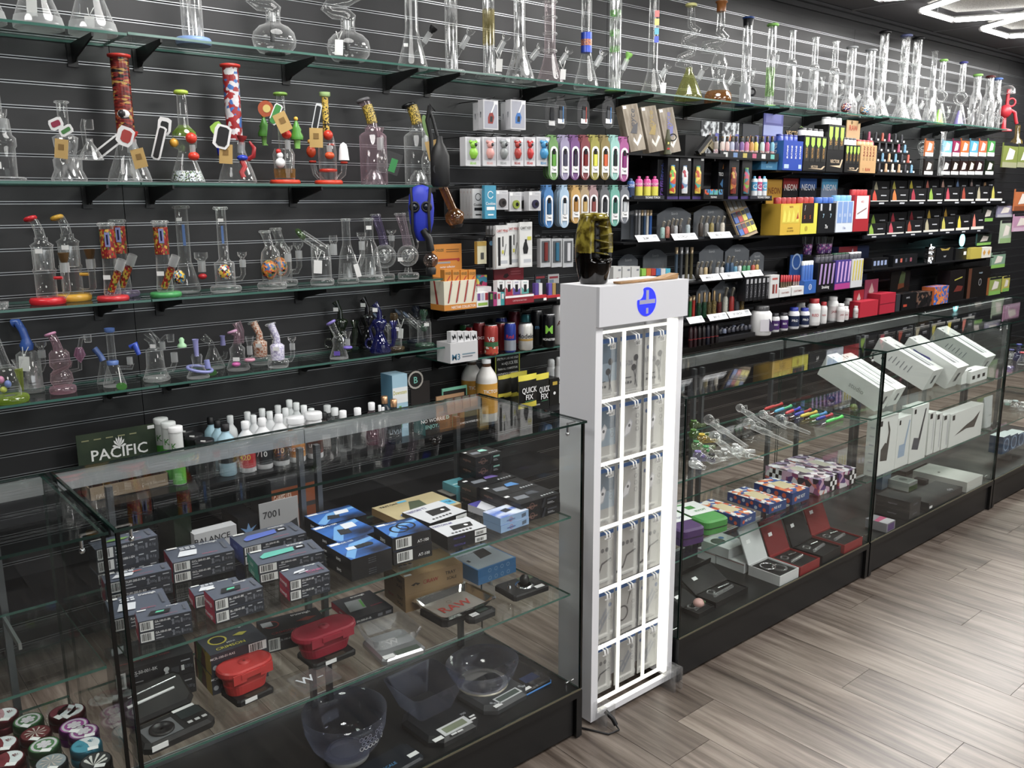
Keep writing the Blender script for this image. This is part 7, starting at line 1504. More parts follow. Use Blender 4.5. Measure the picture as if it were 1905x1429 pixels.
def torch(label,px,top,z,c,Y=3.05,r=4.5,kind='short',grp='torch lighters on stands'):
 if kind=='slim':f=lambda H:[('L','lighter_body',P(c,.3,.3),[(r*.6,0),(r*.6,H*.8)]),('L','metal_tip',P('#b09a78' if px%2 else '#a8a8aa',.3,.5),[(r*.62,H*.8),(r*.62,H),(.2,H)])]
 elif kind=='carved':f=lambda H:[('L','torch_body',noisy('carved_'+c[1:],lin(c),lin('#14140f'),300,.35),[(r*.9,0),(r,4),(r*.8,H*.3),(r,H*.45),(r*.8,H*.6)]),('L','gold_nozzle',P('#a88a5a',.3,.5),[(r*.5,H*.6),(r*.45,H*.95),(.3,H)])]
 else:f=lambda H:[('L','torch_body',noisy('torch_'+c[1:],lin(c),lin('#1c1a18'),200,.35,lo=.55,hi=.75),[(r*.95,0),(r,2),(r*.95,H*.6),(r*.6,H*.68)]),('T','torch_head',P('#8a8478',.3,.6),[(0,H*.66),(1,H*.85),(3,H)],[r*.5,r*.55,r*.6],True),('O','nozzle_ring',P('#b0aca0',.3,.6),(2.5,H*.96,r*.5,r*.18,'y'))]
 return rig(label,px,z,top,f,Y,'torch_lighter','lighter',grp)
z=ZR['r3']
stand('grey-backed stand with slim pen lighters',1156,1212,391,441,3.03,z,(1183,1223,441,452,'SLIM'))
stand('grey-backed stand with ring-top torches, left of two',1222,1284,386,437,3.03,z,(1250,1294,436,447,'SCORCH'))
stand('grey-backed stand with ring-top torches, right of two',1290,1350,383,431,3.03,z,(1318,1359,432,442,'SE0 10'))
for i,(px,c)in enumerate([(1182,'#4a4c50'),(1188,'#8a8c90'),(1193,'#22252a'),(1198,'#2f4a6a'),(1203,'#c8c4bc'),(1209,'#2a5aa0')]):
 torch('slim pen lighter in %s, standing in the slim stand'%['dark grey','silver','black','steel blue','ivory','bright blue'][i],px,392,z+.012,c,3.07,5,'slim')
for i,(px,c,tp)in enumerate([(1232,'#8fb0a8',414),(1241,'#a8685a',412),(1249,'#3a3230',408),(1256,'#a0a2a4',410),(1264,'#2c2624',409),(1279,'#9aa8ac',408)]):
 torch('ring-top torch in %s on the left ring-top stand'%['mint','copper','dark brown','silver','black brown','ice grey'][i],px,tp,z+.012,c)
for i,(px,c)in enumerate([(1303,'#3a3028'),(1313,'#8a8a88'),(1323,'#8a7a3a'),(1333,'#3a3a3c'),(1343,'#d0c8b8')]):
 torch('ring-top torch in %s on the right ring-top stand'%['bronze','grey','gold','charcoal','cream'][i],px,404,z+.012,c)
p=seen(1406,437,3.0)
t=thing('lighter_board','tilted wooden board with rows of coloured square lighters','display board',(p.x-.02,3.03,z+.002),0,rot=(R(-22),R(-12),0))
w_,h_=.175,.25
MB().box(-w_/2,0,0,w_/2,.012,h_,P('#a08a6a',.6)).build('board',t)
for r_ in range(2):
 for c_ in range(4):
  cc=['#2f5aa8','#b83430','#d8c83a','#3a6ab0'][c_]if r_ else['#2f62b0','#b83a34','#d8cc3a','#d8c83a'][c_]
  b=MB().box(-w_/2+.008+c_*.041,-.008,.02+r_*.075,-w_/2+.045+c_*.041,0,.085+r_*.075,P(cc,.35));b.box(-w_/2+.01+c_*.041,-.0085,.055+r_*.075,-w_/2+.043+c_*.041,-.008,.082+r_*.075,P('#2c2e34',.4));b.build('square_lighter',t)
for c_ in range(4):MB().box(-w_/2+.012+c_*.041,-.006,.175,-w_/2+.04+c_*.041,0,.24,P('#a8a8a6',.4,.4)).build('silver_strip',t)
NE='gas refill cartons'
def gas(label,px0,px1,py0,py1,face,cap,big,Y=3.0,d=.10,side=None,extra=(),caps=4,cname='can'):
 t=boxY('gas_carton',label,'gas carton',px0,px1,py0,py1,Y,d,face,lambda w,d_,h:([('q','l',0,0,1,1,side)]if side else[])+list(extra)+([('T','f',.5,.22,h*.18,big,WH,0,w*.6)]if big else[]),z,NE)
 a=onY(px0,py0,Y);b=onY(px1,py0,Y);w_=b.x-a.x;h_=a.z-z
 for k in range(caps):
  MB().lathe([(w_/caps*.42,0),(w_/caps*.42,.034),(w_/caps*.36,.038)],cap,12,-w_/2+w_/caps*(k+.5),-d*.15,h_-.002,cap1=True).build(cname+'_cap',t)
 return t
YE=P('#d8b01e',.4);YE2=P('#dcd428',.4)
gas('deep yellow gas refill carton with red flame drawings',1452,1489,379,438,YE,P('#a82a28',.4),None,2.99,.135,P('#c8a01c',.4),[('q','f',.08,.38,.92,.95,P('#d8c02c'))]+[('p','f',[(.1+.22*k,.42),(.24+.22*k,.42),(.26+.22*k,.66),(.18+.22*k,.82)],P('#e2d84a'))for k in range(4)]+[('p','f',[(.78,.5),(.9,.52),(.86,.75)],P('#b83a24')),('T','f',.5,.9,.014,'NEON',P('#a8401c')),('T','f',.5,.22,.012,'UNIVERSAL',P('#6a4a10')),('T','f',.5,.13,.012,'GAS LIGHTER',P('#6a4a10'))])
gas('lime yellow gas carton with black cans numbered 5',1490,1520,378,434,YE2,P('#a82a28',.4),None,3.0,.12,None,[('q','f',.05,.35,.78,1,P('#2a1c16')),('T','f',.22,.55,.03,'5',P('#c8602c')),('T','f',.56,.55,.03,'5',P('#c8602c')),('T','f',.22,.85,.012,'NEON',GY,80),('c','f',.35,.18,.016,P('#b8a020'))],3)
gas('black gas carton with blue 7x numerals',1522,1554,378,432,P('#16181c',.4),P('#2f62b8',.4),'7x',3.0,.10,None,[('T','f',.3,.58,.034,'7',P('#a8d0e8')),('T','f',.72,.58,.034,'7',P('#a8d0e8')),('q','f',.1,.75,.2,.98,GY),('q','f',.6,.75,.7,.98,GY)],3)
gas('pale blue gas carton with white and blue 11x cans',1556,1587,374,431,P('#d0d8e4',.4),P('#6aa8d8',.4),None,3.0,.10,None,[('q','f',.05+.31*k,.3,.32+.31*k,.98,P('#7a9ad0'))for k in range(3)]+[('T','f',.2+.3*k,.55,.03,'11',WH)for k in range(3)]+[('T','f',.5,.14,.024,'11x',P('#4a5a9a'))],3)
gas('red and white gas carton beside the coil boxes',1589,1617,363,428,P('#a8242e',.4),P('#b82a30',.4),None,3.0,.10,None,[('q','f',.12,.35,.9,.98,P('#e0dcdc')),('T','f',.5,.82,.02,'4832',P('#a8242e')),('p','f',[(.2,.5),(.8,.66),(.8,.62),(.2,.46)],P('#8a6a6a'))],4)
for i,(a,b,c,e,col,tx,t2,tc)in enumerate([(1426,1454,334,366,'#c89a1e','NEON','','#a8601c'),(1456,1484,332,366,'#1d1616','NEON','5x','#c8502c'),(1487,1518,332,366,'#1b2028','NEON','7x','#d8d8e0'),(1528,1557,333,366,'#8a9ab0','NEON','11x','#e0e8f0')]):
 boxY('header_card',['yellow header card above the gas cartons','black and red header card with 5x above the gas cartons','black and blue header card with 7x above the gas cartons','light blue header card with 11x above the gas cartons'][i],'sign',a,b,c,e+22,3.14,.006,P(col,.45),lambda w,d,h:[('q','f',0,.82,1,1,P(['#c89a1e','#8a1c1c','#2f5a9a','#4aa0c8'][i])),('T','f',.5,.84,h*.16,tx,P('#8a4a10')if i==0 else WH,0,w*.8),('T','f',.72,.52,h*.18,t2,P(tc))]if t2 else[('T','f',.5,.8,h*.16,tx,P('#8a4a10'),0,w*.8)],z)
z=ZR['q1']
BU=P('#2346a8',.4)
def cans(t,px0,px1,py,Y,h,n_,body,cap,band,grp_name):
 a=onY(px0,py,Y);b=onY(px1,py,Y);w_=b.x-a.x
 for k in range(n_):
  x=-w_/2+w_/n_*(k+.5);r=w_/n_*.42
  m=MB().lathe([(r,0),(r,h*.8),(r*.7,h*.86)],body,12,x,-.01,a.z-t.location.z-.002);gc=m.build('gas_can',t)
  MB().lathe([(r*.95,h*.8),(r*.95,h),(r*.8,h*1.02)],cap,12,x,-.01,a.z-t.location.z,cap1=True).build('can_cap',gc)
t=boxY('gas_carton','royal blue butane carton with white upright words','gas carton',1457,1493,262,320,3.0,.12,BU,lambda w,d,h:[('q','l',0,0,1,1,P('#2f6ab0')),('T','l',.5,.5,.04,'BUTANE',WH,90)]+[('T','f',.2+.22*k,.62,.020,'BUTANE',WH,90)for k in range(4)]+[('q','f',.06,.06,.3,.2,P('#a8c0e0')),('q','f',.8,.06,.95,.2,P('#a8c0e0'))],z,NE)
cans(t,1457,1493,263,3.0,.045,4,P('#3a52b0',.4),P('#24348a',.4),None,'')
boxY('header_card','blue and violet header card above the butane carton','sign',1419,1455,212,318,3.12,.006,P('#4a4a8a',.45),lambda w,d,h:[('q','f',0,.62,1,.8,P('#8a92c0')),('q','f',.1,.84,.9,1,P('#6a6aa8'))],z)
boxY('gas_carton','teal blue carton standing left of the butane carton','gas carton',1416,1446,298,321,3.02,.08,P('#2a6a90',.4),lambda w,d,h:[('T','f',.5,.3,h*.3,'BUTANE',P('#7ab0c8'),0,w*.7)],z)
def vec(label,a,b,c,e,n_,capc,Y=3.0,low=.25):
 t=boxY('gas_carton',label,'gas carton',a,b,c,e,Y,.10,P('#141415',.4),lambda w,d,h:[('T','f',.5,low*.5,h*.1,'VECTOR',P('#c8b090'),0,w*.8),('p','f',[(.2,low*.28),(.85,low*.2),(.98,low*.6),(.9,low*.6),(.8,low*.32)],P('#c8b090'))]+[('q','f',.5/n_+k/n_-.5/n_+.02,low+.02,k/n_+1/n_-.02,1,P('#1b1a16'))for k in range(n_)]+[('T','f',(k+.5)/n_,low+.26,h*.13,'VECTOR',P('#b88a3a'),90,h*.3)for k in range(n_)]+[('p','f',[((k+.5)/n_-.3/n_,.95),((k+.5)/n_+.3/n_,.95),((k+.5)/n_+.3/n_,.75),((k+.5)/n_,.66),((k+.5)/n_-.3/n_,.75)],P('#9ad02a'))for k in range(n_)],z,NE)
 cans(t,a,b,c,Y,.05,n_,P('#d0d0d0',.4),capc,None,'')
vec('black gas carton with four green shields, below the arched header',1495,1537,253,320,4,P('#2a2a2e',.35))
vec('tallest black gas carton with three green shields',1539,1570,232,320,3,P('#9a9a9e',.3),3.0,.45)
vec('small black gas carton with four green marks beside the kraft one',1572,1599,270,320,4,P('#24242a',.35),3.0,.3)
pts=[(-.11,0),(.11,0),(.11,.22),(.06,.28),(.0,.30),(-.11,.24)]
p=seen(1478,300,3.13)
t=thing('header_card','black arched header card with gold lettering above the green shields','sign',(p.x,3.13,z+.0005),0)
MB().prism(pts,0,.006,P('#131313',.4)).build('card',t)
prints(t,None,[('T','f',.4,.82,.045,'VECTOR',P('#c0a070')),('ring','f',.75,.92,.022,P('#6a8a3a'))],{'f':(Vector((-.11,-.001,0)),Vector((1,0,0)),Vector((0,0,1)),.22,.28,Vector((0,-1,0)))})
t=boxY('gas_carton','kraft gas carton with dark red lettering','gas carton',1601,1630,270,321,3.0,.10,P('#b8905c',.5),lambda w,d,h:[('T','f',.5,.12,h*.16,'RAW',P('#a8302a')),('ring','f',.2,.12,.008,P('#6a3020'))]+[('ring','f',.2+.2*k,.5,.009,P('#3a2418'))for k in range(4)]+[('T','f',.2+.2*k,.78,h*.16,'RAW',P('#7a2a20'),90)for k in range(4)],z,NE)
cans(t,1601,1630,271,3.0,.04,4,P('#b8905c',.5),P('#a82a34',.4),None,'')
boxY('header_card','kraft header card with red lettering above the small black carton','sign',1573,1598,224,320,3.12,.006,P('#b8946a',.5),lambda w,d,h:[('T','f',.5,.86,h*.14,'RAW',P('#b0302a'),0,w*.9),('c','f',.35,.96,.012,P('#6a5030'))],z)
a=onY(1632,322,3.02);b=onY(1704,322,3.02);w_=b.x-a.x;h_=onY(1660,246,3.06).z-z
t=thing('mouthpiece_rack','black four-tier rack of small glass mouthpieces','display rack',((a.x+b.x)/2,3.02,z+.0005),0)
for k in range(4):MB().box(-w_/2,.03*k,h_*(k)/4,w_/2,.03*k+.03,h_*(k)/4+.012,P('#161617',.4)).build('tier',t)
MB().box(-w_/2,.12,0,w_/2,.126,h_,P('#141415',.4)).build('back_board',t)
for k in range(4):
 for j in range(6):
  x=(a.x+b.x)/2-w_/2+w_*(j+.5)/6;c=random.choice(['#3a3a40','#6a9ab8','#b85a4a','#c8a07a','#a84a6a','#d8d0c0','#4a5aa0'])
  i_=thing('glass_mouthpiece','tiny glass mouthpiece on the black rack, %s tier, %s from left'%(['bottom','second','third','top'][k],['first','second','third','fourth','fifth','sixth'][j]),'mouthpiece',(x,3.02+.03*k+.014,z+h_*k/4+.013),0,'mouthpieces on the black rack')
  MB().lathe([(.011,0),(.013,.006),(.008,.022),(.009,.045),(.006,.058)],P(c,.25),10).build('mouthpiece_body',i_)
  MB().box(-.002,-.0155,.001,.018,-.0145,.014,WH).build('price_sticker',i_)
rig('tall clear glass tube standing before the foil pouches',1749,z,248,lambda H:[('L','tube','cut',[(5,0),(5,H*.4),(4,H*.5),(4,H-4),(6,H)])],3.0,'glass_tube','glass tube')
for i,(px,tp)in enumerate([(1712,262),(1724,262)]):
 t=rig('clear curled tubing pack hanging %s of the tall glass tube'%['far left','just left'][i],px,z,tp,lambda H:[('O','coil','clear',(0,H-12,8,2,'y')),('O','coil','clear',(2,H-20,7,2,'y')),('T','tube_end','clear',[(0,0),(0,H-20)],2)],3.16,'tubing_pack','tubing')
FP='foil pouches on pegs'
def fpouch(label,a,b,c,e,Y,col,bot='#d8d8d8'):
 t=boxY('foil_pouch',label,'pouch',a,b,c,e,Y,.012,P(col,.3),lambda w,d,h:[('q','f',0,0,1,.22,P(bot)),('p','f',[(.2,.3),(.7,.35),(.8,.7),(.4,.8)],P('#d8d0c8')),('q','f',0,.88,1,1,P('#202024'))],None,FP)
 hq=onY((a+b)/2,c,Y).z-onY((a+b)/2,e,Y).z+.003
 MB().tube([(0,YW-Y-.01,hq),(0,-.02,hq)],.002,M['matte_black'],6).build('peg_hook',t)
for i,(a,b,c,nm)in enumerate([(1722,1737,'#b8683a','rust'),(1754,1771,'#6ab0d0','sky blue'),(1773,1786,'#8a2a50','magenta'),(1788,1803,'#c8642a','orange'),(1805,1820,'#4a9ab8','teal blue'),(1822,1836,'#c0603a','burnt orange'),(1838,1851,'#3f8a44','green')]):
 fpouch('%s foil pouch in the upper pouch row'%nm,a,b,258,291,3.03,c)
for i,(a,b)in enumerate([(1720,1736),(1752,1768),(1770,1784),(1786,1800),(1801,1814),(1815,1829),(1834,1849)]):
 fpouch('black and white foil pouch in the lower row, %s from the left'%['first','second','third','fourth','fifth','sixth','seventh'][i],a,b,296,325,3.03,['#2c2624','#221c20','#241c18','#2c1c1c','#281c14','#2a1a1e','#1c2418'][i])
fpouch('lime green hanging pack beyond the pouches',1866,1893,266,312,3.0,'#75803c','#8f9070')
fpouch('second lime green hanging pack at the right frame edge',1894,1922,268,312,3.0,'#6f7c3a','#8f9070')
fpouch('orange hanging pack tilted at the right frame edge',1888,1920,352,392,3.0,'#b8683a','#8a4a2a')
fpouch('pink lace-patterned pack near the right frame edge',1886,1915,398,430,3.0,'#b88aa8','#c8a8c0')
fpouch('grey-violet pouch hanging below the coil boxes',1856,1884,380,404,3.02,'#8a86a0','#a8a8b0')
fpouch('pale green pouch hanging far right',1862,1882,410,452,3.02,'#a8b8a0','#88a870')
for i,(a,b,c,e,col)in enumerate([(1828,1848,384,412,'#2a302a'),(1818,1844,434,456,'#28342a'),(1845,1870,470,498,'#7a9a84'),(1841,1862,516,548,'#8a9a4a'),(1866,1878,514,542,'#b8b04a')]):
 fpouch(['small black and green pack under the coil shelf','black and lime double pack beside the glowing sign','mint pack right of the yellow boxes','olive lime pack right of the tall brown boxes','narrow yellow pack at the end of the low row'][i],a,b,c,e,3.04,col,'#7ab04a')
rig('golden glass piece on the far right edge of the top row',1886,z+.12,236,lambda H:[('L','body','#c8a84a@0.5',[(10,0),(12,4),(10,H*.6),(4,H*.7),(4,H)])],3.18,'glass_bong','bong')
LF=[('#c84a3a','red'),('#c8783a','orange'),('#a83a4a','crimson'),('#8ab03a','lime'),('#c04a5a','rose'),('#a84a3a','rust'),('#b0a88a','sand'),('#c0b84a','straw'),('#d8c82a','yellow'),('#d87a6a','salmon'),('#e0b0a0','peach'),('#7a9ac8','blue'),('#b8a09a','blush'),('#c89a6a','tan')]
def coil(label,a,b,c,e,Y,z_,col,white=True):
 boxY('coil_box',label,'coil box',a,b,c,e,Y,.05,P('#1b1b1d',.4),lambda w,d,h:([('q','f',.03,0,.97,.3,P('#dcdad2'))]if white else[])+[('p','f',[(.12,.3 if white else.1),(.12,.7),(.2,.98),(.32,.6),(.36,.3 if white else.1)],P(col,.4)),('q','f',.55,.6,.85,.66,GY),('q','f',.1,.1,.9,.14,DG)],z_,'coil boxes')
z=ZR['q3'];n_=8
def pxs(i,n,a,b):
 A=onY(a,400,3.0).x;B=onY(b,400,3.0).x
 x0=A+(B-A)*i/n;x1=A+(B-A)*(i+.93)/n
 return proj((x0,3.0,1.5))[0],proj((x1,3.0,1.5))[0]
on=['first','second','third','fourth','fifth','sixth','seventh','eighth']
for i in range(8):
 a,b=pxs(i,8,1618,1866)
 ym=371-i*1.1
 coil('black coil box with %s fruit mark, front tier of the upper coil shelf, %s'%(LF[i][1],on[i]),a,b,ym-18,ym+14,3.02,z,LF[i][0])
 a2,b2=pxs(i,8,1622,1850)
 coil('black coil box with %s fruit mark, raised back tier, %s'%(LF[(i+6)%14][1],on[i]),a2,b2,ym-34,ym-8,3.09,z+.045,LF[(i+6)%14][0],i%2==0)
boxY('coil_tray','black label tray along the upper coil shelf','tray',1619,1878,374,386,3.0,.015,P('#17181b',.35),lambda w,d,h:[('q','f',.05+.125*k,.3,.08+.125*k,.7,GY)for k in range(8)],z)
z=ZR['q4']
for i in range(7):
 a,b=pxs(i,7,1612,1832)
 ym=432-i*3.2
 coil('black coil box with %s fruit mark, front tier of the lower coil shelf, %s'%(LF[(i+9)%14][1],on[i]),a,b,ym-16,ym+12,3.02,z,LF[(i+3)%14][0])
 if i<5:coil('coil box with %s fruit mark, back tier of the lower shelf, %s'%(LF[(i+2)%14][1],on[i]),a+4,b+4,ym-34,ym-6,3.09,z+.04,['#8ab03a','#b83a4a','#8a2a34','#c8a83a','#c89a2a'][i])
boxY('coil_tray','black label tray along the lower coil shelf','tray',1608,1838,432,444,3.0,.015,P('#1d2026',.35),lambda w,d,h:[('q','f',.05+.14*k,.3,.08+.14*k,.7,GY)for k in range(7)],z)
z=ZR['q5']
DB=P('#191a1d',.35)
boxY('device_box','dark device box with pale blue vapes showing','box',1622,1652,480,505,3.02,.08,DB,lambda w,d,h:[('q','f',.1+.22*k,.3,.24+.22*k,.75,P('#8a9ac0'))for k in range(4)],z)
boxY('device_box','dark device box with four small vapes pictured','box',1662,1706,474,500,3.02,.08,DB,lambda w,d,h:[('q','f',.08+.2*k,.35,.16+.2*k,.7,P(['#a8b0c8','#c05a4a','#3a3c44','#8a4a5a'][k]))for k in range(4)],z)
rig('silver stacked grinder on the device shelf',1728,z,455,lambda H:[('L','grinder_body',M['chrome'],[(9,0),(9,H*.3),(8,H*.32),(9,H*.36),(9,H*.6),(8,H*.63),(9,H*.66),(9,H*.86),(2,H*.88),(2,H),(.3,H)])],3.03,'herb_grinder','grinder')
boxY('device_box','black box with small gold crown mark right of the silver grinder','box',1742,1773,461,486,3.03,.08,DB,lambda w,d,h:[('T','f',.5,.4,h*.2,'royal',GY),('p','f',[(.3,.8),(.7,.8),(.8,1),(.5,.9),(.2,1)],P('#a8923a'))],z)
boxY('device_box','black box with white sticker before the yellow boxes','box',1778,1802,462,482,3.03,.08,DB,lambda w,d,h:[('q','f',.6,.4,.8,.7,WH)],z)
boxY('device_box','yellow and olive small box on the device shelf','box',1806,1826,461,478,3.0,.06,P('#b8a83a',.4),(),z)
boxY('device_box','white small box with orange diamonds on the device shelf','box',1827,1844,460,477,3.0,.06,P('#d8d4c8',.4),lambda w,d,h:[('p','f',[(.25,.2),(.4,.5),(.25,.8),(.1,.5)],P('#c8923a')),('p','f',[(.75,.2),(.9,.5),(.75,.8),(.6,.5)],P('#c8923a'))],z)
p=seen(1790,447,3.1)
t=thing('light_sign','small round glowing white and cyan sign above the device shelf','light sign',(p.x,3.1,p.z),0)
MB().prism([(.045*math.cos(R(a)),.05*math.sin(R(a)))for a in range(0,360,20)],-.004,.004,plain((.35,.95,1.0),.4,emit=2.2)).build('cyan_disc',t)
MB().prism([(-.02,-.03),(-.005,-.032),(.012,.02),(.004,.034),(-.012,.03)],-.007,-.0045,plain((1,1,1),.4,emit=3.0)).build('white_letter',t)
MB().cyl((0,.004,0),(0,YW-3.1-.002,0),.008,BK).build('wall_mount',t)
boxY('device_box','navy and red flat box behind the white capped tubes','box',1560,1616,458,490,3.12,.05,P('#222c4a',.4),lambda w,d,h:[('q','f',0,.5,.6,1,P('#8a2a34')),('p','f',[(.3,.6),(.5,.7),(.45,.95)],P('#c8c8d8'))],ZR['r4b'])
z=ZR['r4']
for i,(a,b,c,e,cd)in enumerate([(1196,1240,465,512,(1255,1290,518,528,'')),(1300,1344,457,509,(1303,1338,512,522,'MINI 4')),(1348,1392,456,505,(1341,1377,508,518,'SE0 2')),(1394,1420,470,505,(1382,1416,503,513,'SE0 1'))]):
 stand('grey-backed stand of short torches on the fourth black shelf, %s'%['leftmost','second','third','rightmost'][i],a,b,c,e,3.11 if i==0 else 3.03,z,cd)
stand('grey-backed stand partly hidden behind the incense holder',1150,1186,474,514,3.11,z,(1150,1180,520,530,''))
for i,(px,c)in enumerate([(1257,'#4a5a6a'),(1266,'#4a4c50'),(1276,'#6a6450'),(1285,'#5a5238')]):
 torch('tall camouflage torch, %s of four by the price cards'%['first','second','third','fourth'][i],px,461,z+.012,c,3.06,5,'slim')
for i,(px,c,tp)in enumerate([(1296,'#2c2a26',489),(1303,'#8a8070',488),(1312,'#c0a878',488),(1320,'#3a342c',487),(1333,'#a8a8a8',489),(1342,'#c8c8c8',489),(1352,'#2a4a6a',478),(1360,'#3a5a7a',478),(1367,'#5a9ab8',488),(1375,'#d0d0d0',487),(1383,'#3a8a5a',487),(1391,'#4aa06a',487),(1400,'#b84a3a',486),(1407,'#c8a04a',485)]):
 torch('stubby torch lighter in %s behind the middle price cards'%['black','stone','gold cream','dark bronze','silver','white','deep blue','steel blue','sky','pearl','green','bright green','brick red','mustard'][i],px,tp,z+.012,c,3.06,4)
for i,a in enumerate([1141,1158,1175]):
 boxY('small_white_box','small white box with %s square behind the incense holder'%['dark red','blue','navy'][i],'box',a,a+15,496,520,3.02,.05,P('#c8c8c6',.45),lambda w,d,h:[('q','f',.4,.3,.7,.5,P(['#6a2a34','#3a5a9a','#2a3a6a'][i])),('q','f',.6,.8,.9,.88,DG)],z)
for i in range(6):
 boxY('mini_lighter','%s topped mini lighter box near the wooden stick'%['lime','orange','red','blue','white','cyan'][i],'box',1194+9*i,1202+9*i,500,516,3.03,.04,P(['#8ac03a','#c8702c','#b83a30','#3a70b0','#d0d0d0','#4ab0c8'][i],.4),lambda w,d,h:[('q','f',0,0,1,.6,P('#28282c'))],z)
z=ZR['r5']
for i,(a,b,c,e,cd)in enumerate([(1262,1285,545,592,(1279,1307,588,598,'')),(1295,1318,530,586,(1317,1351,583,593,'SE0 10')),(1324,1372,524,582,(1354,1394,575,586,'SCORCH'))]):
 stand('grey-backed stand of carved torches on the fifth black shelf, %s'%['leftmost','middle','rightmost'][i],a,b,c,e,3.03,z,cd)
for i,(px,c,tp,k)in enumerate([(1283,'#2f7a44',552,'slim'),(1289,'#c03a30',550,'slim'),(1299,'#1f5a3a',545,'carved'),(1309,'#1f5a3a',543,'carved'),(1318,'#7a6a3a',543,'carved'),(1327,'#a08a4a',540,'carved'),(1337,'#7a2a2a',545,'carved'),(1348,'#c0c0b4',536,'short'),(1360,'#a8302c',536,'short'),(1370,'#4a4a50',540,'short'),(1379,'#a88a4a',533,'carved')]):
 torch('%s torch on the carved torch shelf'%['plain green slim','plain red slim','carved green, left','carved green, right','carved dark gold','carved bright gold','carved maroon','white capped','red bodied','grey bodied','tall carved brass'][i],px,tp,z+.012,c,3.07,5,k)
z=ZR['r4b']
for i in range(6):
 boxY('lighter_box','slim black lighter box with silver edge, %s in its row'%on[i],'box',1387+7.6*i,1393.5+7.6*i,518-i*.6,556,3.0,.06,P('#1d1e22',.4),lambda w,d,h:[('q','f',.2,.75,.8,.95,P('#a8a8ac')),('T','f',.5,.4,h*.16,'TORCH',P('#8a8a90'),90)],z,'slim black lighter boxes')
boxY('lighter_box','white carton with red lighter picture beside the red caps','box',1433,1449,512,554,2.99,.07,P('#d0d0d0',.45),lambda w,d,h:[('q','f',.25,.2,.5,.6,P('#7a3a34')),('q','f',.62,.2,.8,.6,P('#a83a34')),('q','f',.2,.8,.8,.88,P('#b85a54'))],z)
for k,(a,b)in enumerate([(1450,1471),(1473,1495)]):
 t=boxY('lighter_tray','white tray of red capped lighters, %s of two'%['left','right'][k],'display box',a,b,537 if k==0 else 533,552-2*k,2.99,.06,P('#d8d8d8',.45),lambda w,d,h:[('T','f',.5,.5,h*.3,'CRAFTSMEN',P('#a8706a'),0,w*.8)],z)
 for j in range(5):
  rig('red capped lighter in the %s white tray, %s from left'%(['left','right'][k],on[j]),a+2.2+j*4.3,z+.004,512,lambda H:[('L','lighter_body',P('#6a5a44' if k==0 else '#9a8a84',.35),[(1.9,0),(1.9,H*.68)]),('L','red_cap',P('#b82430',.35),[(2.1,H*.66),(2.1,H*.98),(.3,H)])],3.03,'capped_lighter','lighter','red capped lighters')
t=boxY('gas_carton','blue carton with white-topped gas tubes','gas carton',1496,1518,522,547,2.99,.08,P('#2f62b0',.4),lambda w,d,h:[('ring','f',.5,.5,.018,P('#d8e0f0')),('T','f',.5,.5,h*.3,'U',P('#d8e0f0'))],z)
cans(t,1497,1517,523,2.99,.12,4,P('#3a6ab8',.4),P('#e0e4e8',.4),None,'')
boxY('header_card','blue round-topped header card behind the white-topped tubes','sign',1470,1492,474,520,3.1,.006,P('#2f5aa0',.45),lambda w,d,h:[('c','f',.5,.72,w*.38,P('#a8c0e0')),('c','f',.5,.72,w*.3,P('#2f5aa0'))])
for i,(a,b,c,e,nm,c1,cp)in enumerate([(1521,1552,488,539,'black and violet','#17161c','#1c1c20'),(1554,1582,484,536,'violet and magenta','#4a3a8a','#1f4a34'),(1584,1605,482,531,'white and yellow','#c8c8cc','#d8d8da')]):
 t=boxY('gas_carton','%s carton of upright lighters'%nm,'gas carton',a,b,c,e,3.0,.08,P(c1,.4),lambda w,d,h:[('T','f',.5,.15,h*.14,'Smoking',WH,0,w*.7)]*(i<2)+[('p','f',[(.1+.24*k,.25),(.2+.24*k,.25),(.28+.24*k,.95),(.16+.24*k,.95)],P(['#a88ac0','#c8a0d8','#c8b83a'][i]))for k in range(4)]+([('q','f',0,0,1,.2,P('#b03a8a'))]if i==1 else[]),z)
 cans(t,a,b,c+1,3.0,.045,4 if i<2 else 3,P('#3a3a44',.4),P(cp,.4),None,'')
for i,px in enumerate([1501,1526,1538]):
 p=seen(px,455,3.05)
 t=rig('clear cup with violet print standing high behind the lighter cartons, %s'%['left','middle','right'][i],px,onY(1519,476,3.13).z+.001,441,lambda H:[('L','cup','clear',[(7,0),(10,H)]),('L','violet_print',multi('violet_splash',['#7a4a98','#c86ab0','#d8d0e0','#5a3a80'],120),[(7.4,2),(9,H*.6)])],3.18,'printed_cup','cup','violet printed cups')
boxY('cup_riser','black riser box behind the lighter cartons','box',1488,1550,476,548,3.13,.10,P('#161618',.5),(),z)
z=ZR['r6']
for i in range(7):
 rig('dark red-black vape vial, %s in the low row beside the tower'%on[i],1284+8*i,z,608-i*.8,lambda H:[('L','vial_body',P('#2a161a' if i<2 else('#1c1c26' if i==4 else '#1d1719'),.25),[(4,0),(4,H*.85),(2.5,H*.92),(2.5,H)]),('L','red_band',P('#8a2a30',.4),[(4.2,H*.36),(4.2,H*.4)])],3.0,'vape_vial','vial','dark vape vials')
t=boxY('pod_tray','dark tray of small black and blue pods','tray',1334,1404,624,650,3.0,.12,P('#15151a',.5),(),z)
w2=onY(1404,640,3.0).x-onY(1334,640,3.0).x
for k in range(9):
 for j in range(2):MB().lathe([(.014,0),(.014,.02),(.008,.026)],P(random.choice(['#3a3c48','#24262e','#6a7288','#2c2c34']),.3),10,-w2/2+w2*(k+.5)/9,-.03+.05*j,onY(1334,624,3.0).z-z-.001,cap1=True).build('pod',t)
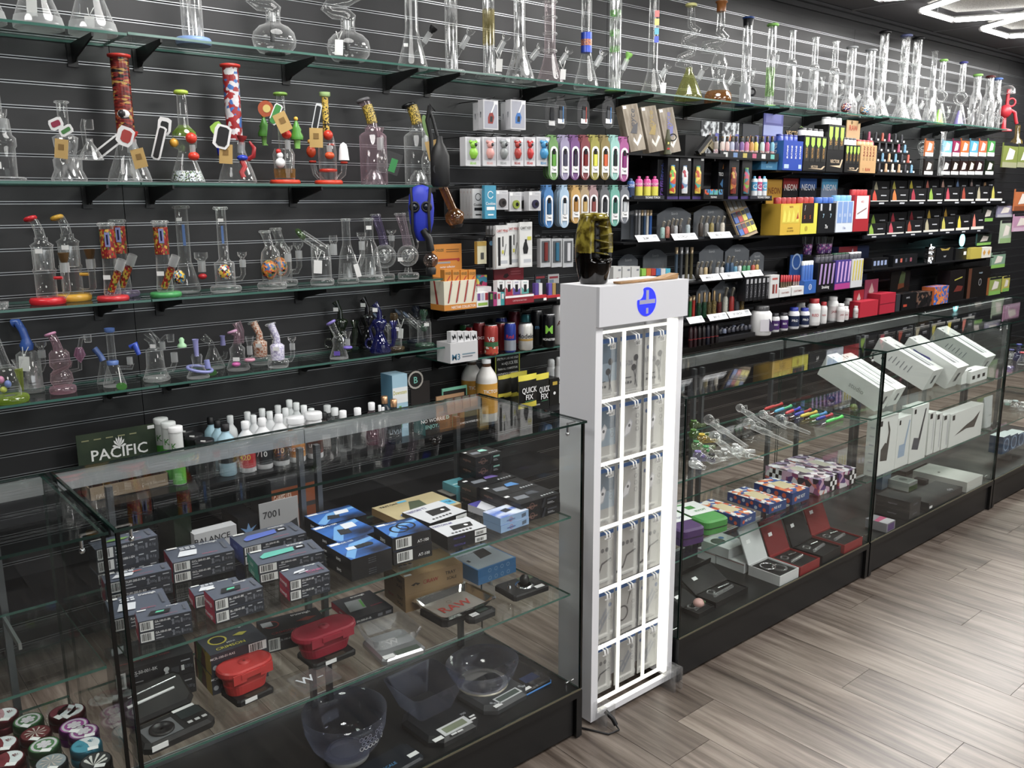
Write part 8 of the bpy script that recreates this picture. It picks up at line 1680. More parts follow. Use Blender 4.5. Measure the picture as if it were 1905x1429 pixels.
def jar(label,px,tp,r,body,cap,lab,txt,Y=3.03,tc=None):
 rig(label,px,z,tp,lambda H:[('L','jar_body',P(body,.4),[(r*.93,0),(r,2),(r,H*.72),(r*.85,H*.8),(r*.7,H*.84)]),('L','cap',P(cap,.4),[(r*.74,0),(r*.74,H*.15),(r*.68,H*.16),(.4,H*.165)],(0,H*.84)),('L','label_wrap',P(lab,.4),[(r*1.015,H*.12),(r*1.015,H*.62)]),('W','lettering',tc or WH,(txt,H*.4,r*.6,r*1.03))],Y,'supplement_jar','jar','supplement jars')
rig('big white supplement jar with clear lid and violet label',1414,z,569,lambda H:[('L','jar_body',P('#e0e0e0',.4),[(18,0),(19.5,2),(19.5,H*.74),(16,H*.82),(13,H*.84)]),('L','lid',P('#4a4a4c',.3),[(14,0),(14,H*.14),(13,H*.16),(.4,H*.165)],(0,H*.84)),('X','white_label',P('#d8d4dc',.4),(2,H*.36,16,22,0,20)),('X','violet_label',P('#3a2a52',.4),(12,H*.36,10,22,-30,18))],3.02,'supplement_jar','jar','supplement jars')
jar('white jar with violet label and black lid, left of two',1441,583,8,'#d8d8da','#3a3a3e','#4a2a6a','BIO')
jar('white jar with violet label and black lid, right of two',1457,582,8,'#d8d8da','#3a3a3e','#4a2a6a','BIO')
jar('white jar with blue lid and navy label, left of two',1475,572,10.5,'#dcdce0','#2a3aa0','#1f2a4a','PRO')
jar('white jar with blue lid and navy label, right of two',1495,573,9.5,'#dcdce0','#2a3aa0','#1f2a4a','PRO')
jar('tall white jar with red lid and red square label',1512,556,12,'#e0e0e0','#a82a30','#dcdcdc','RED',3.03,P('#b83a3a'))
jar('smaller white jar with red lid and red square label',1530,562,7,'#e0e0e0','#a82a30','#dcdcdc','RED',3.03,P('#b83a3a'))
for i,(px,tp,r,Y)in enumerate([(1547,552,10.5,3.06),(1563,565,7,2.995),(1572,570,6,3.02),(1577,555,9,3.14),(1592,569,5.5,3.03),(1600,573,5,3.02),(1488,563,10,3.15)]):
 jar(['largest plain white jar with white lid','medium white jar beside the largest','short white jar in front of the wide one','wide shouldered white jar at the back','small white jar near the end','smallest white jar at the end of the row','white jar half hidden behind the blue lidded pair'][i],px,tp,r,'#dedede','#e4e4e4','#d0c8c8','JAR',Y,P('#9a4a4a'))
RDX=P('#b02038',.4)
boxY('red_carton','crimson counter carton at the right of the white jars','box',1637,1665,546,588,3.0,.12,RDX,lambda w,d,h:[('q','f',0,.48,1,.52,P('#7a1428')),('q','l',0,0,1,1,P('#9a1c30'))],z)
boxY('red_carton','low crimson tray left of the crimson counter carton','box',1600,1633,560,586,3.0,.08,P('#b82438',.4),(),z)
for a,b,c,e,nm in((1588,1606,540,562,'left'),(1608,1632,520,562,'right')):
 boxY('header_card','red header card with a spade mark, %s of two'%nm,'sign',a,b,c,e+20,3.1,.005,P('#b83040' if nm=='left' else '#a84a68',.45),lambda w,d,h:[('p','f',[(.5,.5),(.7,.65),(.5,.9),(.3,.65)],P('#d8c8c0'))],z)
boxY('device_box','dark grey box right of the crimson carton','box',1667,1674,548,584,3.0,.1,P('#34363c',.4),(),z)
boxY('device_box','black box with orange square and faint words','box',1678,1704,546,580,3.0,.12,P('#161618',.35),lambda w,d,h:[('T','f',.4,.75,h*.14,'DAVUS',GY),('q','f',.1,.2,.35,.35,P('#b0402c'))],z)
boxY('device_box','black box with skin-toned artwork','box',1706,1733,544,574,3.0,.12,multi('dark_art',['#1c1a1c','#6a5044','#2a2426','#141416'],40,.4),(),z)
boxY('device_box','orange and blue patterned box','box',1738,1764,533,569,3.0,.1,multi('orange_blue',['#c86a2c','#2f5aa8','#3a6ac0','#d8803a'],50,.4),lambda w,d,h:[('q','l',0,0,1,1,P('#b85a24'))],z)
boxY('device_box','tall black box with red car-like picture','box',1766,1794,503,565,3.02,.1,P('#1a1516',.35),lambda w,d,h:[('p','f',[(.3,.3),(.8,.3),(.9,.45),(.5,.5)],P('#6a2a24')),('p','f',[(.3,.7),(.8,.78),(.8,.74),(.3,.66)],P('#a8a03a'))],z)
boxY('device_box','tall dark brown box with copper pillars and fan picture','box',1800,1840,498,562,3.02,.1,P('#191512',.35),lambda w,d,h:[('q','f',0,0,.14,1,P('#5a3524')),('q','f',.9,0,1,.6,P('#8a5024')),('c','f',.55,.5,.03,P('#8a8a8c')),('c','f',.55,.5,.024,P('#2a2a2c')),('T','f',.55,.82,h*.08,'Kaleefah',P('#9ab0c0'),0,w*.6)],z)
boxY('header_card','dark card with snake-like picture behind the black boxes','sign',1655,1690,505,590,3.12,.006,P('#171513',.45),lambda w,d,h:[('p','f',[(.4,.55),(.7,.6),(.75,.95),(.55,1),(.45,.8)],P('#5a6a44')),('p','f',[(.38,.5),(.72,.55),(.7,.66),(.4,.66)],P('#8a4a2c'))],z)
# on top of the white tower
p=Vector((1.772,1.727,KH))
t=thing('incense_holder','olive and black glazed incense holder with stepped niche on the white tower','incense burner',p,-YAW)
s=mpp(p)
GL=noisy('olive_crackle_glaze',lin('#8a7a1e'),lin('#4a3c10'),60,.12,kind='edge',lo=.0,hi=.08)
GLz,n,l=nodes('olive_to_black_glaze')
b=n['Principled BSDF'];b.inputs['Roughness'].default_value=.1
tc=n.new('ShaderNodeTexCoord');sx=n.new('ShaderNodeSeparateXYZ');l.new(tc.outputs['Object'],sx.inputs[0])
nz=n.new('ShaderNodeTexNoise');nz.inputs['Scale'].default_value=45;l.new(tc.outputs['Object'],nz.inputs['Vector'])
mz=n.new('ShaderNodeMath');mz.operation='MULTIPLY_ADD';mz.inputs[1].default_value=.012;l.new(nz.outputs['Fac'],mz.inputs[0]);l.new(sx.outputs['Z'],mz.inputs[2])
gt=n.new('ShaderNodeMath');gt.operation='GREATER_THAN';gt.inputs[1].default_value=58*s+.006;l.new(mz.outputs[0],gt.inputs[0])
mx=n.new('ShaderNodeMix');mx.data_type='RGBA';m2=n.new('ShaderNodeMix');m2.data_type='RGBA'
m2.inputs[6].default_value=(*lin('#4e4210'),1);m2.inputs[7].default_value=(*lin('#9a8c26'),1)
mr=n.new('ShaderNodeMapRange');mr.inputs[1].default_value=.4;mr.inputs[2].default_value=.6
l.new(nz.outputs['Fac'],mr.inputs[0]);l.new(mr.outputs[0],m2.inputs[0])
mx.inputs[6].default_value=(*lin('#120e0b'),1);l.new(gt.outputs[0],mx.inputs[0]);l.new(m2.outputs[2],mx.inputs[7]);l.new(mx.outputs[2],b.inputs['Base Color'])
prof=[(23,0),(26,3),(31,24),(34.5,50),(35,68),(33.5,90),(29.5,112),(26,126),(23,128.5),(15,129)]
NV=48;vs=[];fs=[]
def prad(zz):
 for(r0,z0),(r1,z1)in zip(prof,prof[1:]):
  if z0<=zz<=z1:return r0+(r1-r0)*(zz-z0)/(z1-z0)
 return prof[-1][0]
zl=[0,3,8,16,24,32,38,42,44,46,48,54,60,66,72,78,84,90,96,102,108,112,115,117,119,122,126,128.5,129]
deep=set()
for i_,zz in enumerate(zl):
 for k in range(NV):
  a=2*math.pi*k/NV;r_=prad(zz)
  x,y=r_*math.cos(a),r_*math.sin(a)
  da=(a-R(300)+math.pi)%(2*math.pi)-math.pi
  wz=max(0,min(1,(zz-43)/5))*max(0,min(1,(119-zz)/5))
  wa=max(0,min(1,(R(42)-abs(da))/R(10)))
  f=1-.62*wz*wa;x*=f;y*=f
  if wz*wa>.6:deep.add(i_*NV+k)
  vs.append((x*s,y*s,zz*s))
for i in range(len(zl)-1):
 for k in range(NV):fs.append((i*NV+k,i*NV+(k+1)%NV,(i+1)*NV+(k+1)%NV,(i+1)*NV+k))
m=MB();inn=P('#241a0e',.25)  # recess faces coloured dark, painting in the shade of the niche
m.add(vs,[f for f in fs if not all(q in deep for q in f)],GLz,True);m.add(vs,[f for f in fs if all(q in deep for q in f)],inn,True);m.add(vs[-NV:],[tuple(range(NV))],GLz);m.build('glazed_body',t)
for k,(zz,x,ln,tl)in enumerate([(104,15,12,12),(90,20,14,-10),(78,13,15,14),(66,20,14,-8),(56,13,14,10)]):
 b=MB().lathe([(.2,-2.2),(ln*.8,-1.2),(ln,0),(ln*.7,1.6),(.2,2)],P('#6f6420',.15),14,sx=1,sy=.7)
 b.move(Matrix.Translation((x*s,-19*s,zz*s))@Matrix.Rotation(R(tl),4,'Y')@Matrix.Scale(s,4));b.build('niche_ledge',t)
MB().torus((17*s,-23*s,46*s),13*s,2*s,P('#17130f',.1),'z').build('niche_bowl_rim',t)
t=thing('wooden_stick','light wooden incense stick tray lying on top of the white tower','incense tray',(1.93,1.668,KH+.001),R(2))
MB().add([(-.13,-.012,0),(.13,-.014,0),(.13,.014,0),(-.13,.012,0),(-.13,-.014,.006),(.05,-.016,.005),(.05,.016,.005),(-.13,.014,.006),(.13,-.017,.016),(.13,.017,.016)],[(3,2,1,0),(0,1,5,4),(1,8,5),(3,7,6,2),(2,6,9),(0,4,7,3),(1,2,9,8),(4,5,6,7),(5,8,9,6)],noisy('pale_wood',lin('#b08550'),lin('#8f6a3c'),25,.5,(1,8,8))).build('tray_body',t)
# right showcases
ZU,ZL2=ZU_C,ZL_C
def lay(label,p0,p1,parts,z=ZU,name='glass_pipe',cat='glass pipe',grp='glass pipes lying on the upper shelf',lift=.014):
 """a thing lying on the shelf from picture point p0 to p1; parts(L) in metres along local x"""
 a=onZ(*p0,z);b=onZ(*p1,z);d=b-a
 t=thing(name,label,cat,(a.x,a.y,z+.0005),math.atan2(d.y,d.x),grp)
 parts(t,d.length,lift)
 return t
def straw(c1,c2):
 def f(t,L,h):
  MB().tube([(0,0,.005),(L*.3,0,.006)],[.0012,.0022],M['chrome'],8).build('metal_tip',t)
  MB().tube([(L*.22,0,.008),(L*.3,0,.0085),(L*.62,0,.0085)],[.004,.007,.007],P(c1,.4),10).build('grip',t)
  MB().tube([(L*.62,0,.0085),(L*.7,0,.0075),(L*.92,0,.0075),(L,0,.009)],[.007,.0055,.0055,.008],P(c2,.4),10).build('mouth_end',t)
 return f
for i,(p0,p1,c1,c2,nm)in enumerate([((1413,768),(1454,755),'#c83434','#c83434','all red'),((1432,773),(1471,759),'#48a8d0','#3cb878','aqua and green'),((1454,776),(1487,763),'#c8303c','#3a3cc0','red and blue'),((1470,779),(1507,766),'#3440b0','#a83038','blue and red'),((1481,781),(1518,770),'#d8c020','#d8b820','all yellow'),((1498,783),(1536,772),'#3cb850','#3c8cc8','green and blue'),((1510,787),(1547,775),'#3038a8','#b83040','navy and red'),((1528,792),(1566,779),'#3cc850','#44d848','all neon green')]):
 lay('%s silicone dab straw in the slanted row'%nm,p0,p1,straw(c1,c2),name='dab_straw',cat='dab straw',grp='silicone dab straws')
def bub(mt,bulb=.022,tail=.006):
 mt=gm(mt)
 def f(t,L,h):
  MB().tube([(0,0,bulb),(.012,0,bulb*1.05),(.03,0,bulb),(.045,0,.012)],[bulb*.8,bulb,bulb*.8,.009],mt,14).build('bulb',t)
  MB().tube([(.04,0,.014),(L*.4,.0,.014),(L*.55,.004,.014)],[.009,.013,.009],M['clear'],12).build('body',t)
  MB().tube([(L*.5,0,.012),(L,0,.008)],[.008,tail],M['clear'],10).build('mouth_tube',t)
  MB().tube([(L*.3,0,.015),(L*.24,.0,.04)],[.006,.009],M['clear'],10).build('bowl',t)
 return f
for i,(p0,p1)in enumerate([((1316,790),(1390,835)),((1374,766),(1424,794)),((1388,797),(1474,830)),((1416,778),(1462,800)),((1326,822),(1376,856)),((1366,850),(1420,858)),((1446,790),(1506,810))]):
 lay('long clear glass bubbler lying on the upper shelf, %s'%['with the raised bulb at far left','behind the middle pair','longest of the group','touching the dab straws','front left of the heap','at the shelf edge','rightmost of the group'][i],p0,p1,bub('clear',.022 if i%2==0 else.018))
def spoon(c,body='clear'):
 m=gm(c)
 def f(t,L,h):
  MB().tube([(0,0,.018),(.014,0,.020),(.03,0,.016),(.045,0,.011),(L,0,.009)],[.010,.018,.015,.008,.007],gm(body),12).build('pipe_body',t)
  MB().torus((.014,0,.036),.009,.003,m,'z',14,6).build('bowl_rim',t)
  MB().ball((.03,.012,.016),.006,m,10).build('side_bead',t)
 return f
for i,(p0,p1,c,bd,nm)in enumerate([((1285,800),(1312,795),'#5a8a3a','#7aa04a@0.6','olive green'),((1284,818),(1318,812),'#4a7a2c','#6a9a3a@0.6','moss green'),((1298,826),(1334,825),'#d8b820','#c8b030@0.7','yellow and black'),((1288,840),(1330,836),'#3a8a4a','#b8d0a0@0.4','pale green'),((1306,850),(1342,846),'#2f9a4a','clear','clear with emerald knob'),((1290,858),(1330,862),'#8a7ab8','#b0a8d0@0.4','lavender'),((1318,866),(1352,858),'#1c1c1e','clear','clear with black bead'),((1282,872),(1312,876),'#a8a8b0','cut','milky'),((1340,856),(1380,850),'#d0d0d0','clear','clear with thick rim'),((1360,846),(1404,844),'#c8c8c8','cut','rippled clear')]):
 lay('small %s spoon pipe in the heap by the tower'%nm,p0,p1,spoon(c,bd))
rig('little clear pipe with a cobalt ball standing at the back right',1546,ZU,740,lambda H:[('L','foot','clear',[(6,0),(7,H*.4),(4,H*.6)]),('B','cobalt_ball',P('#27346a',.2),(1,H*.75,6))],1.93,'glass_pipe','glass pipe')
rig('little clear pipe with an olive ball near the shelf end',1588,ZU,756,lambda H:[('L','foot','clear',[(7,0),(8,H*.4),(4,H*.6)]),('B','olive_ball',P('#6a7a3a',.2),(0,H*.72,7))],1.80,'glass_pipe','glass pipe')
NK=multi('orange_blue_dots',['#c8562c','#d8d4d0','#27407a','#d87a3a','#2f5aa0','#e0ded8'],55,.35)
NV_=P('#27407a',.35)
def nek(w,d,h):return[('q','t',0,0,1,1,NK),('p','t',[(.2,.3),(.8,.25),(.85,.7),(.3,.75)],P('#c8b890')),('q','f',0,0,1,1,P('#2b477f')),('T','f',.5,.5,h*.4,'NE KIT',WH,0,w*.6),('c','f',.2,.4,h*.2,P('#c8502c'))]+[('c','l',.1+.1*k,.3+.35*(k%2),h*.2,P('#c8502c' if k%3 else '#a8b8d0'))for k in range(9)]
for i,(A,B,T,Ct)in enumerate([((1377,981),(1405,969),(1373.5,963.6),(1301.7,936)),((1430,957),(1462,946),(1429,939.7),(1359.7,913)),((1473,940),(1504.6,928),(1470.5,918),(1406,897))]):
 stack('kit_box','kit box',['orange and blue dotted kit box, %s of three'%['nearest the green case','middle','nearest the chequered boxes'][i]],ZL2,NV_,nek,A,B,T=T,Ct=Ct,group='orange and blue kit boxes')
CKB=multi('collage_print',['#8a3a6a','#c8a0b8','#2c2430','#d8d4d8','#5a3a78','#c86a5a'],40,.35)
def chk(w,d,h):
 o=[('q','t',0,0,1,1,multi('collage_top',['#d8d0d4','#8a7a9a','#4a3a4a','#c8a8b0','#e0e0e4'],45,.35)),('p','t',[(.3,.35),(.7,.3),(.75,.65),(.35,.7)],P('#b8b4a4'))]
 for a in range(4):
  for b in range(3):
   if(a+b)%2==0:o.append(('q','l',.08+.06*a,.3*b+.05,.14+.06*a,.3*b+.35,WH))
   else:o.append(('q','l',.08+.06*a,.3*b+.05,.14+.06*a,.3*b+.35,BK))
 o+=[('q','f',.62+.12*a,.06+.3*b,.74+.12*a,.36+.3*b,WH if(a+b)%2 else BK)for a in range(3)for b in range(3)]
 return o
for i,(A,B,T,Ct)in enumerate([((1522,923),(1555,911),(1519.7,893),(1424,866.6)),((1565,908),(1596,897),(1567,879),(1474,850))]):
 stack('kit_box','kit box',['violet collage kit box with chequered corner, %s of two'%['left','right'][i]],ZL2,CKB,chk,A,B,T=T,Ct=Ct,group='violet collage kit boxes')
def zipcase(label,A,B,T,d,col,tx):
 loc,rz,(w_,d_,h_)=fit(A,B,ZL2,T,None,None,d)
 t=thing('zip_case',label,'zip case',(loc[0],loc[1],ZL2+.0005),rz,'hard zip cases')
 m=P(col,.5);L=[]
 dish(MB(),[(rr(w_*.86,d_*.9,.02),0),(rr(w_,d_,.025),.006),(rr(w_,d_,.025),h_*.46)],m).build('lower_shell',t)
 dish(MB(),[(rr(w_*1.015,d_*1.01,.025),h_*.46),(rr(w_*1.015,d_*1.01,.025),h_*.52)],P('#2c3a2c' if 'green' in label else '#2c2038',.5),False).build('zipper',t)
 b=dish(MB(),[(rr(w_,d_,.025),h_*.52),(rr(w_,d_,.025),h_*.9),(rr(w_*.88,d_*.92,.02),h_)],m,False)
 b.add([(x,y,h_)for x,y in rr(w_*.88,d_*.92,.02)],[tuple(range(20))],m);b.build('upper_shell',t)
 MB().box(-w_*.51,-d_*.12,h_+.0006,w_*.51,d_*.46,h_+.0016,P('#dcdcdc',.5)).build('card_sleeve',t)
 prints(t,None,[('T','t',.6,.25,.02,'RYOT',P(tx)),('q','t',.05,.86,.5,.94,P(tx)),('p','t',[(.3,.45),(.6,.45),(.6,.7),(.3,.7)],P(tx))],{'t':(Vector((-w_*.51,-d_*.12,h_+.002)),Vector((1,0,0)),Vector((0,1,0)),w_*1.02,d_*.58,Vector((0,0,1)))})
zipcase('bright green hard zip case with white card sleeve',(1313,1001),(1358,989),(1310,973),.20,'#3f8f3c','#3f8a3c')
zipcase('dark purple hard zip case with white card sleeve',(1268,1022),(1314,1010),(1268,990),.20,'#4a2c62','#4a3a78')
def gift(label,A,B,T,C,col,inner,open_=True,ang=62,kind='pipe'):
 loc,rz,(w_,d_,h_)=fit(A,B,ZD,T,C)
 t=thing('gift_box',label,'gift box',(loc[0],loc[1],ZD+.0005),rz,'hinged gift boxes')
 m=P(col,.5);th=.003
 b=MB().box(-w_/2,-d_/2,0,w_/2,d_/2,th,m)
 b.box(-w_/2,-d_/2,th,w_/2,-d_/2+th,h_,m).box(-w_/2,d_/2-th,th,w_/2,d_/2,h_,m).box(-w_/2,-d_/2+th,th,-w_/2+th,d_/2-th,h_,m).box(w_/2-th,-d_/2+th,th,w_/2,d_/2-th,h_,m)
 b.build('tray',t)
 MB().box(-w_/2+th,-d_/2+th,th,w_/2-th,d_/2-th,h_*.82,P('#151516',.8)).build('foam_insert',t)
 z1=h_*.82+.006
 if kind=='ring':
  MB().torus((-w_*.1,d_*.12,z1),.028,.003,M['chrome'],'z').build('ring_item',t);MB().torus((w_*.08,-d_*.14,z1),.026,.003,M['clear'],'z').build('ring_item',t)
 else:
  MB().cyl((-w_*.3,-d_*.1,z1),(w_*.3,-d_*.05,z1),.006,M['clear']).build('glass_straw',t)
  MB().torus((-w_*.22,d_*.2,z1),.014,.0025,M['clear'],'z').build('ring_item',t)
  MB().cyl((0,d_*.22,z1),(w_*.32,d_*.18,z1),.004,M['chrome']).build('metal_tool',t)
 lid=MB().box(-w_/2,0,0,w_/2,.005,d_,m)
 lid.box(-w_/2+.002,.0005 if False else-.0006,.004,w_/2-.002,0,d_-.004,P(inner,.6))
 lid.move(Matrix.Translation((0,d_/2,h_))@Matrix.Rotation(R(-(ang-62+24)),4,'X'));lo_=lid.build('lid',t)
 fl=MB().box(-w_/2,0,0,w_/2,.004,h_*.9,m);fl.move(Matrix.Translation((0,d_/2,h_))@Matrix.Rotation(R(-(ang-62+24)),4,'X')@Matrix.Translation((0,0,d_))@Matrix.Rotation(R(70),4,'X'));fl.build('lid_flap',lo_)
 st=MB().box(-.012,-.0015,0,.012,-.0008,.014,WH);st.move(Matrix.Translation((0,d_/2,h_))@Matrix.Rotation(R(-(ang-62+24)),4,'X')@Matrix.Translation((-w_*.2,0,d_*.55)));st.build('price_sticker',lo_)
 return t,loc,rz,(w_,d_,h_)
g,loc,rz,(w_,d_,h_)=gift('white gift box standing open in front of closed white boxes',(1454,1093),(1489,1075.7),(1454,1074.5),(1412.6,1063),'#d4d6d6','#d0d2d2',kind='ring')
for i in range(2):
 q=prot(loc,rz,-.005*(i+1),d_*(1.0,1.80)[i]+.012,.0005)
 carton('gift_box',['closed white gift box directly behind the open white one','closed white gift box at the back of the white row'][i],'gift box',q,rz,(w_,d_*(.94,.62)[i],h_),P('#cfd1d1',.5),[('q','l',0,.84,1,.9,P('#9a4a44'))],'hinged gift boxes')
q=prot(loc,rz,-.012,d_*1.5+.012,h_+.001)
carton('gift_box','closed white box with dark disc picture, topmost of the white row','gift box',q,rz,(w_,d_*.95,h_),P('#cfd1d1',.5),[('c','t',.3,.6,.03,P('#2c2e30')),('c','t',.3,.6,.022,P('#4a4c50')),('c','t',.62,.72,.012,P('#3a6aa8')),('p','t',[(.55,.2),(.85,.25),(.85,.5),(.6,.45)],GY)],'hinged gift boxes')
gift('dark red gift box standing open beside the white one',(1492,1074),(1528,1055.6),(1492,1057),(1452,1046),'#8f2a2c','#7a2426')
gift('black gift box standing open between two red ones',(1535,1054),(1569,1034),(1534,1037),(1494,1028),'#1c1c1e','#222224')
gift('dark red gift box standing open nearest the case joint',(1571.5,1031.5),(1605,1015),(1571,1015),(1530,1003),'#8f2a2c','#862a2a')
gift('black gift box lying open by the tower end',(1332,1132),(1391,1102),(1332,1122),(1290,1118),'#161617','#1c1c1d',ang=100)
t=gift('black open box with a pink ball pipe by the tower',(1300,1152),(1329,1136),(1300,1143),(1272,1138),'#161617','#1c1c1d',ang=110)[0]
MB().ball((0,0,.032),.02,P('#d8a8a0',.35),14,.8).build('pink_ball',t)
MB().ball((.012,-.014,.036),.006,P('#3a5a34',.4),8).build('green_eye',t)
WC=P('#dce0dc',.45);WC2=P('#b9bdbb',.45);PRT=P('#5a5e64',.4)
def lean(label,px,py,w_,Lm,th,ang,art,zb=ZU):
 """carton leaning back on its short end: near lower left corner seen at px,py"""
 a=onZ(px,py,zb)
 t=thing('white_carton',label,'carton',(a.x,a.y,zb+.001),0,'large white cartons leaning on the upper shelf',rot=(R(ang),0,0))
 MB().box(0,0,0,w_,Lm,th,WC).build('box_body',t)
 F={'t':(Vector((0,0,th+.0004)),Vector((1,0,0)),Vector((0,1,0)),w_,Lm,Vector((0,0,1))),'l':(Vector((-.0004,Lm,0)),Vector((0,-1,0)),Vector((0,0,1)),Lm,th,Vector((-1,0,0))),'f':(Vector((0,-.0004,0)),Vector((1,0,0)),Vector((0,0,1)),w_,th,Vector((0,-1,0)))}
 prints(t,None,art,F)
 return t
def ctop(c1):return[('p','t',[(.25,.15),(.45,.12),(.5,.75),(.36,.8)],PRT),('p','t',[(.55,.12),(.7,.12),(.66,.7),(.56,.7)],P('#9a9ea4')),('q','t',.15,.9,.25,.94,BK),('q','f',.4,.3,.6,.7,P('#4a4c50'))]
script=[('p','l',[(.30+.07*k,.35),(.31+.07*k,.35),(.33+.07*k,.6+.1*(k%2)),(.32+.07*k,.6+.1*(k%2))],DG)for k in range(6)]
lean('large white carton leaning back at the left end, across the case joint',1626,766,.085,.30,.10,24,ctop(0)+[('T','l',.62,.45,.03,'studio',P('#a8aca8'))])
lean('narrow white carton leaning second from the joint',1650,757,.085,.29,.09,24,ctop(0))
lean('large white carton leaning with an open violet-printed side, third',1716,727,.10,.30,.11,24,ctop(0)+script)
lean('large white carton leaning with violet bottle picture, fourth',1757,724,.12,.27,.12,26,ctop(0)+[('p','l',[(.35,.2),(.6,.2),(.62,.6),(.5,.75),(.3,.7)],P('#5a5a9a')),('p','l',[(.2,.45),(.32,.5),(.3,.7),(.18,.7)],P('#5a5a9a'))])
lean('large white carton leaning with script lettering, rightmost',1815,696,.12,.29,.10,26,ctop(0)+script)
for i,(a,b,c,e)in enumerate([(1789,1806,690,716),(1806,1836,688,714)]):
 a0=onZ(a,e,ZU);
 boxY('small_white_box','small white box at the foot of the leaning cartons, %s'%['left','right with barcode marks'][i],'box',a,b,c,e,a0.y,.06,WC,lambda w,d,h:[('q','f',.1+.3*k,.3,.25+.3*k,.6,BK)for k in range(3)]if i else[('q','f',.6,0,1,1,P('#4a4c50'))],ZU)
def upr(label,px0,px1,py0,py1a,py1b,art,d=.05,mat=WC,side=None):
 A=onZ(px0,py1a,ZL2);B=onZ(px1,py1b,ZL2);Y=(A.y+B.y)/2
 t=boxY('white_carton',label,'carton',px0,px1,py0,(py1a+py1b)/2,Y,d,mat,art,ZL2,'upright white cartons on the lower shelf')
upr('upright white carton with a dark curved pipe picture',1632,1667,776,886,872,lambda w,d,h:[('p','f',[(.2,.25),(.55,.22),(.6,.5),(.4,.55),(.2,.45)],P('#4a4642')),('p','f',[(.45,.45),(.6,.5),(.62,.75),(.5,.92),(.46,.9),(.54,.72)],P('#4a4642')),('q','f',.1,.86,.2,.95,BK)]+[('q','l',.3,.15*k+.08,.7,.15*k+.1,GY)for k in range(6)])
upr('upright white carton with a pale blue pipe picture',1668,1694,776,871,861,lambda w,d,h:[('p','f',[(.15,.2),(.6,.2),(.65,.45),(.2,.45)],P('#9ab0c8')),('p','f',[(.5,.4),(.65,.45),(.85,.9),(.78,.9)],P('#9ab0c8')),('q','f',.1,.86,.2,.95,BK)])
upr('tall upright white carton with a dark twin-tube picture',1695,1724,756,861,850,lambda w,d,h:[('p','f',[(.1,.25),(.5,.2),(.6,.4),(.2,.45)],P('#4a4e58')),('p','f',[(.45,.35),(.6,.38),(.85,.92),(.78,.92)],P('#3a3c42')),('q','f',.1,.88,.22,.96,BK)])
for i,(a,b,c)in enumerate([(1727,1738,768),(1740,1751,770),(1753,1765,772)]):
 upr('slim white pack with black strip, %s of three on the lower shelf'%['left','middle','right'][i],a,b,c,846-5*i,842-5*i,lambda w,d,h:[('q','f',.1,.85,.5,.97,BK),('q','f',.7,.1,.8,.8,GY)],.04)
upr('wide white carton with a dark horn pipe picture',1768,1826,762,830,810,lambda w,d,h:[('p','f',[(.15,.3),(.5,.4),(.75,.35),(.9,.8),(.7,.6),(.5,.52)],P('#4a4642')),('q','f',.05,.8,.12,.95,BK)],.06)
p=onZ(1840,795,ZL2)
t=thing('foil_pouch','white crimped foil pouch standing at the right end of the lower shelf','pouch',(p.x,p.y+.02,ZL2+.0005),0)
b=dish(MB(),[(rr(.07,.035,.012),0),(rr(.085,.03,.012),.05),(rr(.10,.012,.005),.13),(rr(.11,.003,.001),.16)],P('#c8ccce',.35));b.build('pouch_body',t)
prints(t,None,[('T','f',.5,.5,.012,'Clarity',DG)],{'f':(Vector((-.05,-.0175,0)),Vector((1,0,0)),Vector((0,0,1)),.1,.13,Vector((0,-1,0)))})
for i,(px,py)in enumerate([(1735,800),(1760,790),(1785,782)]):
 p=onZ(px,py+35,ZL2)
 t=thing('foil_pouch','grey foil pouch behind the slim packs, %s of three'%['left','middle','right'][i],'pouch',(p.x+.06,1.98,ZL2+.0005),0,'grey foil pouches')
 dish(MB(),[(rr(.07,.035,.012),0),(rr(.085,.03,.012),.05),(rr(.09,.012,.005),.14),(rr(.095,.003,.001),.18)],P('#8a8d90',.35)).build('pouch_body',t)
DK=P('#2a2b2d',.4)
stack('device_box','device box',['lower charcoal vaporizer box near the case joint','upper charcoal vaporizer box with small grey word'],ZD,DK,lambda w,d,h:[('T','f',.5,.6,h*.25,'DAVINCI',DG,0,w*.6),('T','l',.5,.5,h*.25,'vaporizer',DG)],(1691,971),(1711,960),T=(1691,935),Ct=(1628,921),group='flat device boxes on the deck')
stack('device_box','device box',['white framed box with magenta picture at the deck front',],ZD,P('#8a8a90',.4),lambda w,d,h:[('q','f',.12,.12,.88,.88,P('#5a3a78')),('q','t',.05,0,1,.4,P('#c8c8cc')),('p','t',[(0,.4),(1,.4),(1,.7),(0,.6)],P('#c04a78'))],(1649.5,992),(1665,984),T=(1649.5,975.6),Ct=(1623,959),group='flat device boxes on the deck')
stack('device_box','device box',['wide black box with grey loop logo near the deck front'],ZD,DK,lambda w,d,h:[('T','t',.75,.2,.03,'clip',GY),('q','f',.02,.3,.1,.6,WH)],(1733,954),(1795,922),T=(1733,938),Ct=(1690,922),group='flat device boxes on the deck')
stack('device_box','device box',['flat grey-green box behind the charcoal pair'],ZD,P('#b4b8b4',.4),lambda w,d,h:[('q','f',0,.0,1,.6,P('#4a6a3a')),('q','t',.1,.1,.9,.9,P('#8a908c')),('c','t',.5,.5,.02,P('#4a4e4c'))],(1690,916),(1706,908.5),T=(1690,900),Ct=(1655,890),group='flat device boxes on the deck')
stack('device_box','device box',['lower long white box on the deck','upper long white box on the deck'],ZD,P('#c4c6c0',.45),lambda w,d,h:[('q','t',.3,.6,.4,.64,BK)],(1798,917),(1827,902),T=(1799,898),Ct=(1716,868),group='flat device boxes on the deck')
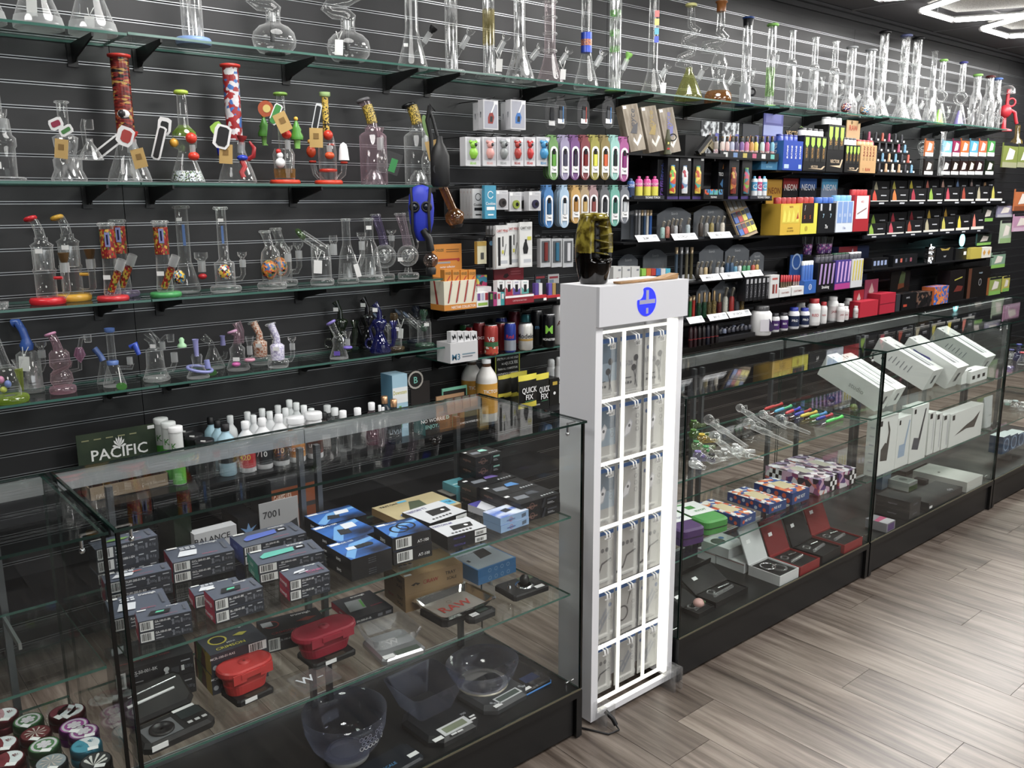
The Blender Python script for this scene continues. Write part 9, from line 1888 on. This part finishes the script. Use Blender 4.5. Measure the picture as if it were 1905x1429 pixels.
stack('device_box','device box',['flat black box behind the wide logo box'],ZD,DK,lambda w,d,h:[('T','t',.6,.3,.02,'box',DG)],(1722,903),(1752,888),T=(1722,894),d=.06,group='flat device boxes on the deck')
stack('device_box','device box',['flat brown-black box at the back of the deck'],ZD,P('#2c2827',.45),(),(1700,880),(1738,862),T=(1700,872),d=.08,group='flat device boxes on the deck')
stack('device_box','device box',['small pale blue box at the back of the deck by the joint'],ZD,P('#7f93a4',.45),lambda w,d,h:[('q','l',0,0,1,1,P('#2f5a78'))],(1640,912),(1656,904),T=(1640,880),d=.05,group='flat device boxes on the deck')
for i,(px,top,z,Y,mt,lc)in enumerate([(1880,650,ZU,1.85,'cut','#3a3a80'),(1893,640,ZU,1.80,'#5a5a9a@0.5','#2f3f9a'),(1900,655,ZU,1.74,'clear','#c83a4a'),(1876,690,ZU,1.75,'#b0a8d0@0.4','#8a5ab0'),(1888,745,ZL2,1.80,'cut','#a8b8b8'),(1874,752,ZL2,1.88,'clear','#8ab0a8'),(1902,748,ZL2,1.74,'cut','#d0d0d0')]):
 rig('small %s in the far showcase'%['clear rig with navy lip','violet-blue rig with tall neck','clear rig with red lip','lavender squat rig','cut clear jar on the lower shelf','clear jar with mint lip on the lower shelf','cut clear jar at the frame edge'][i],px,z,top,lambda H:[('L','body',mt,[(7,0),(8,2),(6,H*.4),(3.5,H*.5),(3.2,H)]),rim(0,H-1,3.8,P(lc,.3),1.4),('O','side_ring',mt,(7,H*.35,4,1.2,'y'))],Y,'dab_rig','dab rig','small glass in the far showcase')
BX3=P('#33506e',.4)
for i in range(3):
 a=onZ(1866+15*i,838-8*i,ZD)
 boxY('device_box','navy blue ringed box on the far deck, %s of three'%['left','middle','right'][i],'box',1866+14*i,1878+14*i,812-3*i,842-7*i,1.72,.07,BX3,lambda w,d,h:[('ring','f',.5,.5,w*.4,P('#8aa8c8')),('q','t',0,0,1,1,P('#c8d0d4'))],ZD+.12 if False else None)
t=thing('riser','clear acrylic riser under the navy boxes in the far case','riser',(onY(1885,840,1.75).x,1.755,ZD+.0005),0)
zt=onY(1880,835,1.72).z-ZD-.001
MB().box(-.14,-.045,zt-.004,.14,.045,zt-.0005,M['pack']).box(-.14,-.045,0,-.136,.045,zt-.004,M['pack']).box(.136,-.045,0,.14,.045,zt-.004,M['pack']).build('riser_body',t)
